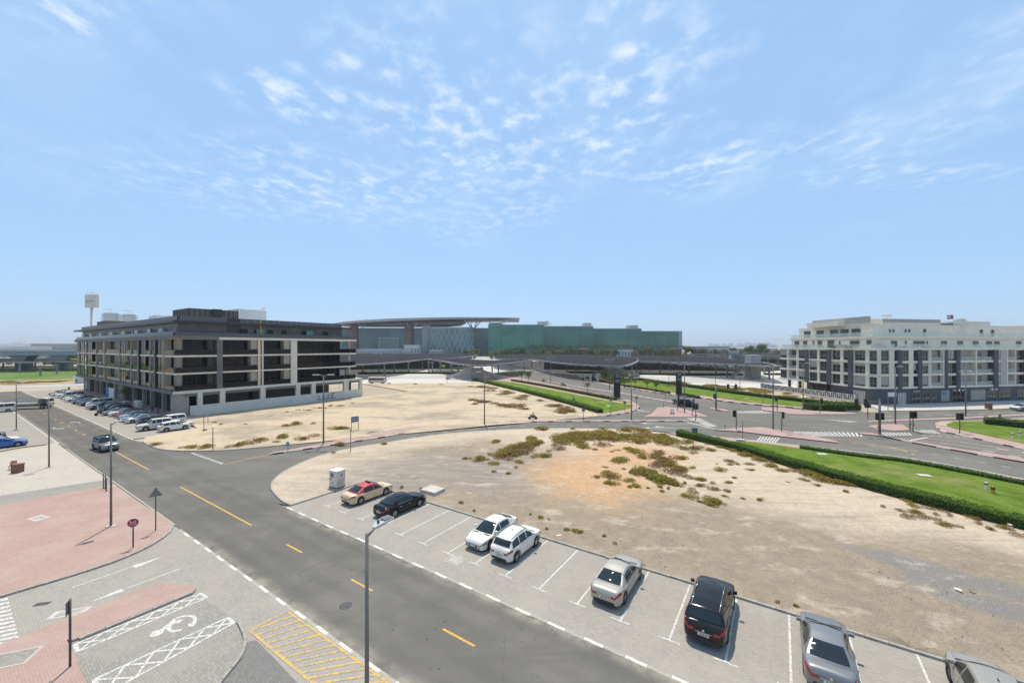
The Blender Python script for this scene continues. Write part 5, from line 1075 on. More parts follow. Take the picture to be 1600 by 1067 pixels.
# --- minibus on the forecourt lane
bs = thing('minibus', 'white minibus on the pale forecourt road beyond the sandy lot', 'bus', G(590,599,0)+Vector((0,9,0)), R(3))
c_ = P(590,592,158)
bs.location = (c_.x, 158, -.01)
b = MB(); pr = [(-3.4,.4),(3.3,.4),(3.5,.9),(3.35,1.5),(2.9,2.6),(-3.3,2.65),(-3.45,2.3)]; b.prism([(x,z) for x, z in pr], -1.05, 1.05); b.v = [(x, -z, y) for x, y, z in b.v]; b.build('body', 'paint_white', bs)
for i in range(6): MB().box(-3.1+i*.98,-2.25+i*.98,-1.075,-1.055,1.4,2.2).box(-3.1+i*.98,-2.25+i*.98,1.055,1.075,1.4,2.2).build('side_window', 'car_glass', bs)
w_ = MB(); w_.add([(3.40,-.95,1.5),(3.40,.95,1.5),(3.02,.9,2.45),(3.02,-.9,2.45)], [(0,1,2,3)]); w_.build('windscreen', 'car_glass', bs)
for x in (-2.2, 2.1):
    for sg in (-1, 1): o = link('wheel', tt, bs, (x, sg*.92, .45), 0 if sg < 0 else math.pi); link('rim', rr, o)
# ================================================================== grandstand, hotel, station canopies, viaduct, skyline
mat('teal_glass', (.10,.185,.18), .12, .35, .03, ior=1.7); mat('green_glass', (.055,.245,.155), .15, .3, .02, ior=1.6); mat('green_mull', (.03,.085,.065), .4, .1, 1); mat('roof_metal', (.44,.42,.39), .5, .1, .02, metal=.1); mat('soffit', (.26,.25,.235), .7, .1, .05)
mat('brick_tower', (.20,.115,.085), .85, .25, .3); mat('silver_panel', (.42,.43,.43), .5, .08, .05); mat('lattice', (.52,.52,.50), .6, .05, .2); mat('haze_white', (.55,.55,.54), .8, .1, .02); mat('haze_grey', (.33,.33,.33), .8, .15, .01); mat('viaduct', (.34,.34,.335), .85, .12, .05); mat('solar', (.045,.047,.05), .9, .3, .3, spec=0, ior=1.0); mat('canopy_beam', (.30,.29,.27), .6, .1, .2); mat('canopy_col', (.20,.21,.215), .6, .12, .3); mat('brick_red', (.30,.08,.05), .85, .2, .2)
GY = 640.0; K = GY/FPX
def gx(px, Y=GY): return (px-800)/FPX*Y
def gz(py, Y=GY): return CAM_H-(py-HOR)/FPX*Y
gs_ = thing('grandstand', 'long grandstand with a sweeping crescent roof and glass front behind the car park', 'stadium')
# crescent roof: an upper shell and a lower glazed keel, swept through depth
up = [(522,506.5),(545,502.6),(580,499.6),(620,497.6),(670,496.2),(720,495.6),(770,496.2),(812,497.8)]
lo = [(522,508.5),(545,507.0),(580,505.0),(620,503.0),(670,501.2),(720,500.2),(770,499.2),(812,498.6)]
def sweep(upc, loc_, y0, y1, bow):
    mb = MB(); n = len(upc); rows = []
    for t in [i/8 for i in range(9)]:
        sc = 1-bow*(2*t-1)**2; Y = y0+(y1-y0)*t; top = [(gx(p[0]), Y, gz(p[1])-(1-sc)*6) for p in upc]; bt = [(gx(p[0]), Y, gz(p[1])+(1-sc)*1.5) for p in loc_]; rows.append(top+bt[::-1]+top[:1])
    mb.grid(rows, 0, True); mb.add(rows[0][:-1], [tuple(range(2*n-1,-1,-1))]); mb.add(rows[-1][:-1], [tuple(range(2*n))]); return mb
sweep(up, lo, GY-22, GY+70, .25).build('roof_shell', 'roof_metal', gs_)
kl = [(540,506),(580,504.6),(620,502.8),(680,500.8),(722,500.2)]; kb_ = [(548,508.5),(590,508.8),(640,508.6),(690,508.2),(712,506.8)]
sweep(kl, kb_, GY+4, GY+60, .3).build('roof_keel', 'soffit', gs_)
MB().add([(gx(690),GY+3.5,gz(507.2)),(gx(712),GY+3.5,gz(506.2)),(gx(718),GY+3.5,gz(502.5)),(gx(694),GY+3.5,gz(503.2))], [(0,1,2,3)]).build('keel_window', 'teal_glass', gs_)
MB().box(gx(524), gx(745), GY+6, GY+50, 0, gz(512)).build('glass_wall', 'teal_glass', gs_)
mb = MB()
for i in range(34): x = gx(534)+i*(gx(634)-gx(534))/33; mb.box(x-.12, x+.12, GY+5.4, GY+5.95, 0, gz(512.2))
for j in range(8): z = 6+j*5; mb.box(gx(534), gx(660), GY+5.5, GY+5.9, z, z+.35)
mb.build('mullion_grid', 'green_mull', gs_)['kind'] = 'stuff'
MB().box(gx(590.5), gx(621.5), GY+4.6, GY+5.2, 0, gz(527)).build('entrance_frame', 'silver_panel', gs_); MB().box(gx(592), gx(620), GY+4.2, GY+4.55, 0, gz(528.2)).build('entrance_glass', 'teal_glass', gs_)
for a, b, t in ((545,557.5,509),(631,645,505.6)):
    c0 = (gx(a)+gx(b))/2; r = (gx(b)-gx(a))/2; MB().lathe([(r,0),(r,gz(t)-1.5),(r*.92,gz(t)),(0,gz(t)+.5)], 20, 0, (c0, GY+5, 0)).build('brick_tower', 'brick_tower', gs_)
    bn = MB()
    for j in range(9): bn.lathe([(r+.15,4+j*4),(r+.15,4.5+j*4)], 20, 0, (c0, GY+5, 0))
    bn.build('tower_band', 'haze_grey', gs_)['kind'] = 'stuff'
sp = MB(); sp.add([(gx(660),GY-2,0),(gx(666),GY-2,0),(gx(674),GY-2,gz(508)),(gx(660),GY-2,gz(509)),(gx(660),GY+6,0),(gx(666),GY+6,0),(gx(674),GY+6,gz(508)),(gx(660),GY+6,gz(509))], [(0,1,2,3),(7,6,5,4),(1,5,6,2),(3,2,6,7),(0,3,7,4)]); sp.build('slanted_wall', 'silver_panel', gs_)
for x0, x1, t in ((568,563,0),(569,574,0),(641,638,1),(646,654,1)): MB().tube((gx(x0),GY-4,gz(514)),(gx(x1),GY-10,gz(504.5)),.7,n=8).build('roof_strut', 'lattice', gs_)
for x0, x1 in ((735,727),(736,734),(741,745),(742,752)): MB().tube((gx(x0),GY+10,gz(511)),(gx(x1),GY+6,gz(499.5)),.8,n=8).build('roof_strut', 'lattice', gs_)
# lattice drum in front
cxm = gx(705); rr_ = gx(741)-cxm; zt = gz(513)
dr = MB(); n = 28
def drum(t, z, o=0): a = math.pi*(1+t); return (cxm+(rr_+o)*math.cos(a), GY-2+(rr_+o)*.45*math.sin(a), z)
dr.grid([[drum(i/n, z) for i in range(n+1)] for z in (0, zt)], 0, True, True); dr.build('drum_glass', 'teal_glass', gs_)
dg = MB(); M_ = 14; SH = 2.3
for k in range(-3, M_+4):
    for sg in (1,-1):
        pts = []
        for j in range(11):
            t = (k+sg*SH*j/10)/M_
            if -.001 <= t <= 1.001: pts.append(drum(t, zt*j/10, .5))
        for a, b in zip(pts[:-1], pts[1:]): dg.beam(a, b, 1.0, .6)
dg.build('lattice', 'lattice', gs_)['kind'] = 'stuff'
MB().grid([[drum(i/n, z, .9) for i in range(n+1)] for z in (zt-1.2, zt+1.4)], 0, True, True).build('drum_cornice', 'roof_metal', gs_)
MB().box(gx(741), gx(764), GY+10, GY+40, 0, gz(512)).build('link_block', 'teal_glass', gs_); mb = MB()
for j in range(7): mb.box(gx(741), gx(764), GY+9.2, GY+9.9, 4+j*5, 4.6+j*5)
mb.build('link_floor_band', 'green_mull', gs_)['kind'] = 'stuff'
# --- long green glass hotel, four stepped blocks
ht = thing('glass_hotel', 'long green glass hotel stepping down to the right behind a row of palms', 'building')
for i, (a, b, ta, y0) in enumerate(((763,850,508,GY-20),(850,927,510.4,GY-8),(927,1002,514,GY+4),(1002,1060,518,GY+14))):
    x0, x1 = gx(a, y0), gx(b, y0); z = gz(ta, y0); blk = MB().box(x0, x1, y0, y0+45, 0, z).build('glass_block', 'green_glass', ht); mb = MB()
    nx = round((x1-x0)/4.2); nz = round(z/3.6)
    for k in range(nx+1): x = x0+(x1-x0)*k/nx; mb.box(x-.13, x+.13, y0-.45, y0-.02, 0, z)
    for k in range(1, nz): zz = z*k/nz; mb.box(x0, x1, y0-.35, y0-.03, zz-.14, zz+.14)
    for k in (nx//4, nx*3//4): x = x0+(x1-x0)*k/nx; mb.box(x-.5, x+.5, y0-.6, y0-.46, 0, z)
    mb.build('curtain_wall_grid', 'green_mull', blk)['kind'] = 'stuff'; MB().box(x0, x1, y0-.5, y0+45, z+.02, z+1.0).build('parapet', 'silver_panel', blk)
MB().box(gx(1060,GY+14), gx(1065.5,GY+14), GY+13, GY+60, 0, gz(517.2,GY+14)).build('end_wall', 'silver_panel', ht)
for a, b, t, z in ((763.5,784,503.8,508),(841,857,501.6,507),(914,926,503.8,511),(986,1000,507.6,515)):
    MB().box(gx(a), gx(b), GY+10, GY+30, gz(z), gz(t)).build('roof_plant', 'silver_panel', ht)
for px, py in ((786.5,503),(856,500.6),(860,504),(984,508)):
    m_ = MB(); 
    for k in range(4): m_.tube((gx(px)+k*1.2-1.8,GY+12,gz(py+6)),(gx(px)+k*1.2-1.8,GY+12,gz(py-.5)),.18,n=5)
    m_.box(gx(px)-2.2, gx(px)+2.2, GY+11.8, GY+12.2, gz(py)-.3, gz(py)+.3).build('roof_mast', 'silver_panel', ht)
sh = MB(); rows = []
for i in range(9):
    t = i/8; rows.append([(gx(790)+ (gx(826)-gx(790))*t, GY-60+k*8, 3.5+9.5*math.sin(math.pi*(.1+.85*t))*(1-.08*k)) for k in range(4)])
sh.grid(rows, 0, True); st_ = sh.build('entrance_shell', 'roof_white', ht); MB().box(gx(800), gx(822), GY-52, GY-44, 0, 7).build('lobby', 'brown_louvre', ht)
# --- low buildings between
def low(name, label, px0, px1, py, Y, m, depth=18, base=None, cat='building', extra=None):
    t = thing(name, label, cat); MB().box(gx(px0,Y), gx(px1,Y), Y, Y+depth, 0, gz(py,Y)).build('wall', m, t); MB().box(gx(px0,Y)-.4, gx(px1,Y)+.4, Y-.4, Y+depth, gz(py,Y)+.02, gz(py,Y)+.7).build('roof', 'roof_white', t)
    for k in range(max(2, int((px1-px0)/4))): x = gx(px0,Y)+(gx(px1,Y)-gx(px0,Y))*(k+.3)/max(2, int((px1-px0)/4)); MB().box(x, x+1.2*Y/500, Y-.15, Y-.02, gz(py,Y)*.3, gz(py,Y)*.75).build('window', 'teal_glass', t)
    return t
low('low_building', 'low pale service building left of the drum shaped hall', 557, 622, 546.2, 560, 'haze_white'); low('low_building', 'white block before the slanted grey wall of the grandstand', 631, 655, 539.6, 600, 'haze_white'); low('low_building', 'long low white shed under the diamond lattice drum', 622, 640, 547, 570, 'haze_white'); low('low_building', 'small white cabin in front of the diamond lattice drum', 671, 690, 548, 540, 'stone_grey')
low('kiosk_hut', 'tiny cream hut with windows on the canopy deck left of centre', 581, 594, 548.2, 420, 'haze_white', 6); low('brick_hut', 'small red brick building among the palms before the green hotel', 907, 919, 545.2, 540, 'brick_red', 10); low('brick_hut', 'small red brick building at the right end of the hotel trees', 1053, 1064, 545, 540, 'brick_red', 10); low('white_villa', 'small white building among trees right of the brick one', 966, 989, 547, 540, 'haze_white', 10)
low('low_building', 'long flat grey hall behind trees right of the hotel', 1088, 1140, 541.6, 720, 'haze_grey'); low('station_hall', 'long low pale hall with a flat roof right of the hotel trees', 1122, 1216, 545, 640, 'haze_white', 30); low('depot', 'long grey depot building behind the viaduct at far left', 48, 125, 537.4, 700, 'haze_grey', 40); low('low_building', 'low pale building at the far left edge', 0, 46, 541.6, 620, 'haze_white', 30); low('white_hut', 'small white hut on a sandy verge by the car park right of centre', 1143, 1155, 549.2, 480, 'haze_white', 6); low('guard_hut', 'tiny white hut beside the dark building at far left', 117, 122, 590.5, 158, 'haze_white', 3)
# --- far skyline
sk = [('tower under construction with a crane left of the roof plant',158,182,489.5,5600,1),('second tower under construction right of the first',187,209,491.5,5600,1)]
for lb, a, b, t, Y, cr in sk:
    th = thing('distant_tower', 'hazy concrete '+lb, 'tower'); x0, x1 = gx(a,Y), gx(b,Y); z = gz(t,Y)
    for k in range(18): MB().box(x0, x1, Y, Y+60, z*k/18, z*k/18+z/18*.55).build('floor', 'haze_grey', th)
    MB().box(x0+25, x1-25, Y+5, Y+55, 0, z+6).build('core', 'haze_grey', th)
    cn = thing('tower_crane', 'thin tower crane standing on the hazy '+lb.split(' with')[0].split(' right')[0]+(' at left' if a < 170 else ' at right'), 'crane'); cx0 = (x0+x1)/2
    MB().beam((cx0,Y+20,z-5),(cx0,Y+20,z+65),5,5).build('mast', 'haze_white', cn); MB().beam((cx0-110,Y+20,z+56),(cx0+60,Y+20,z+56),5,5).build('jib', 'haze_white', cn)
rg = random.Random(5)
spots = [(0,16,538),(18,30,536.8),(34,48,538.2),(56,70,539),(92,104,539.2),(1110,1128,538.2),(1131,1146,537.4),(1149,1161,538.6),(1163,1184,536.6),(1185,1203,536.8),(1204,1216,538)]
for k, (a, b, t) in enumerate(spots):
    Y = 6500; th = thing('distant_block', 'hazy distant block, %s of the skyline %s' % (('first','second','third','fourth','fifth','sixth')[k if k < 5 else k-5], 'at far left' if k < 5 else 'right of the hotel'), 'building')
    x0, x1 = gx(a,Y), gx(b,Y); n = 4
    for j in range(n): MB().box(x0+(x1-x0)*j/n+2, x0+(x1-x0)*(j+1)/n-2, Y, Y+80, 0, gz(t,Y)+rg.uniform(-20,20)).build('wing', 'haze_grey', th)
for k, (px, top) in enumerate(((33,534),(76,530),(1155,531),(1212,530),(118,533))):
    Y = 6000; x = gx(px,Y); z = gz(top,Y); cn = thing('tower_crane', 'faint tower crane on the horizon, %s' % ('leftmost','above the depot','right of the hotel','beside the white apartments','beside the dark building')[k], 'crane'); MB().beam((x,Y,0),(x,Y,z+14),6,6).build('mast', 'haze_white', cn); MB().beam((x-50,Y,z),(x+130,Y,z),5,5).build('jib', 'haze_white', cn)
# --- sign tower
sg_ = thing('sign_tower', 'tall pale square sign box on a single pole above the dark building', 'sign', P(143.5,542,300)*1.0)
sg_.location = (gx(143.5,300), 300, 0)
z0, z1 = gz(480.5,300), gz(460.5,300); MB().tube((0,0,0),(0,0,z0+1),1.0,.85,14).build('pole', 'stone_white', sg_); bxs = MB().box(-4.3,4.3,-1,1,z0,z1).build('sign_box', 'stone_white', sg_)
let = MB()
for i, (x, w2, h) in enumerate(((-3.2,.5,1.0),(-2.4,.9,.7),(-1.2,.4,1.6),(-.4,1.1,.8),(1.0,.5,1.5),(1.8,1.2,.8))): let.box(x, x+w2, -1.06, -1.01, z0+4.2, z0+4.2+h)
let.build('sign_lettering', 'haze_grey', bxs)['kind'] = 'stuff'; MB().beam((-4.5,0,z1+1.2),(5,0,z1+1.6),.25,.25).tube((0,0,z1),(0,0,z1+3),.12,n=5).build('aerial', 'stone_white', sg_)
# --- station canopies
def canopy(label, px, z=6.3, cols=()):
    pts = smooth([G(px[i], px[i+1], z) for i in range(0, len(px), 2)], 4, True); t = thing('solar_canopy', label, 'canopy', group='solar canopies over the car park'); mb = MB()
    ys = [p.y for p in pts]; y = min(ys)+.5; row_h = 4.2
    while y < max(ys)-.5:
        ym = y+row_h/2; xs = sorted(a.x+(b.x-a.x)*(ym-a.y)/(b.y-a.y) for a, b in zip(pts, pts[1:]+pts[:1]) if (a.y-ym)*(b.y-ym) < 0)
        for a, b in zip(xs[0::2], xs[1::2]):
            if b-a > 1: mb.add([(a,y,z+.15),(b,y,z+.15),(b,y+row_h-.45,z+.75),(a,y+row_h-.45,z+.75),(a,y,z+.05),(b,y,z+.05),(b,y+row_h-.45,z+.65),(a,y+row_h-.45,z+.65)], [(0,1,2,3),(7,6,5,4),(0,4,5,1),(3,2,6,7)])
        y += row_h
    mb.build('panel_rows', 'solar', t)['kind'] = 'stuff'
    eb = MB(); q = pts+pts[:1]
    for a, b in zip(q[:-1], q[1:]): eb.beam((a.x,a.y,z+.3),(b.x,b.y,z+.3),.7,.75)
    eb.build('edge_beam', 'canopy_beam', t)
    for i in range(0, len(cols), 2):
        p = G(cols[i], cols[i+1]); MB().box(p.x-.28,p.x+.28,p.y-.28,p.y+.28,-.05,z).box(p.x-.9,p.x+.9,p.y-.15,p.y+.15,z-.5,z+.02).build('column', 'canopy_col', t)
    return t
canopy('left solar canopy with a curved edge behind the dark building', [540,572.4,557,571.2,600,568.6,640,565.2,669,561.8,700,560.5,735,557.5,738,554.4,640,553.6,545,553.4,520,556,505,566], 6.3, [567,582.5,592,583,600.5,588.5,615.6,581.6,638,583.6,660,578,540,586,655,572,630,574])
canopy('middle solar canopy with a scalloped edge before the ramp road', [670,562.2,690,565.2,712,569.6,735,572,752,572.4,780,570.6,810,567,832,563,805,563.6,770,564.8,745,563.8,715,562.2], 6.3, [670,582.2,675.6,583.6,688,584.4,705.6,590,737.5,594.6,769,590,779,582.4,716,586,752,584,800,578])
canopy('large solar canopy with a pale rounded tip right of centre', [831,562.6,855,566,882,569.4,915,571.8,939,572.8,972,573.8,986,570.6,995,566.6,997,563.4,988,560,955,557,920,555.4,860,554.6,800,554.8,775,556.6,772,560.5,790,562.6,812,562], 6.3, [819,577,831,575,855,578,886,582.6,900,583.4,940,586.4,957,584,987.6,590,994,582.6,870,575,915,577,965,577,845,570,925,573])
canopy('right solar canopy ending in a point beside the stair tower', [998,565.4,1032,566.6,1074,568,1119,570,1167,572,1203,573.8,1211,572.8,1190,568,1158,564,1111,559.8,1036,557,990,556,985,559,997,562], 6.3, [1031.6,583,1042,577,1076.6,584,1091.6,578,1119,584,1136.6,589.7,1202,592.5,1194,582,1060,575,1110,577,1150,580,1175,583,1015,579,1165,577])
canopy('far solar canopy strip before the low hall at right', [1080,553.6,1150,554.4,1215,556.4,1262,558.6,1300,558,1290,553.4,1180,552.6], 6.3, [1200,571,1215,573,1228,571,1240,575,1180,568,1160,567])
canopy('far left solar canopy behind the street lamps at the picture edge', [-60,569,0,567.2,60,567.4,62,566,122,566,122,561,60,560.5,0,561,-60,562], 5.2, [30.6,583,55,579,63,587,88.6,584,92.5,579.5,5,578,110,580])
# canopy shade is cast, then deepened by darkened asphalt; ramp road with pale parapets
rd = sheet('ramp_road', smooth(GP(735,593, 762,586, 800,580, 770,573, 748,567, 742,561, 745,556.5, 750,554), 4)+GP(766,554, 764,558, 768,563, 782,569, 822,577, 850,583, 800,592), 'road_far', .0)
for pts in (GP(860,583.5, 822,576.5, 783,568.6, 769,563, 765,558.5, 768,554), GP(752,570, 742,565, 738,561, 741,556.6, 746,554)):
    q = smooth(pts, 5); t = thing('road_parapet', 'pale curved concrete parapet along the ramp road, '+('right' if pts[0].x > 10 else 'left')+' side', 'wall'); mb = MB()
    for a, b in zip(q[:-1], q[1:]): mb.beam((a.x,a.y,.5),(b.x,b.y,.5),.5,1.1)
    mb.build('parapet', 'pale_paving', t)
def stair_tower(label, px0, px1, py, top, sides):
    c = G((px0+px1)/2, py); k = c.y/FPX; w_ = (px1-px0)*k; h = CAM_H-(top-HOR)*k; t = thing('stair_tower', label, 'building', (c.x,c.y,0)); MB().box(-w_/2, w_/2, 0, 4.5, -.05, h).build('shaft', 'stone_grey', t)
    for s_ in sides:
        f = MB()
        for j in range(10): x0 = s_*(w_/2+j*.8); x1 = s_*(w_/2+(j+1)*.8); zt_ = h*.62*(1-j/10); f.box(min(x0,x1), max(x0,x1), .8, 2.6, max(0, zt_-.5), zt_)
        f.build('stair', 'concrete', t)
        MB().beam((s_*w_/2,.7,h*.62+.6),(s_*(w_/2+8),.7,.6),.12,.9).beam((s_*w_/2,2.7,h*.62+.6),(s_*(w_/2+8),2.7,.6),.12,.9).build('stair_wall', 'stone_grey', t)
    return t
stair_tower('pale concrete stair tower rising through the right canopy', 1173, 1189, 592, 554.6, (-1,)); stair_tower('broad pale concrete stair block at the head of the centre hedge', 724, 754, 593, 575, (-1,1)); stair_tower('pale stair block behind the tall black sign right of centre', 948, 974, 588, 574.5, (-1,1))
# --- viaduct at far left
vd = thing('viaduct', 'grey elevated rail viaduct on broad piers beyond the golf lawn', 'bridge'); Y0 = 250
zt, zb = gz(549,Y0), gz(554.6,Y0); MB().prism([(-330,zb+.6),(-328,zb-.4),(-200,zb+.4),(-200,zt),(-330,zt)], 0, 9).build('deck', 'viaduct', vd).rotation_euler = (R(90),0,0)
vd.children[0].location = (0, Y0+9, 0)
MB().box(-330,-200,Y0-.3,Y0,zt,zt+1.1).build('parapet', 'haze_white', vd)
for px in (24, 88, 150):
    x = gx(px,Y0); pr_ = MB(); pr_.add([(x-3,Y0+2,0),(x+3,Y0+2,0),(x+3,Y0+7,0),(x-3,Y0+7,0),(x-3,Y0+2,zb-3.5),(x+3,Y0+2,zb-3.5),(x+3,Y0+7,zb-3.5),(x-3,Y0+7,zb-3.5),(x-7,Y0+1,zb+.3),(x+7,Y0+1,zb+.3),(x+7,Y0+8,zb+.3),(x-7,Y0+8,zb+.3)], [(0,1,5,4),(1,2,6,5),(2,3,7,6),(3,0,4,7),(4,5,9,8),(5,6,10,9),(6,7,11,10),(7,4,8,11)]); pr_.build('pier', 'viaduct', vd)
vd2 = thing('viaduct', 'second viaduct deck farther back at the left edge', 'bridge'); Y1 = 330
MB().box(-440,-230,Y1,Y1+10,gz(558.5,Y1),gz(554.8,Y1)).build('deck', 'viaduct', vd2)
for px in (30,70,112,160): x = gx(px,Y1); MB().box(x-2,x+2,Y1+3,Y1+7,0,gz(558,Y1)).build('pier', 'viaduct', vd2)
ys_ = thing('yellow_barrier', 'yellow height barrier beam beside the dark building at left', 'sign'); mat('barrier_yellow', (.62,.62,.04), .6, .05); p = P(117,561,200); MB().box(p.x-2,p.x+1.8,199.8,200,p.z-.3,p.z+.3).build('beam', 'barrier_yellow', ys_); MB().box(p.x+1.4,p.x+1.6,199.85,199.98,0,p.z-.3).build('post', 'canopy_col', ys_)
yb = thing('yellow_sign', 'yellow sign board hanging under the scalloped solar canopy', 'sign'); p = P(693,571.5,215); MB().box(p.x-.9,p.x+.9,214.9,215,p.z-.65,p.z+.65).build('board', 'barrier_yellow', yb); MB().box(p.x-.05,p.x+.05,214.95,215.05,0,p.z-.6).build('post', 'canopy_col', yb)
# far greenhouse of trees comes with the planting below
# ================================================================== planting
def leafmat(name, a, b, trans=.4):
    """thin leaves: every leaf its own shade, part of the light passing through"""
    n = NT(name, .6, .3); gi = nd(n.t, 'ShaderNodeNewGeometry'); c = n.mix(n.ramp(gi.outputs['Random Per Island'], 0, 1), a, b); n.out(c)
    tr = nd(n.t, 'ShaderNodeBsdfTranslucent'); n.t.links.new(n.mix(.5, c, (.30,.34,.06), 'MULTIPLY') if False else c, tr.inputs[0]); mx = nd(n.t, 'ShaderNodeMixShader'); mx.inputs[0].default_value = trans
    n.t.links.new(n.b.outputs[0], mx.inputs[1]); n.t.links.new(tr.outputs[0], mx.inputs[2]); n.t.links.new(mx.outputs[0], n.t.nodes['Material Output'].inputs[0]); return n.m
leafmat('leaf_hedge', (.07,.14,.015), (.18,.28,.04)); leafmat('leaf_tree', (.08,.12,.025), (.18,.22,.06)); leafmat('leaf_olive', (.12,.135,.045), (.26,.24,.09)); leafmat('leaf_dark', (.045,.075,.02), (.11,.15,.045)); leafmat('leaf_yellow', (.19,.18,.04), (.33,.28,.08))
leafmat('scrub_green', (.17,.19,.03), (.38,.35,.08)); leafmat('scrub_brown', (.24,.12,.05), (.40,.22,.095)); leafmat('scrub_grey', (.16,.13,.105), (.28,.225,.175)); leafmat('scrub_mix', (.21,.19,.04), (.48,.28,.09)); leafmat('flower_red', (.06,.10,.02), (.40,.03,.03)); leafmat('palm_leaf', (.05,.075,.02), (.14,.15,.05))
mat('hedge_core', (.022,.042,.009), .9, .3, 4); mat('bark', (.13,.095,.065), .9, .25, 6, .5, 30); mat('palm_bark', (.20,.155,.105), .9, .25, 4)
def leaf(mb, p, size, rng, up=.3, mi=0, asp=.55):
    a = Vector((rng.gauss(0,1), rng.gauss(0,1), rng.gauss(0,1)+up)).normalized(); b = a.orthogonal().normalized(); q = rng.uniform(0, 6.28); c = a.cross(b); u = (b*math.cos(q)+c*math.sin(q))*size; v = a.cross(u)*asp
    mb.add([p-u, p+v*.9, p+u, p-v*.9], [(0,1,2,3)], mi)
def crown_mesh(name, mats, lobes, n, size, seed, flat=1.0):
    rng = random.Random(seed); mb = MB()
    tot = sum(l[3]**2 for l in lobes)
    for x, y, z, r in lobes:
        for k in range(int(n*r*r/tot)):
            d = Vector((rng.gauss(0,1), rng.gauss(0,1), rng.gauss(0,1))).normalized(); rr = r*(rng.random()**.38)*rng.uniform(.8,1.12)
            p = Vector((x+d.x*rr, y+d.y*rr, z+d.z*rr*flat)); leaf(mb, p, size*rng.uniform(.6,1.25), rng, .4, rng.randrange(len(mats)))
    return mb.mesh(name, mats)
def trunk_mesh(h, r, lobes, seed):
    rng = random.Random(seed); mb = MB(); k = 4; pts = [Vector((0,0,-.1))]
    for i in range(1, k+1): pts.append(Vector((rng.uniform(-.06,.06)*h*.4, rng.uniform(-.06,.06)*h*.4, h*i/k)))
    for i in range(k): mb.tube(pts[i], pts[i+1], r*(1-.13*i), r*(1-.13*(i+1)), 7)
    for x, y, z, rr in lobes: mb.tube(pts[-1]-Vector((0,0,h*.2)), Vector((x,y,z-rr*.2)), r*.5, r*.12, 5, caps=False)
    return mb.mesh('trunk', 'bark')
def tree_proto(h, spread, seed, n, size, mats, trunk=.35, nl=7):
    rng = random.Random(seed); L = []
    for i in range(nl):
        a = 6.28*i/nl+rng.uniform(-.5,.5); d = spread*rng.uniform(.25,.62); z = h*(trunk+(1-trunk)*rng.uniform(.3,.8)); L.append((math.cos(a)*d, math.sin(a)*d, z, spread*rng.uniform(.34,.52)))
    L.append((0,0,h*.82,spread*.42))
    return crown_mesh('crown', mats, L, n, size, seed+1), trunk_mesh(h*trunk*1.25, h*.022+.03, L, seed+2)
def put_tree(proto, label, loc, sc, rz, group, name='tree', cat='tree'):
    t = thing(name, label, cat, loc, rz, group); t.scale = (sc, sc, sc*1.0); link('trunk', proto[1], t); link('crown', proto[0], t); return t
rng = random.Random(11)
# --- small street trees by the black signs
small = [tree_proto(4.2, 1.9, s, 620, .17, m, .42) for s, m in ((1,['leaf_olive','leaf_tree']),(2,['leaf_olive','leaf_yellow']),(3,['leaf_tree','leaf_olive','leaf_dark']))]
for k, (px, py, hpx, i, lb) in enumerate(((815,595.5,18,0,'first small tree by the ramp road, left of its pair'),(826,597,16.5,2,'second small tree by the ramp road, right of its pair'),(849.5,601.5,10,1,'smallest young tree on the verge right of the ramp road pair'),(918,612.5,16.5,1,'olive green young tree standing alone left of the tall black sign'),(944,597,16,0,'young tree just left of the tall black sign'),(957,599,15,1,'yellowish tree partly behind the tall black sign'),(975.5,604.5,24,2,'tallest green street tree right of the tall black sign'),(992.5,607.5,22,0,'second street tree right of the tall black sign'),(1011,609,18,1,'yellow brown street tree third from the tall black sign'),(1025.5,612,18,0,'thin leaning street tree farthest right of the black sign'))):
    p = G(px, py); h = hpx*p.y/FPX; put_tree(small[i], lb, (p.x,p.y,.1), h/4.5, rng.uniform(0,6.28), 'young street trees')
# --- trees and palms before the hotel
fart = [tree_proto(8, 4.2, s, 420, .62, m, .22, 6) for s, m in ((21,['leaf_tree','leaf_dark']),(22,['leaf_olive','leaf_tree']),(23,['leaf_dark','leaf_tree']),(24,['leaf_yellow','leaf_olive']))]
fx = [728,736,744,760,767,775,783,791,798,806,815,826,834,842,850,856,866,874,880,886,893,899,906,924,932,940,948,956,962,992,1000,1008,1016,1024,1034,1042,1049,1072,1078,1086,1093,1100,1110,1118,1130,1138,1147,1157,1172,1180,1188,1196,1212,1220]
def nth(k): return ORD[k] if k < len(ORD) else str(k+1)+('st' if k%10 == 0 else 'nd' if k%10 == 1 else 'rd' if k%10 == 2 else 'th')
ORD = ['first','second','third','fourth','fifth','sixth','seventh','eighth','ninth','tenth','11th','12th','13th','14th','15th','16th','17th','18th','19th','20th']
nb = ['near the lattice drum','before the first green block','before the second green block','before the third green block','before the fourth green block','right of the hotel','beside the long low hall']
for k, px in enumerate(fx):
    Y = rng.uniform(500, 545); j = 0 if px < 763 else 1 if px < 850 else 2 if px < 927 else 3 if px < 1002 else 4 if px < 1066 else 5 if px < 1120 else 6
    s_ = rng.uniform(1.05,1.75)*(1.35 if px in (1072,1078,1086,1172,1180,1188,1196) else 1); i = rng.randrange(4)
    put_tree(fart[i], nth(k)+' tree from the left in the hotel row, '+('bushy green ','olive green ','dark green ','yellow green ')[i]+nb[j], (gx(px,Y), Y, 0), s_, rng.uniform(0,6.28), 'trees before the hotel')
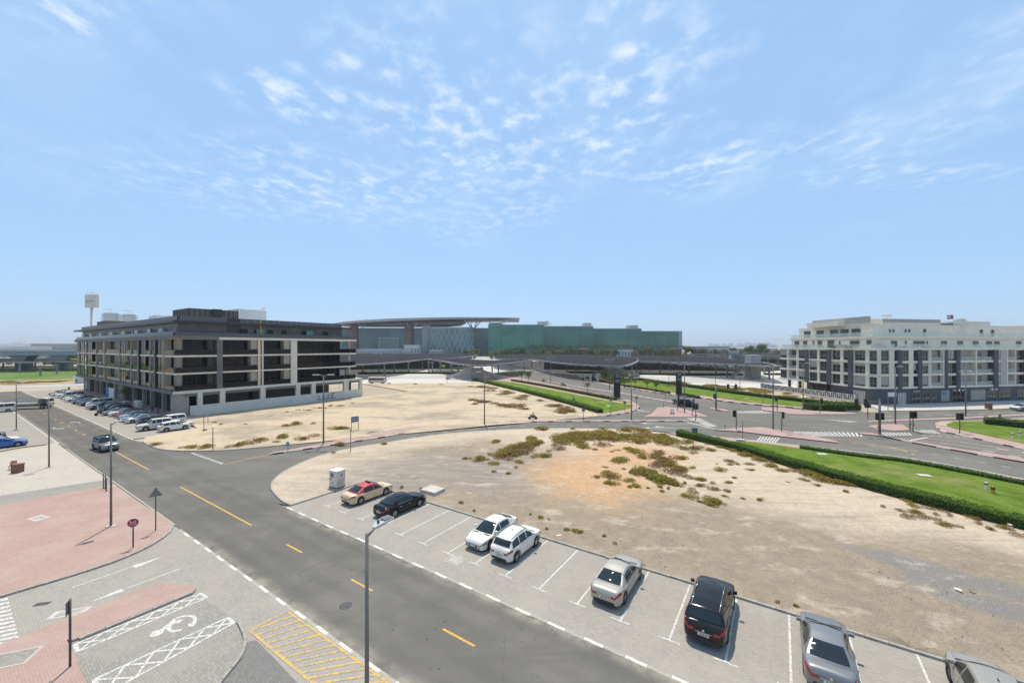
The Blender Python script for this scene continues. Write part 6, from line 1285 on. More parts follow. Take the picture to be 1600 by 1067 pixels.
def palm_proto(seed, h=8.5):
    rg_ = random.Random(seed); mb = MB()
    for i in range(16):
        a = 6.28*i/16+rg_.uniform(-.2,.2); e = rg_.uniform(-.1,.9); L = rg_.uniform(2.4,3.2); pts = []
        for k in range(6): t = k/5; pts.append(Vector((math.cos(a)*L*t*(1-.1*t), math.sin(a)*L*t*(1-.1*t), h+L*(e*t-1.05*t*t))))
        sd = Vector((-math.sin(a), math.cos(a), 0))
        for k in range(5):
            w0, w1 = .34*(1-abs(2*k/5-.7)), .34*(1-abs(2*(k+1)/5-.7)); w0, w1 = max(.05,w0), max(.04,w1); d = Vector((0,0,.16)); mb.add([pts[k]-sd*w0-d, pts[k], pts[k+1], pts[k+1]-sd*w1-d], [(0,1,2,3)]); mb.add([pts[k], pts[k]+sd*w0-d, pts[k+1]+sd*w1-d, pts[k+1]], [(0,1,2,3)])
    tr = MB(); 
    for i in range(5): tr.tube((.05*i,0,h*i/5-.1),(.05*(i+1),0,h*(i+1)/5),.24-.02*i,.22-.02*i,7)
    return mb.mesh('crown', 'palm_leaf'), tr.mesh('trunk', 'palm_bark')
pal = [palm_proto(s) for s in (1,2,3)]
for k in range(36):
    px = 832+k*6.6+rng.uniform(-2,2); Y = 575+rng.uniform(-8,8); j = 1 if px < 850 else 2 if px < 927 else 3 if px < 1002 else 4
    put_tree(pal[k%3], nth(k)+' slender palm from the left in the hotel palm row '+nb[j], (gx(px,Y), Y, 0), rng.uniform(1.7,2.05), rng.uniform(0,6.28), 'palms before the hotel', 'palm_tree')
for k, (px, Y, s_) in enumerate(((5,250,.7),(16,255,.6),(9,262,.7),(45,250,.6),(80,252,.6))):
    put_tree(pal[1], nth(k)+' small palm listed behind the viaduct at far left'.replace('listed ',''), (gx(px,Y+60), Y+60, 4), s_*1.1, rng.uniform(0,6.28), 'small palms beyond the viaduct', 'palm_tree')
for k, (px, s_) in enumerate(((14,1.0),(28,.8),(44,.7),(70,.8),(84,.6),(100,.8))): put_tree(fart[0], nth(k)+' dark bush from the left under the viaduct decks', (gx(px,300), 300, 0), .5*s_, rng.uniform(0,6.28), 'bushes under the viaduct', 'bush', 'bush')
# --- hedges: clipped body with a coat of leaves
def hedge(name, label, pts, wd, h, n_per_m, size, mats=('leaf_hedge',), seed=1, core='hedge_core', z=.12, group=None):
    rg_ = random.Random(seed); t = thing(name, label, 'hedge', (0,0,0), 0, group); q = smooth(pts, 4); cr = MB(); lv = MB(); ww, hh = wd/2*.88, h*.92
    l, r = offset(q, ww), offset(q, -ww); rows = []
    for i in range(len(q)): 
        k = .88+.10*noise.noise(q[i]*.5)+.10*noise.noise(q[i]*1.7); rows.append([(r[i].x,r[i].y,z-.05),(r[i].x,r[i].y,z+hh*.9*k),(q[i].x+(r[i].x-q[i].x)*.8,q[i].y+(r[i].y-q[i].y)*.8,z+hh*k),(q[i].x+(l[i].x-q[i].x)*.8,q[i].y+(l[i].y-q[i].y)*.8,z+hh*k),(l[i].x,l[i].y,z+hh*.9*k),(l[i].x,l[i].y,z-.05)])
    cr.grid(rows, 0, False, True); cr.add(rows[0], [(0,1,2,3,4,5)]); cr.add(rows[-1], [(5,4,3,2,1,0)]); cr.build('hedge_body', core, t)
    for p, a in along(q, 1/n_per_m):
        nx, ny = -math.sin(a), math.cos(a); s = rg_.random(); k = .93+.10*noise.noise(p*.5)+.12*noise.noise(p*1.7)+(.12 if rg_.random() < .04 else 0)
        if s < .5: o, zz = rg_.uniform(-1,1)*wd/2, h*k*rg_.uniform(.93,1.05)
        elif s < .8: o, zz = (-1)*wd/2*rg_.uniform(.9,1.06), h*k*rg_.random()**.8
        else: o, zz = wd/2*rg_.uniform(.9,1.06), h*k*rg_.random()**.8
        leaf(lv, Vector((p.x+nx*o+rg_.uniform(-.05,.05), p.y+ny*o, z+zz)), size*rg_.uniform(.6,1.2), rg_, .5, rg_.randrange(len(mats)))
    lv.build('foliage', list(mats), t); return t
hedge('hedge', 'long clipped hedge between the sandy lot and the big right lawn', GP(1060,681.5, 1150,703.5, 1256,735.5, 1428,783.5, 1600,826.5, 1720,856), 1.3, 1.0, 330, .085, seed=2)
hedge('hedge', 'clipped hedge along the sandy lot in front of the central lawn', GP(741,594.3, 790,606.2, 850,621, 900,634.5, 938,646), 1.5, 1.0, 80, .14, seed=3)
hedge('low_hedge', 'low thin hedge line across the far side of the big right lawn', GP(1250,701.5, 1340,714.5, 1429,725.6, 1600,759, 1720,783), .9, .45, 150, .09, seed=4)
hedge('hedge', 'dark hedge along the rear of the far lawn before the meander wall', GP(985,592.5, 1030,599, 1095,608, 1161,617.5, 1262,629.6, 1337,637), 1.6, 1.1, 50, .17, ('leaf_dark','leaf_hedge'), 5)
hedge('hedge', 'thick short hedge block at the right end of the far lawn', GP(1262,640.4, 1300,640.8, 1336,640.3), 3.2, 1.5, 260, .16, ('leaf_dark','leaf_hedge'), 6)
hedge('hedge', 'clipped hedge on the corner lawn at the right edge', GP(1538,663, 1560,665, 1600,669.5, 1700,681), 2.2, 1.3, 130, .14, ('leaf_dark','leaf_hedge'), 7)
hedge('flower_hedge', 'low hedge with red flowers along the road verge left of the black sign', GP(800,595.5, 850,604.2, 912,616.4, 962,626), 1.3, .8, 60, .14, ('leaf_olive','flower_red','leaf_hedge'), 8)
hedge('low_hedge', 'dark low hedge along the near kerb of the far lawn', GP(916,591, 970,602.6, 1000,607.5, 1046,615.4), 1.0, .6, 40, .14, ('leaf_dark','flower_red'), 9)
hedge('low_hedge', 'short dark hedge at the foot of the second black sign', GP(1066,617.6, 1092,622.2), 1.0, .6, 50, .14, ('leaf_dark',), 10)
for k, (pts, lb) in enumerate(((GP(560,584.4, 640,583.8, 720,584.2),'left'),(GP(888,582.6, 935,583.2, 960,585),'middle'),(GP(998,585.4, 1080,586.2, 1160,586.6),'right'),(GP(1194,585.6, 1216,586, 1240,586.5),'far right'))): hedge('boundary_hedge', 'far hedge along the edge of the canopy car park, '+lb+' stretch', pts, 1.8, 1.0, 22, .3, ('leaf_dark','leaf_hedge'), 20+k, z=0)
# --- desert shrubs
def shrub_proto(seed, mats, n=520, r=1.0, hgt=.5, size=.12):
    rg_ = random.Random(seed); mb = MB(); bl = [(rg_.uniform(-.6,.6)*r, rg_.uniform(-.5,.5)*r, rg_.uniform(.35,.7)*r) for _ in range(5)]
    for k in range(n):
        bx_, by_, br_ = rg_.choice(bl); a = rg_.uniform(0,6.28); q = br_*math.sqrt(rg_.random()); zz = hgt*math.sqrt(max(0, 1-(q/br_)**2))*rg_.random()**.5*(.6+.6*br_)
        leaf(mb, Vector((bx_+math.cos(a)*q, by_+math.sin(a)*q, zz+.02)), size*rg_.uniform(.5,1.3), rg_, 1.3, rg_.randrange(len(mats)), .35)
    return mb.mesh('desert_shrub', mats)
SP = {'g': [shrub_proto(s, ['scrub_green','scrub_green','scrub_mix']) for s in (31,32,33)], 'b': [shrub_proto(s, ['scrub_brown','scrub_mix','scrub_grey'], 260) for s in (34,35,36)], 'm': [shrub_proto(s, ['scrub_mix','scrub_green','scrub_brown']) for s in (37,38,39)], 'd': [shrub_proto(s, ['scrub_grey','scrub_brown'], 230) for s in (40,41)]}
CN = {'g': 'green', 'b': 'rust brown', 'm': 'olive and brown', 'd': 'dry grey'}
SHR = []
def shrubs(pl, where, grp, z=.1):
    xlo, xhi = min(q[0] for q in pl), max(q[0] for q in pl); ymd = sorted(q[1] for q in pl)[len(pl)//2]
    for px, py, wpx, kd in pl: SHR.append((px, py, wpx, kd, z, ('tiny ','small ','broad ')[0 if wpx < 9 else 1 if wpx < 16 else 2]+CN[kd]+' shrub '+where+(', left end' if px < xlo+(xhi-xlo)/3 else ', right end' if px > xlo+(xhi-xlo)*2/3 else ', middle')+(' front' if py > ymd else ' rear'), CN[kd]+' '+grp))
def plant_shrubs():
    """the 280 that show largest stand as things of their own, the smallest rest is one carpet of scrub"""
    SHR.sort(key=lambda q: -q[2]); rest = MB(); allm = ['scrub_green','scrub_brown','scrub_grey','scrub_mix']
    for k, (px, py, wpx, kd, z, lb, gr) in enumerate(SHR):
        p = G(px, py); s_ = wpx*p.y/FPX/2/1.25*2.0; me = rng.choice(SP[kd]); sc = (s_, s_*rng.uniform(.8,1.1), max(.45, min(1.1, s_*.8))*rng.uniform(.8,1.15)); rz = rng.uniform(0,6.28); zz = z+rng.uniform(0,.03)
        if k < 280:
            o = link('desert_shrub', me, None, (p.x, p.y, zz), rz); o.scale = sc; tag(o, lb, 'shrub', gr)
        else:
            c_, q_ = math.cos(rz), math.sin(rz); vs_ = [(p.x+(c_*w_.co.x*sc[0]-q_*w_.co.y*sc[1]), p.y+(q_*w_.co.x*sc[0]+c_*w_.co.y*sc[1]), zz+w_.co.z*sc[2]) for w_ in me.vertices]
            b0 = len(rest.v); rest.v += vs_
            for f in me.polygons: rest.f.append([b0+i for i in f.vertices]); rest.m.append(allm.index(me.materials[f.material_index].name)); rest.sm.append(False)
    tag(rest.build('small_scrub', allm), 'scattered small desert scrub between the larger shrubs', 'scrub', kind='stuff')
def scatter(poly, n, wlo, whi, kinds, seed):
    rg_ = random.Random(seed); out = []
    for _ in range(n):
        k = rg_.randrange(len(poly)//2-1); t = rg_.random(); x = poly[2*k]+(poly[2*k+2]-poly[2*k])*t; y = poly[2*k+1]+(poly[2*k+3]-poly[2*k+1])*t; out.append((x+rg_.gauss(0,5), y+rg_.gauss(0,2.2), rg_.uniform(wlo,whi), rg_.choice(kinds)))
    return out
shrubs(scatter([868,690, 900,684, 950,682, 1000,685, 1055,690], 60, 12, 32, 'ggmmb', 1)+[(985,673,26,'m'),(1003,674,22,'g'),(848,671.5,18,'m'),(940,671.5,12,'b'),(895,671,8,'m')], 'in the roadside green patch', 'shrubs of the roadside patch')
shrubs(scatter([782,712, 805,703, 840,694], 18, 10, 20, 'gmmd', 63)+[(775,691.5,14,'g'),(832,688,18,'g'),(800,702,22,'g'),(818,699,22,'g'),(835,695,20,'m'),(790,712,22,'m'),(778,716,16,'d'),(812,712,26,'d'),(852,714.5,16,'g'),(750,719,18,'g'),(771,726,12,'g'),(762,720,8,'b'),(810,723,12,'g'),(838,715,14,'b'),(797,719,12,'b'),(768,711,12,'d'),(822,706,20,'b'),(727,718,7,'m'),(735,718,6,'b'),(794,742,7,'g'),(772,739,6,'g'),(805,732,6,'b'),(870,703,20,'d'),(872,697,16,'b'),(912,700,20,'g'),(905,694,16,'m'),(945,698,22,'d'),(930,704,8,'m'),(955,708,6,'g'),(858,707,8,'d'),(965,706,10,'b')], 'left of the orange sandy patch', 'shrubs left of the orange patch')
shrubs(scatter([1000,738, 1025,748, 1050,757], 16, 12, 22, 'gmmb', 61)+scatter([1020,716, 1045,724, 1065,738], 14, 10, 20, 'dbm', 62)+[(982,704,15,'g'),(995,710,20,'g'),(968,723,22,'g'),(1005,717,16,'m'),(945,732,8,'g'),(948,740,18,'b'),(955,747,22,'m'),(953,757,18,'g'),(932,748,10,'m'),(982,753,14,'g'),(1000,738,20,'g'),(1020,748,24,'g'),(1035,752,26,'g'),(1050,757,22,'m'),(1015,739,18,'m'),(1030,730,22,'d'),(1045,722,24,'d'),(1060,718,18,'m'),(1026,710,20,'d'),(1040,740,20,'d'),(1060,745,16,'d'),(1075,747,14,'b'),(995,762,14,'g'),(984,763,7,'g'),(1032,763,9,'g'),(1044,765,5,'m'),(1013,765,5,'m'),(1034,770,7,'g'),(1070,733,10,'m'),(1082,733,8,'g'),(1096,751,14,'g'),(1096,761,13,'m'),(1112,757,8,'b'),(1113,768,10,'b'),(1081,766,8,'b'),(1083,771,12,'b'),(1078,779,18,'g'),(1094,787,9,'g'),(1108,790,18,'m'),(1118,787,12,'g'),(1120,727,4,'m'),(1070,757,5,'g'),(975,735,8,'g')], 'right of the orange sandy patch', 'shrubs right of the orange patch')
shrubs(scatter([1100,692, 1180,714, 1260,738, 1330,758], 20, 7, 15, 'mbg', 64)+[(1072,693,18,'g'),(1068,702,14,'m'),(1090,702,22,'m'),(1085,709.5,12,'b'),(1112,705,12,'m'),(1140,722,14,'b'),(1147,726,16,'b'),(1126,736,14,'g'),(1140,729,8,'m'),(1170,727,14,'b'),(1172,737,10,'m'),(1095,751,11,'g'),(1139,756,11,'g'),(1147,749,6,'m'),(1137,770,10,'m'),(1115,766,14,'b'),(1134,778,8,'m'),(1117,787,24,'g'),(1187,783,9,'m'),(1162,782,6,'b'),(1165,713,20,'g'),(1190,722,16,'m'),(1205,730,14,'g'),(1222,737,14,'m'),(1238,738,14,'b'),(1262,743,24,'g'),(1285,752,20,'m'),(1310,758,20,'m'),(1330,761,14,'m'),(1256,752,12,'g'),(1276,761,8,'m'),(1232,756,6,'b'),(1321,770,7,'m'),(1390,770,20,'g'),(1408,776,20,'m'),(1420,786,14,'m'),(1428,793,12,'g'),(1378,793,7,'b'),(1404,800,10,'b'),(1430,803,14,'m'),(1415,809,16,'b'),(1442,813,18,'d'),(1460,814,14,'b'),(1478,823,16,'m'),(1500,826,7,'b'),(1487,809,7,'d'),(1462,806,9,'b'),(1520,812,14,'m'),(1496,800,14,'b'),(1530,820,10,'b'),(1590,838,16,'b'),(1570,827,14,'m'),(1452,797,12,'b'),(1475,801,10,'b'),(1545,829,8,'m')], 'along the long hedge', 'shrubs along the long hedge')
shrubs([(720,788,6,'g'),(741,801,5,'m'),(845,812,7,'g'),(829,807,4,'g'),(858,815,5,'b'),(885,832,9,'m'),(899,834,12,'m'),(907,836,8,'g'),(944,841,5,'m'),(961,853,5,'b'),(854,830,4,'g'),(530,696,14,'m'),(522,709,8,'b'),(600,695,8,'m'),(1243,951,6,'g'),(1215,945,5,'b'),(658,766,4,'m'),(628,764,4,'g')], 'near the parking kerb', 'shrubs near the parking kerb')
shrubs([(243,696,12,'m'),(300,700,14,'g'),(322,700,16,'m'),(286,701,10,'b'),(360,699,12,'b'),(378,696,16,'m'),(395,694,20,'b'),(410,689,14,'m'),(442,685,16,'g'),(470,688,14,'m'),(492,683,12,'b'),(430,692,10,'b'),(448,667,12,'m'),(463,664,14,'m'),(489,663,8,'b'),(525,672,18,'m'),(538,671,12,'g'),(334,661,6,'m'),(385,664,5,'b'),(424,652,7,'b'),(322,673,7,'b'),(345,664,5,'m')]+[(440+i*8.5,645.5-i*1.15+(i%3)*1.2,4+(i%2)*2,'g' if i%2 else 'd') for i in range(15)], 'around the dark building', 'shrubs around the dark building')
shrubs(scatter([745,603, 800,618, 850,632, 900,645], 24, 10, 20, 'bbmd', 6)+scatter([730,625, 770,632, 820,640], 22, 8, 18, 'bmdd', 7)+[(608,600,5,'m'),(650,601,6,'b'),(690,602,8,'b'),(735,605,8,'b')], 'before the central hedge', 'shrubs before the central hedge')
shrubs(scatter([1040,598, 1100,604, 1170,610, 1210,616, 1300,631], 34, 12, 24, 'mbm', 8), 'on the strip before the meander wall', 'shrubs before the meander wall')
shrubs([(8,597,22,'m'),(34,598.5,26,'b'),(60,597,24,'m'),(85,596.4,20,'m'),(105,595,16,'b')], 'on the dry strip at far left', 'shrubs on the dry strip', 0)
plant_shrubs()
# --- loose stones on the near lot
st_rng = random.Random(77); mb = MB()
for k in range(5200):
    p = W(st_rng.uniform(-37,16), 26.6+abs(st_rng.gauss(0,7)), .0); s_ = st_rng.uniform(.008,.03)*(2.2 if st_rng.random() < .03 else 1); z = .12+st_rng.uniform(0,.05)
    a = st_rng.uniform(0,3); c_, q_ = math.cos(a)*s_, math.sin(a)*s_; mb.add([(p.x-c_,p.y-q_,z),(p.x+q_,p.y-c_,z),(p.x+c_,p.y+q_,z),(p.x-q_,p.y+c_,z),(p.x,p.y,z+s_*1.1)], [(0,1,4),(1,2,4),(2,3,4),(3,0,4)], k%3)
mat('pebble_a', (.26,.24,.21), .9, .2, 3); mat('pebble_b', (.42,.37,.31), .9, .2, 3); mat('pebble_c', (.15,.14,.13), .9, .2, 3)
tag(mb.build('loose_stones', ['pebble_a','pebble_b','pebble_c']), 'loose stones and gravel scattered over the sandy lot', 'gravel', kind='stuff')
# ================================================================== street furniture
mat('pole_grey', (.17,.16,.145), .5, .12, 1.5, metal=.25); mat('pole_dark', (.085,.08,.075), .55, .15, 1.5, metal=.2); mat('lamp_head', (.50,.50,.48), .45, .1, 3); mat('led_glass', (.16,.155,.15), .25, .1, 4); mat('signal_black', (.012,.012,.012), .5, .1, 3); mat('signal_yellow', (.45,.26,.02), .5, .1, 3)
mat('lens_red', (.20,.01,.01), .2, .1, 4); mat('lens_amber', (.22,.10,.01), .2, .1, 4); mat('lens_green', (.01,.14,.08), .2, .1, 4); mat('sign_red', (.36,.015,.02), .5, .08, 4); mat('sign_back', (.17,.17,.175), .5, .12, 2, metal=.3); mat('board_blue', (.04,.13,.20), .5, .08, 2); mat('rust', (.20,.11,.06), .8, .3, 4); mat('totem_black', (.012,.012,.013), .3, .15, 1, ior=1.6); mat('totem_text', (.55,.55,.55), .5, .05); mat('totem_blue', (.10,.25,.55), .5, .05)
def lamp_single(loc, label, h=8.25, arm=.72, z=.11):
    t = thing('street_lamp', label, 'street lamp', (loc[0],loc[1],z), R(56), 'single arm lamps along the near street')
    MB().tube((0,0,0),(0,0,h),.085,.055,12).build('pole', 'pole_grey', t); MB().box(-.28,.28,-.28,.28,-.02,.05).build('base_plate', 'concrete', t)
    MB().tube((0,0,h-.12),(arm*.45,0,h+.08),.04,n=8).build('arm', 'pole_grey', t)
    hd = MB(); hd.add([(arm*.35,-.07,h+.04),(arm*.35,.07,h+.04),(arm*.6,.17,h+.1),(arm*1.35,.17,h+.17),(arm*1.35,-.17,h+.17),(arm*.6,-.17,h+.1),(arm*.35,-.07,h+.12),(arm*.35,.07,h+.12),(arm*.6,.17,h+.2),(arm*1.35,.17,h+.24),(arm*1.35,-.17,h+.24),(arm*.6,-.17,h+.2)], [(5,4,3,2,1,0),(6,7,8,9,10,11),(0,1,7,6),(1,2,8,7),(2,3,9,8),(3,4,10,9),(4,5,11,10),(5,0,6,11)])
    o = hd.build('lamp_head', 'lamp_head', t); MB().box(arm*.85,arm*1.31,-.14,.14,h+.225,h+.262).build('heat_sink', 'led_glass', o); MB().tube((arm*.62,0,h+.19),(arm*.62,0,h+.27),.045,n=10).build('sensor', 'signal_black', o); return t
for (u, v), lb in (((-11.3,8.2),'near street lamp rising beside the yellow hatched strip'),((-44.6,8.5),'street lamp on the pink paved corner'),((-72.5,8.5),'street lamp on the beige plaza, middle of three'),((-110.3,9.2),'street lamp farthest away at the left edge')):
    o = lamp_single(W(u,v), lb)
    if v > 15: o.rotation_euler.z = R(236)
def lamp_double(px, py, ytop, label, ang=0):
    p = G(px, py); h = CAM_H-(ytop-HOR)*p.y/FPX; t = thing('street_lamp', label, 'street lamp', (p.x,p.y,.14), ang, 'tall twin arm lamps')
    MB().tube((0,0,0),(0,0,h),.13,.075,10).build('pole', 'pole_grey', t); MB().box(-.3,.3,-.3,.3,-.02,.06).build('base_plate', 'concrete', t)
    for s_ in (-1, 1): MB().tube((0,0,h-.06),(s_*.7,0,h+.06),.05,n=6).build('arm', 'pole_grey', t); MB().box(min(s_*.6,s_*1.5),max(s_*.6,s_*1.5),-.17,.17,h+.03,h+.16).build('lamp_head', 'lamp_head', t)
    return t
for a in ((505.5,695,588,'twin arm lamp on the median before the dark building'),(757,664,583,'twin arm lamp on the median in front of the central hedge'),(986.5,657.5,592,'twin arm lamp on the median below the tall black sign'),(1069.6,646,571,'twin arm lamp on the island beside the black off-road car'),(1208,672,574,'twin arm lamp on the pink island right of the signal mast'),(1254.8,642.5,569,'twin arm lamp on the far island before the meander wall'),(1399,664,574.5,'twin arm lamp on the small island before the apartment corner'),(1509,652,582,'twin arm lamp on the median before the apartment shops'),(860.5,597.5,560,'rusty topped lamp on the road median left of the black sign'),(952.3,611,563,'rusty topped lamp just left of the tall black sign')): lamp_double(*a, ang=R(8))
for px, py, yt in ((699,599,578),(911,600,577),(1045,604,575),(1118,604,572),(1156,606,576),(1192,606,578),(530,603,575)):
    p = G(px,py); t = thing('thin_pole', 'thin grey pole on the forecourt edge near '+{699:'the yellow post',911:'the small totem',1045:'the second black totem',1118:'the signal mast arm',1156:'the stair tower foot',1192:'the right canopy column',530:'the dark building corner'}[px], 'pole', (p.x,p.y,0), 0, 'thin poles along the forecourt'); MB().tube((0,0,0),(0,0,CAM_H-(yt-HOR)*p.y/FPX),.07,.05,6).build('post', 'pole_grey', t)
# --- traffic signals
def sig_head(parent, x, y, z, a, back=False):
    o = MB().box(-.19,.19,-.16,.16,-.55,.55).build('signal_head', 'signal_black', parent, (x,y,z), a)
    if not back:
        MB().box(-.23,.23,.10,.13,-.58,.58).build('backboard', 'signal_black', o)
        for k, m in enumerate(('lens_green','lens_amber','lens_red')):
            MB().tube((0,-.19,-.35+k*.35),(0,-.155,-.35+k*.35),.12,n=14).build('lens', m, o); hood = MB().lathe([(.135,0),(.135,.2)], 10); hood.v = [(x_, -.16-z_, y_-.35+k*.35+.0) for x_, y_, z_ in hood.v]; hood.build('hood', 'signal_black', o)
    else: MB().box(-.2,.2,-.18,-.165,-.57,.57).build('backboard', 'sign_back', o)
    return o
def signal(px, py, label, heads, h=3.4, btn=True):
    p = G(px, py); t = thing('traffic_signal', label, 'traffic light', (p.x,p.y,.14), 0, 'post mounted traffic signals'); MB().tube((0,0,0),(0,0,h),.075,n=10).build('post', 'pole_grey' if h > 3.2 else 'pole_dark', t)
    for dx, a, bk in heads: sig_head(t, dx, 0, h-.62, R(a), bk)
    if btn: MB().box(.07,.2,-.1,.1,1.0,1.3).build('push_button', 'signal_yellow', t)
for a in ((1150.4,672.6,'traffic signal at the left tip of the long pink island',[(-.3,-60,False)]),(1221.4,675.4,'traffic signal on the right part of the long pink island',[(.25,60,True)]),(1087,658.4,'double traffic signal at the end of the thin median',[(-.3,-30,False),(.3,40,True)]),(1081.6,649.6,'traffic signal behind the double one on the left island',[(.25,30,True)]),(1058.6,643.5,'traffic signal on the left island next to the black off-road car',[(.2,80,True)]),(1214.4,643.4,'traffic signal on the far island at its left end',[(-.25,90,True)]),(1281.4,647.6,'traffic signal on the far island before the short hedge',[(.3,-20,False)]),(1355.8,655.6,'double traffic signal at the end of the far median',[(-.3,-10,False),(.35,10,True)]),(1421.8,673.5,'left one of two close traffic signals by the zebra crossing',[(.2,40,True)]),(1426.6,675,'right one of two close traffic signals by the zebra crossing',[(-.25,-25,False),(.35,-60,False)]),(1499.4,678,'traffic signal standing on the corner lawn at right',[(-.3,60,True),(.3,-15,False)])): signal(*a)
def mast(px, py, label, sx, L, heads, low):
    p = G(px, py); t = thing('signal_mast', label, 'traffic light', (p.x,p.y,.14)); h = 5.6
    MB().tube((0,0,0),(0,0,h),.19,.16,14).lathe([(.16,0),(.2,.12),(0,.3)], 12, 0, (0,0,h)).build('mast', 'pole_grey', t); MB().tube((0,0,h-.18),(sx*L,0,h-.18),.09,.07,10).build('mast_arm', 'pole_grey', t); MB().tube((0,0,0),(0,0,.12),.34,n=14).build('base_plate', 'concrete', t)
    for x, a, bk in heads: sig_head(t, sx*x, 0, h-.3, R(a), bk)
    for x, a, bk in low: sig_head(t, x, 0, 3.0, R(a), bk)
    MB().box(-.34,-.2,-.1,.1,1.1,1.4).build('push_button', 'signal_yellow', t)
mast(1374.4,680.6,'signal mast with a left pointing arm on the near median','',0,[],[]) if False else mast(1374.4,680.6,'signal mast with an arm pointing left on the near median',-1,3.9,[(3.8,90,True),(2.3,90,True)],[(-.4,90,True),(.45,-60,False)])
mast(1118.8,640.6,'signal mast with an arm pointing right beside the far lawn',1,4.8,[(2.7,60,False),(4.5,60,False)],[(-.35,120,True)])
# --- signs
def post(parent, h, r=.038, m='pole_dark'): return MB().tube((0,0,0),(0,0,h),r,n=10).build('post', m, parent)
p = G(243.3,831); t = thing('warning_sign', 'triangular warning sign seen from behind on the pink paved corner', 'sign', (p.x,p.y,.12), R(40)); h = CAM_H-(765-HOR)*p.y/FPX; post(t, h, .04)
mb = MB(); mb.prism([(-.42,0),(.42,0),(0,.72)], -.012, .012, 0, None, True); mb.v = [(x, z, y+h-.62) for x, y, z in mb.v]; mb.build('sign_plate', 'sign_back', t, (0,-.055,0)); MB().box(-.05,.05,-.04,.04,h-.5,h-.4).build('bracket', 'pole_grey', t)
p = G(208,857.4); t = thing('stop_sign', 'red octagonal stop sign on the edge of the pink paved corner', 'sign', (p.x,p.y,.12), R(36)); post(t, 1.95, .045)
mb = MB(); o8 = [(.31*math.cos(R(22.5+45*i)), .31*math.sin(R(22.5+45*i))) for i in range(8)]; o7 = [(.335*math.cos(R(22.5+45*i)), .335*math.sin(R(22.5+45*i))) for i in range(8)]
mb.prism(o7, 0, .012, 1, None, True); mb.prism(o8, .012, .016, 0); mb.v = [(x, -.05-z, y+1.78) for x, y, z in mb.v]; pl = mb.build('sign_plate', ['sign_red','sign_white'], t)
o = link('lettering', STOP_TEXT, pl, (0,-.072,1.62)); o.rotation_euler = (R(90),0,0); STOP_TEXT.materials.append(MAT['sign_white'])
ar = MB()
for x0, x1, z0, z1 in ((-.16,-.13,1.80,1.95),(-.13,.0,1.80,1.83),(-.02,.01,1.83,1.88),(.04,.16,1.80,1.83),(.13,.16,1.83,1.93),(.06,.09,1.83,1.87),(.05,.07,1.90,1.92),(-.07,-.05,1.87,1.89)): ar.box(x0,x1,-.0725,-.0662,z0,z1)
ar.build('arabic_lettering', 'sign_white', pl)['kind'] = 'stuff'
p = G(109.5,1045); t = thing('sign_post', 'dark sign post with an edge-on plate beside the accessible bay', 'sign', (p.x,p.y,.125), R(-62)); h = CAM_H-(941-HOR)*p.y/FPX; post(t, h, .045); MB().box(-.24,.24,-.06,-.045,h-.62,h-.02).build('sign_plate', 'sign_back', t)
bo = [W(-53.3,9.6), W(-52.5,9.9), W(-51.9,9.55)]
for k, (x, y) in enumerate(((161.5,764.5),(164.6,765.5),(166.2,769))):
    p = G(x,y); t = thing('bollard', 'slim dark bollard post by the plaza kerb, %s of three' % ('left','middle','right')[k], 'bollard', (p.x,p.y,.115), 0, 'bollards at the plaza edge'); MB().tube((0,0,0),(0,0,1.45-.12*k),.045,n=10).lathe([(.045,0),(.05,.03),(0,.08)], 10, 0, (0,0,1.45-.12*k)).build('shaft', 'pole_dark', t); MB().tube((0,0,0),(0,0,.04),.09,n=12).build('base', 'pole_dark', t)
p = G(450,705.5); t = thing('keep_right_sign', 'small round blue keep right sign on the nose of the median', 'sign', (p.x,p.y,.15), R(-15)); post(t, 1.15, .04, 'pole_grey'); MB().tube((0,-.06,.95),(0,-.045,.95),.3,n=20).build('sign_plate', 'sign_blue', t); MB().beam((-.12,-.065,1.08),(.1,-.065,.86),.01,.07).build('arrow', 'sign_white', t)
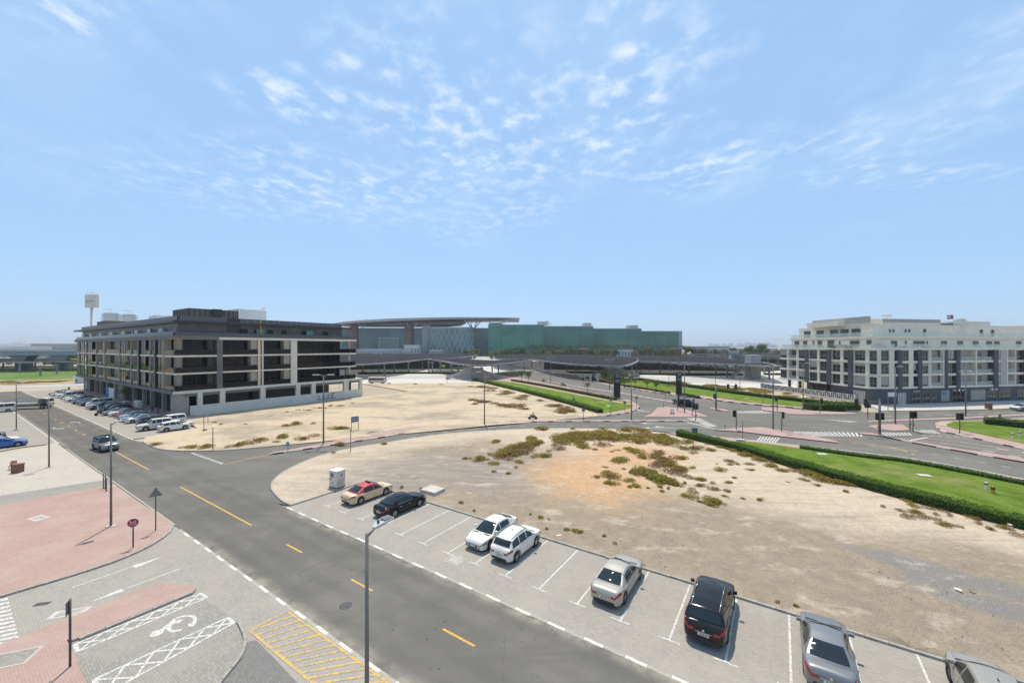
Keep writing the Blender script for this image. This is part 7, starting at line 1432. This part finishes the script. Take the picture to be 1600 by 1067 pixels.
# street name board on two posts
p0, p1 = G(549,674.5), G(560,672.6); t = thing('street_name_board', 'dark blue street board on two posts beyond the side road', 'sign'); hb = CAM_H-(651-HOR)*p0.y/FPX
for p in (p0, p1): MB().tube((p.x,p.y,.1),(p.x,p.y,hb),.05,n=8).build('post', 'pole_dark', t)
mb = MB(); d = (p1-p0); L = d.length; o = MB().box(-.02,L+.02,-.03,.03,hb-1.0,hb-.05).build('board', 'board_blue', t, (p0.x,p0.y,0), math.atan2(d.y,d.x)); lt = MB()
for j in range(2):
    for i in range(5): lt.box(.1+i*L*.18,.1+i*L*.18+L*.12,-.034,-.031,hb-.42-.3*j,hb-.30-.3*j)
lt.build('board_lettering', 'totem_text', o)['kind'] = 'stuff'
for px, py, yt, m, lb in ((548,706,671,'rust','slim rusty pole at the near kerb of the side road'),(332.6,703.5,669,'pole_dark','slim dark pole on the sand by the north kerb'),(318.5,674,647.5,'pole_dark','slim pole near the end of the parked cars'),(325,661,653,'pole_dark','short pole on the sand near the dark building'),(1160.4,686.5,657.5,'rust','thin rusty pole at the near end of the big lawn'),(1132.6,672,663,'pole_dark','short dark post at the left tip of the long pink island'),(1036.4,638,630,'pole_dark','short post at the left end of the triangular island'),(1191.6,631,618,'pole_grey','thin pole on the far lawn edge'),(954.4,649,622,'pole_grey','sign pole at the end of the central hedge, left'),(896.5,646,622,'pole_grey','sign pole beside the central hedge'),(911.5,659,638,'rust','sign pole on the median before the central hedge'),(994.5,637,619.5,'pole_dark','sign pole on the curved footway right of the black sign'),(976,642.5,627,'pole_grey','sign pole at the tip of the central lawn'),(1039.5,624.8,611.5,'pole_grey','triangular sign pole on the road median'),(1323,645.5,638,'pole_grey','small white post at the right tip of the far island'),(1561.6,654.5,647.4,'pole_grey','small sign on the right median')):
    p = G(px,py); t = thing('slim_pole', lb, 'pole', (p.x,p.y,.12)); hh = CAM_H-(yt-HOR)*p.y/FPX; MB().tube((0,0,0),(0,0,hh),.05,n=8).build('post', m, t)
    if 'sign' in lb: MB().box(-.3,.3,-.07,-.05,hh-.7,hh-.05).build('sign_plate', 'sign_back', t)
# direction board before the apartment corner
p0, p1 = G(1387.5,641.5), G(1397,641); t = thing('direction_board', 'blank white direction board on two posts before the apartment corner', 'sign')
for p in (p0, p1): MB().tube((p.x,p.y,.1),(p.x,p.y,4.2),.07,n=8).build('post', 'pole_grey', t)
MB().box(p0.x,p1.x,p0.y-.1,p0.y-.05,3.2,4.15).build('board', 'sign_white', t)
# --- black totem signs
def totem(px0, px1, py, yt, label, rows):
    c = G((px0+px1)/2, py); k = c.y/FPX; w_ = (px1-px0)*k/2; h = CAM_H-(yt-HOR)*k; t = thing('totem_sign', label, 'sign', (c.x,c.y,.14), R(-6), 'tall black totem signs'); b = MB().box(-w_,w_,-.25,.25,0,h).build('slab', 'totem_black', t); MB().box(-w_-.1,w_+.1,-.35,.35,-.05,.12).build('plinth', 'concrete', t)
    MB().box(-w_+.08,w_-.08,-.262,-.252,h*.12,h*.6).build('panel', 'trim_black', t); lt = MB(); rg_ = random.Random(int(px0))
    for z, n, s_, m in rows:
        x = -w_*.45
        for i in range(n): ww = w_*1.15/n*rg_.uniform(.5,.85); lt.box(x, x+ww, -.268, -.2525, h*z-s_*rg_.uniform(.3,.5), h*z+s_*rg_.uniform(.3,.5), m); x += w_*1.2/n
    lt.build('totem_lettering', ['totem_text','totem_blue'], b)['kind'] = 'stuff'; return t
R_ = [(.93,4,.3,0),(.86,3,.22,0),(.853,2,.18,1),(.72,5,.2,0),(.665,6,.22,0)]
totem(959,969,622.8,584,'tall black totem sign with white lettering on the road verge, nearest one',R_); totem(1056.4,1064.8,618.2,582,'tall black totem sign with white lettering on the far lawn',R_); totem(924.7,929,596.4,583,'small black totem sign at the far road between white panels',R_)
p = G(931.6,596); t = thing('flanking_sign', 'pale sign panels either side of the small black totem', 'sign', (p.x,p.y,0)); MB().box(-2.6,-1.6,.3,.5,0,3.2).build('panel', 'stone_white', t); MB().box(.2,1.2,.3,.5,0,3.2).build('panel', 'stone_white', t)
p = G(910.4,594); t = thing('green_bin', 'small green cabinet at the far kerb left of the small totem', 'cabinet', (p.x,p.y,.02)); mat('cab_green', (.06,.12,.09), .6, .1); MB().box(-.5,.5,-.4,.4,0,1.2).build('body', 'cab_green', t); MB().box(-.54,.54,-.44,.44,1.2,1.3).build('lid', 'cab_green', t)
p = G(1085.4,680.2); t = thing('utility_cabinet', 'grey green utility cabinet behind the left end of the long hedge', 'cabinet', (p.x,p.y,.14), R(-10)); MB().box(-.38,.38,-.25,.25,0,1.05).build('body', 'cab_green', t); MB().box(-.42,.42,-.29,.29,1.05,1.12).build('lid', 'cab_green', t)
p = G(1050.4,648); t = thing('sandwich_board', 'leaning white and green sandwich board on the triangular island', 'sign', (p.x,p.y,.15), R(20)); mb = MB(); mb.add([(-.35,-.3,0),(.35,-.3,0),(.35,0,1.25),(-.35,0,1.25),(-.35,.3,0),(.35,.3,0)], [(0,1,2,3),(5,4,3,2)]); mb.build('board', 'sign_white', t); mb = MB(); mb.add([(0,-.31,.0),(.35,-.31,.0),(.35,-.1,.8),(.1,-.1,.8)], [(0,1,2,3)]); mb.build('poster', 'cab_green', t)
# --- donation kiosk
p = G(527,761.5); t = thing('donation_kiosk', 'white clothes donation kiosk with dark red trim at the corner of the parking court', 'kiosk', (p.x,p.y,.1), -RA+R(6)); t.scale = (.72,.72,.86)
MB().box(-.8,.8,-.7,.7,.1,1.95).build('body', 'paint_pearl', t); MB().box(-.88,.88,-.78,.78,1.95,2.05).build('roof', 'banner_white', t); MB().box(-.84,.84,-.74,.74,-.02,.1).build('plinth', 'banner_red', t)
MB().box(-.78,.78,-.706,-.701,1.9,1.945).box(.801,.806,-.68,.68,1.9,1.945).box(-.806,-.801,-.68,.68,1.9,1.945).build('trim', 'banner_red', t)
MB().box(-.5,.1,-.72,-.702,1.25,1.75).build('chute_door', 'sign_back', t); MB().box(-.7,-.35,-.708,-.702,.95,1.1).build('label_plate', 'plate_ink', t)
pr = MB(); pr.add([(-.32,-.709,.45),(-.1,-.709,.45),(-.2,-.709,.8)], [(0,1,2)]); pr.add([(.808,-.1,1.3),(.808,.2,1.3),(.808,.08,1.75)], [(0,1,2)]); pr.box(.802,.808,.28,.5,1.45,1.5)
pr.build('logo', 'banner_red', t); pr = MB()
for j in range(4):
    for i in range(5): pr.box(.802,.807,-.5+i*.2,-.36+i*.2,.35+j*.18,.42+j*.18)
pr.build('printed_text', 'banner_ink', t)['kind'] = 'stuff'; MB().box(.802,.808,-.62,-.58,.5,.85).box(.802,.808,.6,.64,1.0,1.5).build('coloured_tag', 'sign_red', t)
# --- covers and slabs in the ground
def cover(name, label, px, py, a, s, z, m1='concrete', m2='cast_iron', rz=-RA, asp=1.0, hgt=.0):
    p = G(px,py); t = thing(name, label, 'manhole cover', (p.x,p.y,z), rz); MB().box(-a,a,-a*asp,a*asp,-.05,.008+hgt).build('surround', m1, t); MB().box(-s,s,-s*asp,s*asp,-.02,.016+hgt).build('plate', m2, t); return t
cover('inspection_cover', 'square cast inspection cover in the parking bays by the white saloon', 711.5,874,.62,.36,.012,'kerb','road_far')
cover('raised_chamber', 'raised concrete chamber with a pale lid on the sand behind the black saloon', 676,770,.95,.6,.1,'concrete','pale_paving',-RA+R(4),.8,.32)
cover('utility_cover', 'pale framed utility cover in the pink plaza', 61,811,.72,.5,.119,'pale_paving','kerb',-R(20),.6); cover('drain_grate', 'dark drain grate in the access drive before the zebra crossing', 66,943.5,.42,.36,.012,'road_far','cast_iron',R(14),.45); cover('utility_cover', 'pale framed cover in the access drive beside the drain grate', 109,957,.8,.55,.012,'pale_paving','kerb',R(18),.42); cover('utility_cover', 'large cream utility cover in the pink footway at bottom left', 17,1033,.85,.68,.125,'paver_beige','paver_sand',R(20),.7)
p = G(540,946); t = tag(MB().tube((p.x,p.y,.0),(p.x,p.y,.006),.34,n=24).build('manhole_cover', 'cast_iron'), 'round iron manhole cover in the near street asphalt', 'manhole cover')
for px, py, lb in ((1444,745,'pale concrete access slab lying in the big right lawn, centre'),(1284.5,711.4,'small pale slab in the big lawn below the zebra crossing'),(1142,691.6,'flat pale slab at the left end of the big lawn'),(1157,690.4,'raised pale slab box at the left end of the big lawn'),(951,635.4,'pale slab in the central lawn'),(1166,623.4,'pale slab in the far lawn')):
    p = G(px,py); t = tag(MB().box(-.55,.55,-.4,.4,-.05,.06 if 'raised' not in lb else .28).build('lawn_slab', 'pale_paving', None, (p.x,p.y,.17), R(-18)), lb, 'slab')
for px, py, h, m, lb in ((1541,765.5,.65,'stone_white','short white valve post in the big right lawn'),(1551.5,774,.75,'signal_yellow','orange valve post in the big right lawn'),(1582,686,.8,'stone_white','short white post on the corner lawn, left of two'),(1593.6,684,.9,'stone_white','short white post on the corner lawn, right of two'),(1578,829,.35,'stone_white','small white stone post by the long hedge end'),(1131,625.6,.6,'stone_white','first white marker in the far lawn cluster'),(1138.6,624.6,.6,'stone_white','second white marker in the far lawn cluster'),(1146,625,.6,'stone_white','third white marker in the far lawn cluster')):
    p = G(px,py); t = thing('marker_post', lb, 'post', (p.x,p.y,.17)); MB().box(-.1,.1,-.1,.1,0,h).build('post', m, t); MB().box(-.115,.115,-.115,.115,h*.62,h*.8).build('band', 'sign_red' if m == 'stone_white' else 'trim_black', t)
for px, py, m, s_, lb in ((1497,925.4,'sign_white',.16,'scrap of white litter on the grey gravel'),(1518,927,'rust',.13,'brown scrap on the grey gravel'),(873,840,'sign_white',.16,'white litter by the parking kerb'),(1100,774,'sign_white',.12,'white scrap among the shrubs'),(906,778,'sign_white',.08,'tiny white scrap in the middle of the lot')):
    p = G(px,py); mb = MB(); r2 = random.Random(px); mb.grid([[(x*s_,y*s_*.6,r2.uniform(.0,.3)*s_) for x in (-1,0,1)] for y in (-1,0,1)], 0, False); tag(mb.build('litter', m, None, (p.x,p.y,.19), r2.uniform(0,3)), lb, 'litter')
# --- chair and bin on the plaza
mat('bin_brown', (.20,.09,.05), .7, .2, 4); mat('chair_brown', (.30,.16,.10), .7, .2, 4)
p = G(27.5,739.5); t = thing('litter_bin', 'brown litter bin standing on the beige plaza at left', 'bin', (p.x,p.y,.115), R(10)); MB().box(-.38,.38,-.32,.32,0,.88).build('body', 'bin_brown', t); MB().box(-.42,.42,-.36,.36,.88,1.0).build('rim', 'bin_brown', t); MB().box(-.28,.28,-.335,-.322,.2,.7).build('panel', 'rust', t)
p = G(19,735); t = thing('chair', 'wooden folding chair leaning beside the brown litter bin', 'chair', (p.x,p.y,.115), R(35)); MB().box(-.25,.25,-.22,.22,.42,.47).build('seat', 'chair_brown', t); b = MB().box(-.25,.25,-.02,.02,0,.55).build('backrest', 'chair_brown', t, (0,.22,.46)); b.rotation_euler = (R(-28),0,0)
for x in (-.22,.22):
    for y in (-.18,.2): MB().tube((x,y+.12*(1 if y < 0 else -1),0),(x,y,.42),.018,n=6).build('leg', 'pole_dark', t)
p = G(1544.6,639.4); t = thing('litter_bin', 'brown bin on the pavement before the apartment shops', 'bin', (p.x,p.y,.12)); MB().box(-.45,.45,-.4,.4,0,1.15).build('body', 'bin_brown', t); MB().box(-.5,.5,-.45,.45,1.15,1.3).build('lid', 'bin_brown', t)
# --- forecourt of the shops: planter tree, menu boards
p = W(-136.5,28.6); t = put_tree(small[2], 'round potted tree before the shopfronts of the dark building', (p.x,p.y,.8), .8, 0, None, 'potted_tree'); MB().box(-.7,.7,-.7,.7,-.85,.1).build('planter', 'stone_white', t)
for u, m in ((-150,'sign_white'),(-147.5,'sign_white'),(-153,'sign_blue')): p = W(u,28.4); t = thing('feather_banner', 'upright %s banner before the shopfronts' % ('white' if m == 'sign_white' else 'blue'), 'banner', (p.x,p.y,.12), 0, 'upright banners before the shops'); MB().box(-.35,.35,-.02,.02,.3,3.4).build('cloth', m, t); MB().tube((-.38,0,0),(-.38,0,3.6),.025,n=6).build('pole', 'pole_grey', t)
p = W(-124.5,28.2); t = thing('white_cabinet', 'white cabinet on the footway before the shopfronts', 'cabinet', (p.x,p.y,.12), -RA); MB().box(-1.4,1.4,-.4,.4,0,1.7).build('body', 'stone_white', t); MB().box(-1.45,1.45,-.45,.45,1.7,1.8).build('lid', 'stone_white', t)

# ================================================================== people and two-wheelers
def person(label, mesh, loc, rz): o = link('person', mesh, None, loc, rz); return tag(o, label, 'person')
person('person in dark blue standing by the shopfront, left of two', m_blue, W(-113.5,28.1,.12), R(200)); person('person in dark blue standing by the shopfront, right of two', m_blue, W(-110.9,28.4,.12), R(150)); person('person in dark clothes walking near the far end of the dark building', m_walk, W(-190,26.5,.05), R(60))
for px, py, lb, m in ((765,590.4,'person crossing near the stair block, left of a pair',m_walk),(771,591,'person crossing near the stair block, right of a pair',m_tan),(779.5,591.5,'person by the ramp road below the canopy',m_blue),(784.5,590,'person near the kerb of the ramp road',m_walk),(745.5,590,'person at the left stair of the stair block',m_tan),(790.5,588.5,'person on the pavement right of the ramp road group',m_blue)): person(lb, m, G(px,py,.02), rng.uniform(0,6))
def motorcycle(label, loc, rz, rider, paint='trim_black', box=None):
    t = thing('motorcycle', label, 'motorcycle', loc, rz); wt, wr_ = wheel_parts(.30, .11, True)
    for y in (-.62,.66): o = link('wheel', wt, t, (0,y,.30), R(90)); link('rim', wr_, o)
    MB().beam((0,-.5,.5),(0,.45,.62),.2,.26).build('frame', 'dark_steel', t); MB().beam((0,-.62,.78),(0,.12,.76),.24,.12).build('seat', 'trim_black', t); MB().beam((0,.1,.82),(0,.5,.86),.28,.2).build('fuel_tank', paint, t); MB().beam((0,.66,.3),(0,.48,1.0),.1,.06).build('fork', 'steel', t); MB().tube((-.34,.42,1.04),(.34,.42,1.04),.018,n=6).build('handlebar', 'dark_steel', t); MB().box(-.09,.09,.55,.68,.82,.98).build('headlight', 'head_lamp', t); MB().tube((.12,-.75,.38),(.12,.1,.34),.05,n=8).build('exhaust', 'chrome', t)
    if box: MB().box(-.26,.26,-.95,-.45,.86,1.36).build('delivery_box', box, t)
    if rider: o = link('person', rider, None, Vector(loc)+Matrix.Rotation(rz,3,'Z')@Vector((0,-.28,.0)), rz); tag(o, 'rider sitting on the '+label, 'person')
    return t
motorcycle('motorcycle on the side road before the central hedge', G(832.5,655.4,.01), R(92), ride_a, 'paint_maroon'); motorcycle('delivery motorcycle on the carriageway left of the black sign', G(880,603.4,.01), R(-100), ride_b, 'trim_black', 'cloth_green'); motorcycle('delivery motorcycle beside the black off-road car', G(1056,631.6,.01), R(-70), ride_b, 'trim_black', 'cloth_green'); motorcycle('motorcycle standing in the building parking row', W(-119.5,21.2,.012), HOUT-R(90), ride_c, 'trim_black', 'trim_black')
# ================================================================== air: thin dust haze over the whole plain
hz = bpy.data.materials.new('haze_air'); hz.use_nodes = True; t = hz.node_tree
for n in list(t.nodes): t.nodes.remove(n)
pv = nd(t, 'ShaderNodeVolumePrincipled'); pv.inputs['Color'].default_value = (.86,.91,.97,1); pv.inputs['Density'].default_value = .00013; pv.inputs['Anisotropy'].default_value = .2
out = nd(t, 'ShaderNodeOutputMaterial'); t.links.new(pv.outputs[0], out.inputs['Volume'])
MAT['haze_air'] = hz
tag(MB().box(-13000,13000,-500,13000,-1.2,190).build('haze', 'haze_air'), 'thin pale haze in the air over the plain', 'haze', kind='stuff')
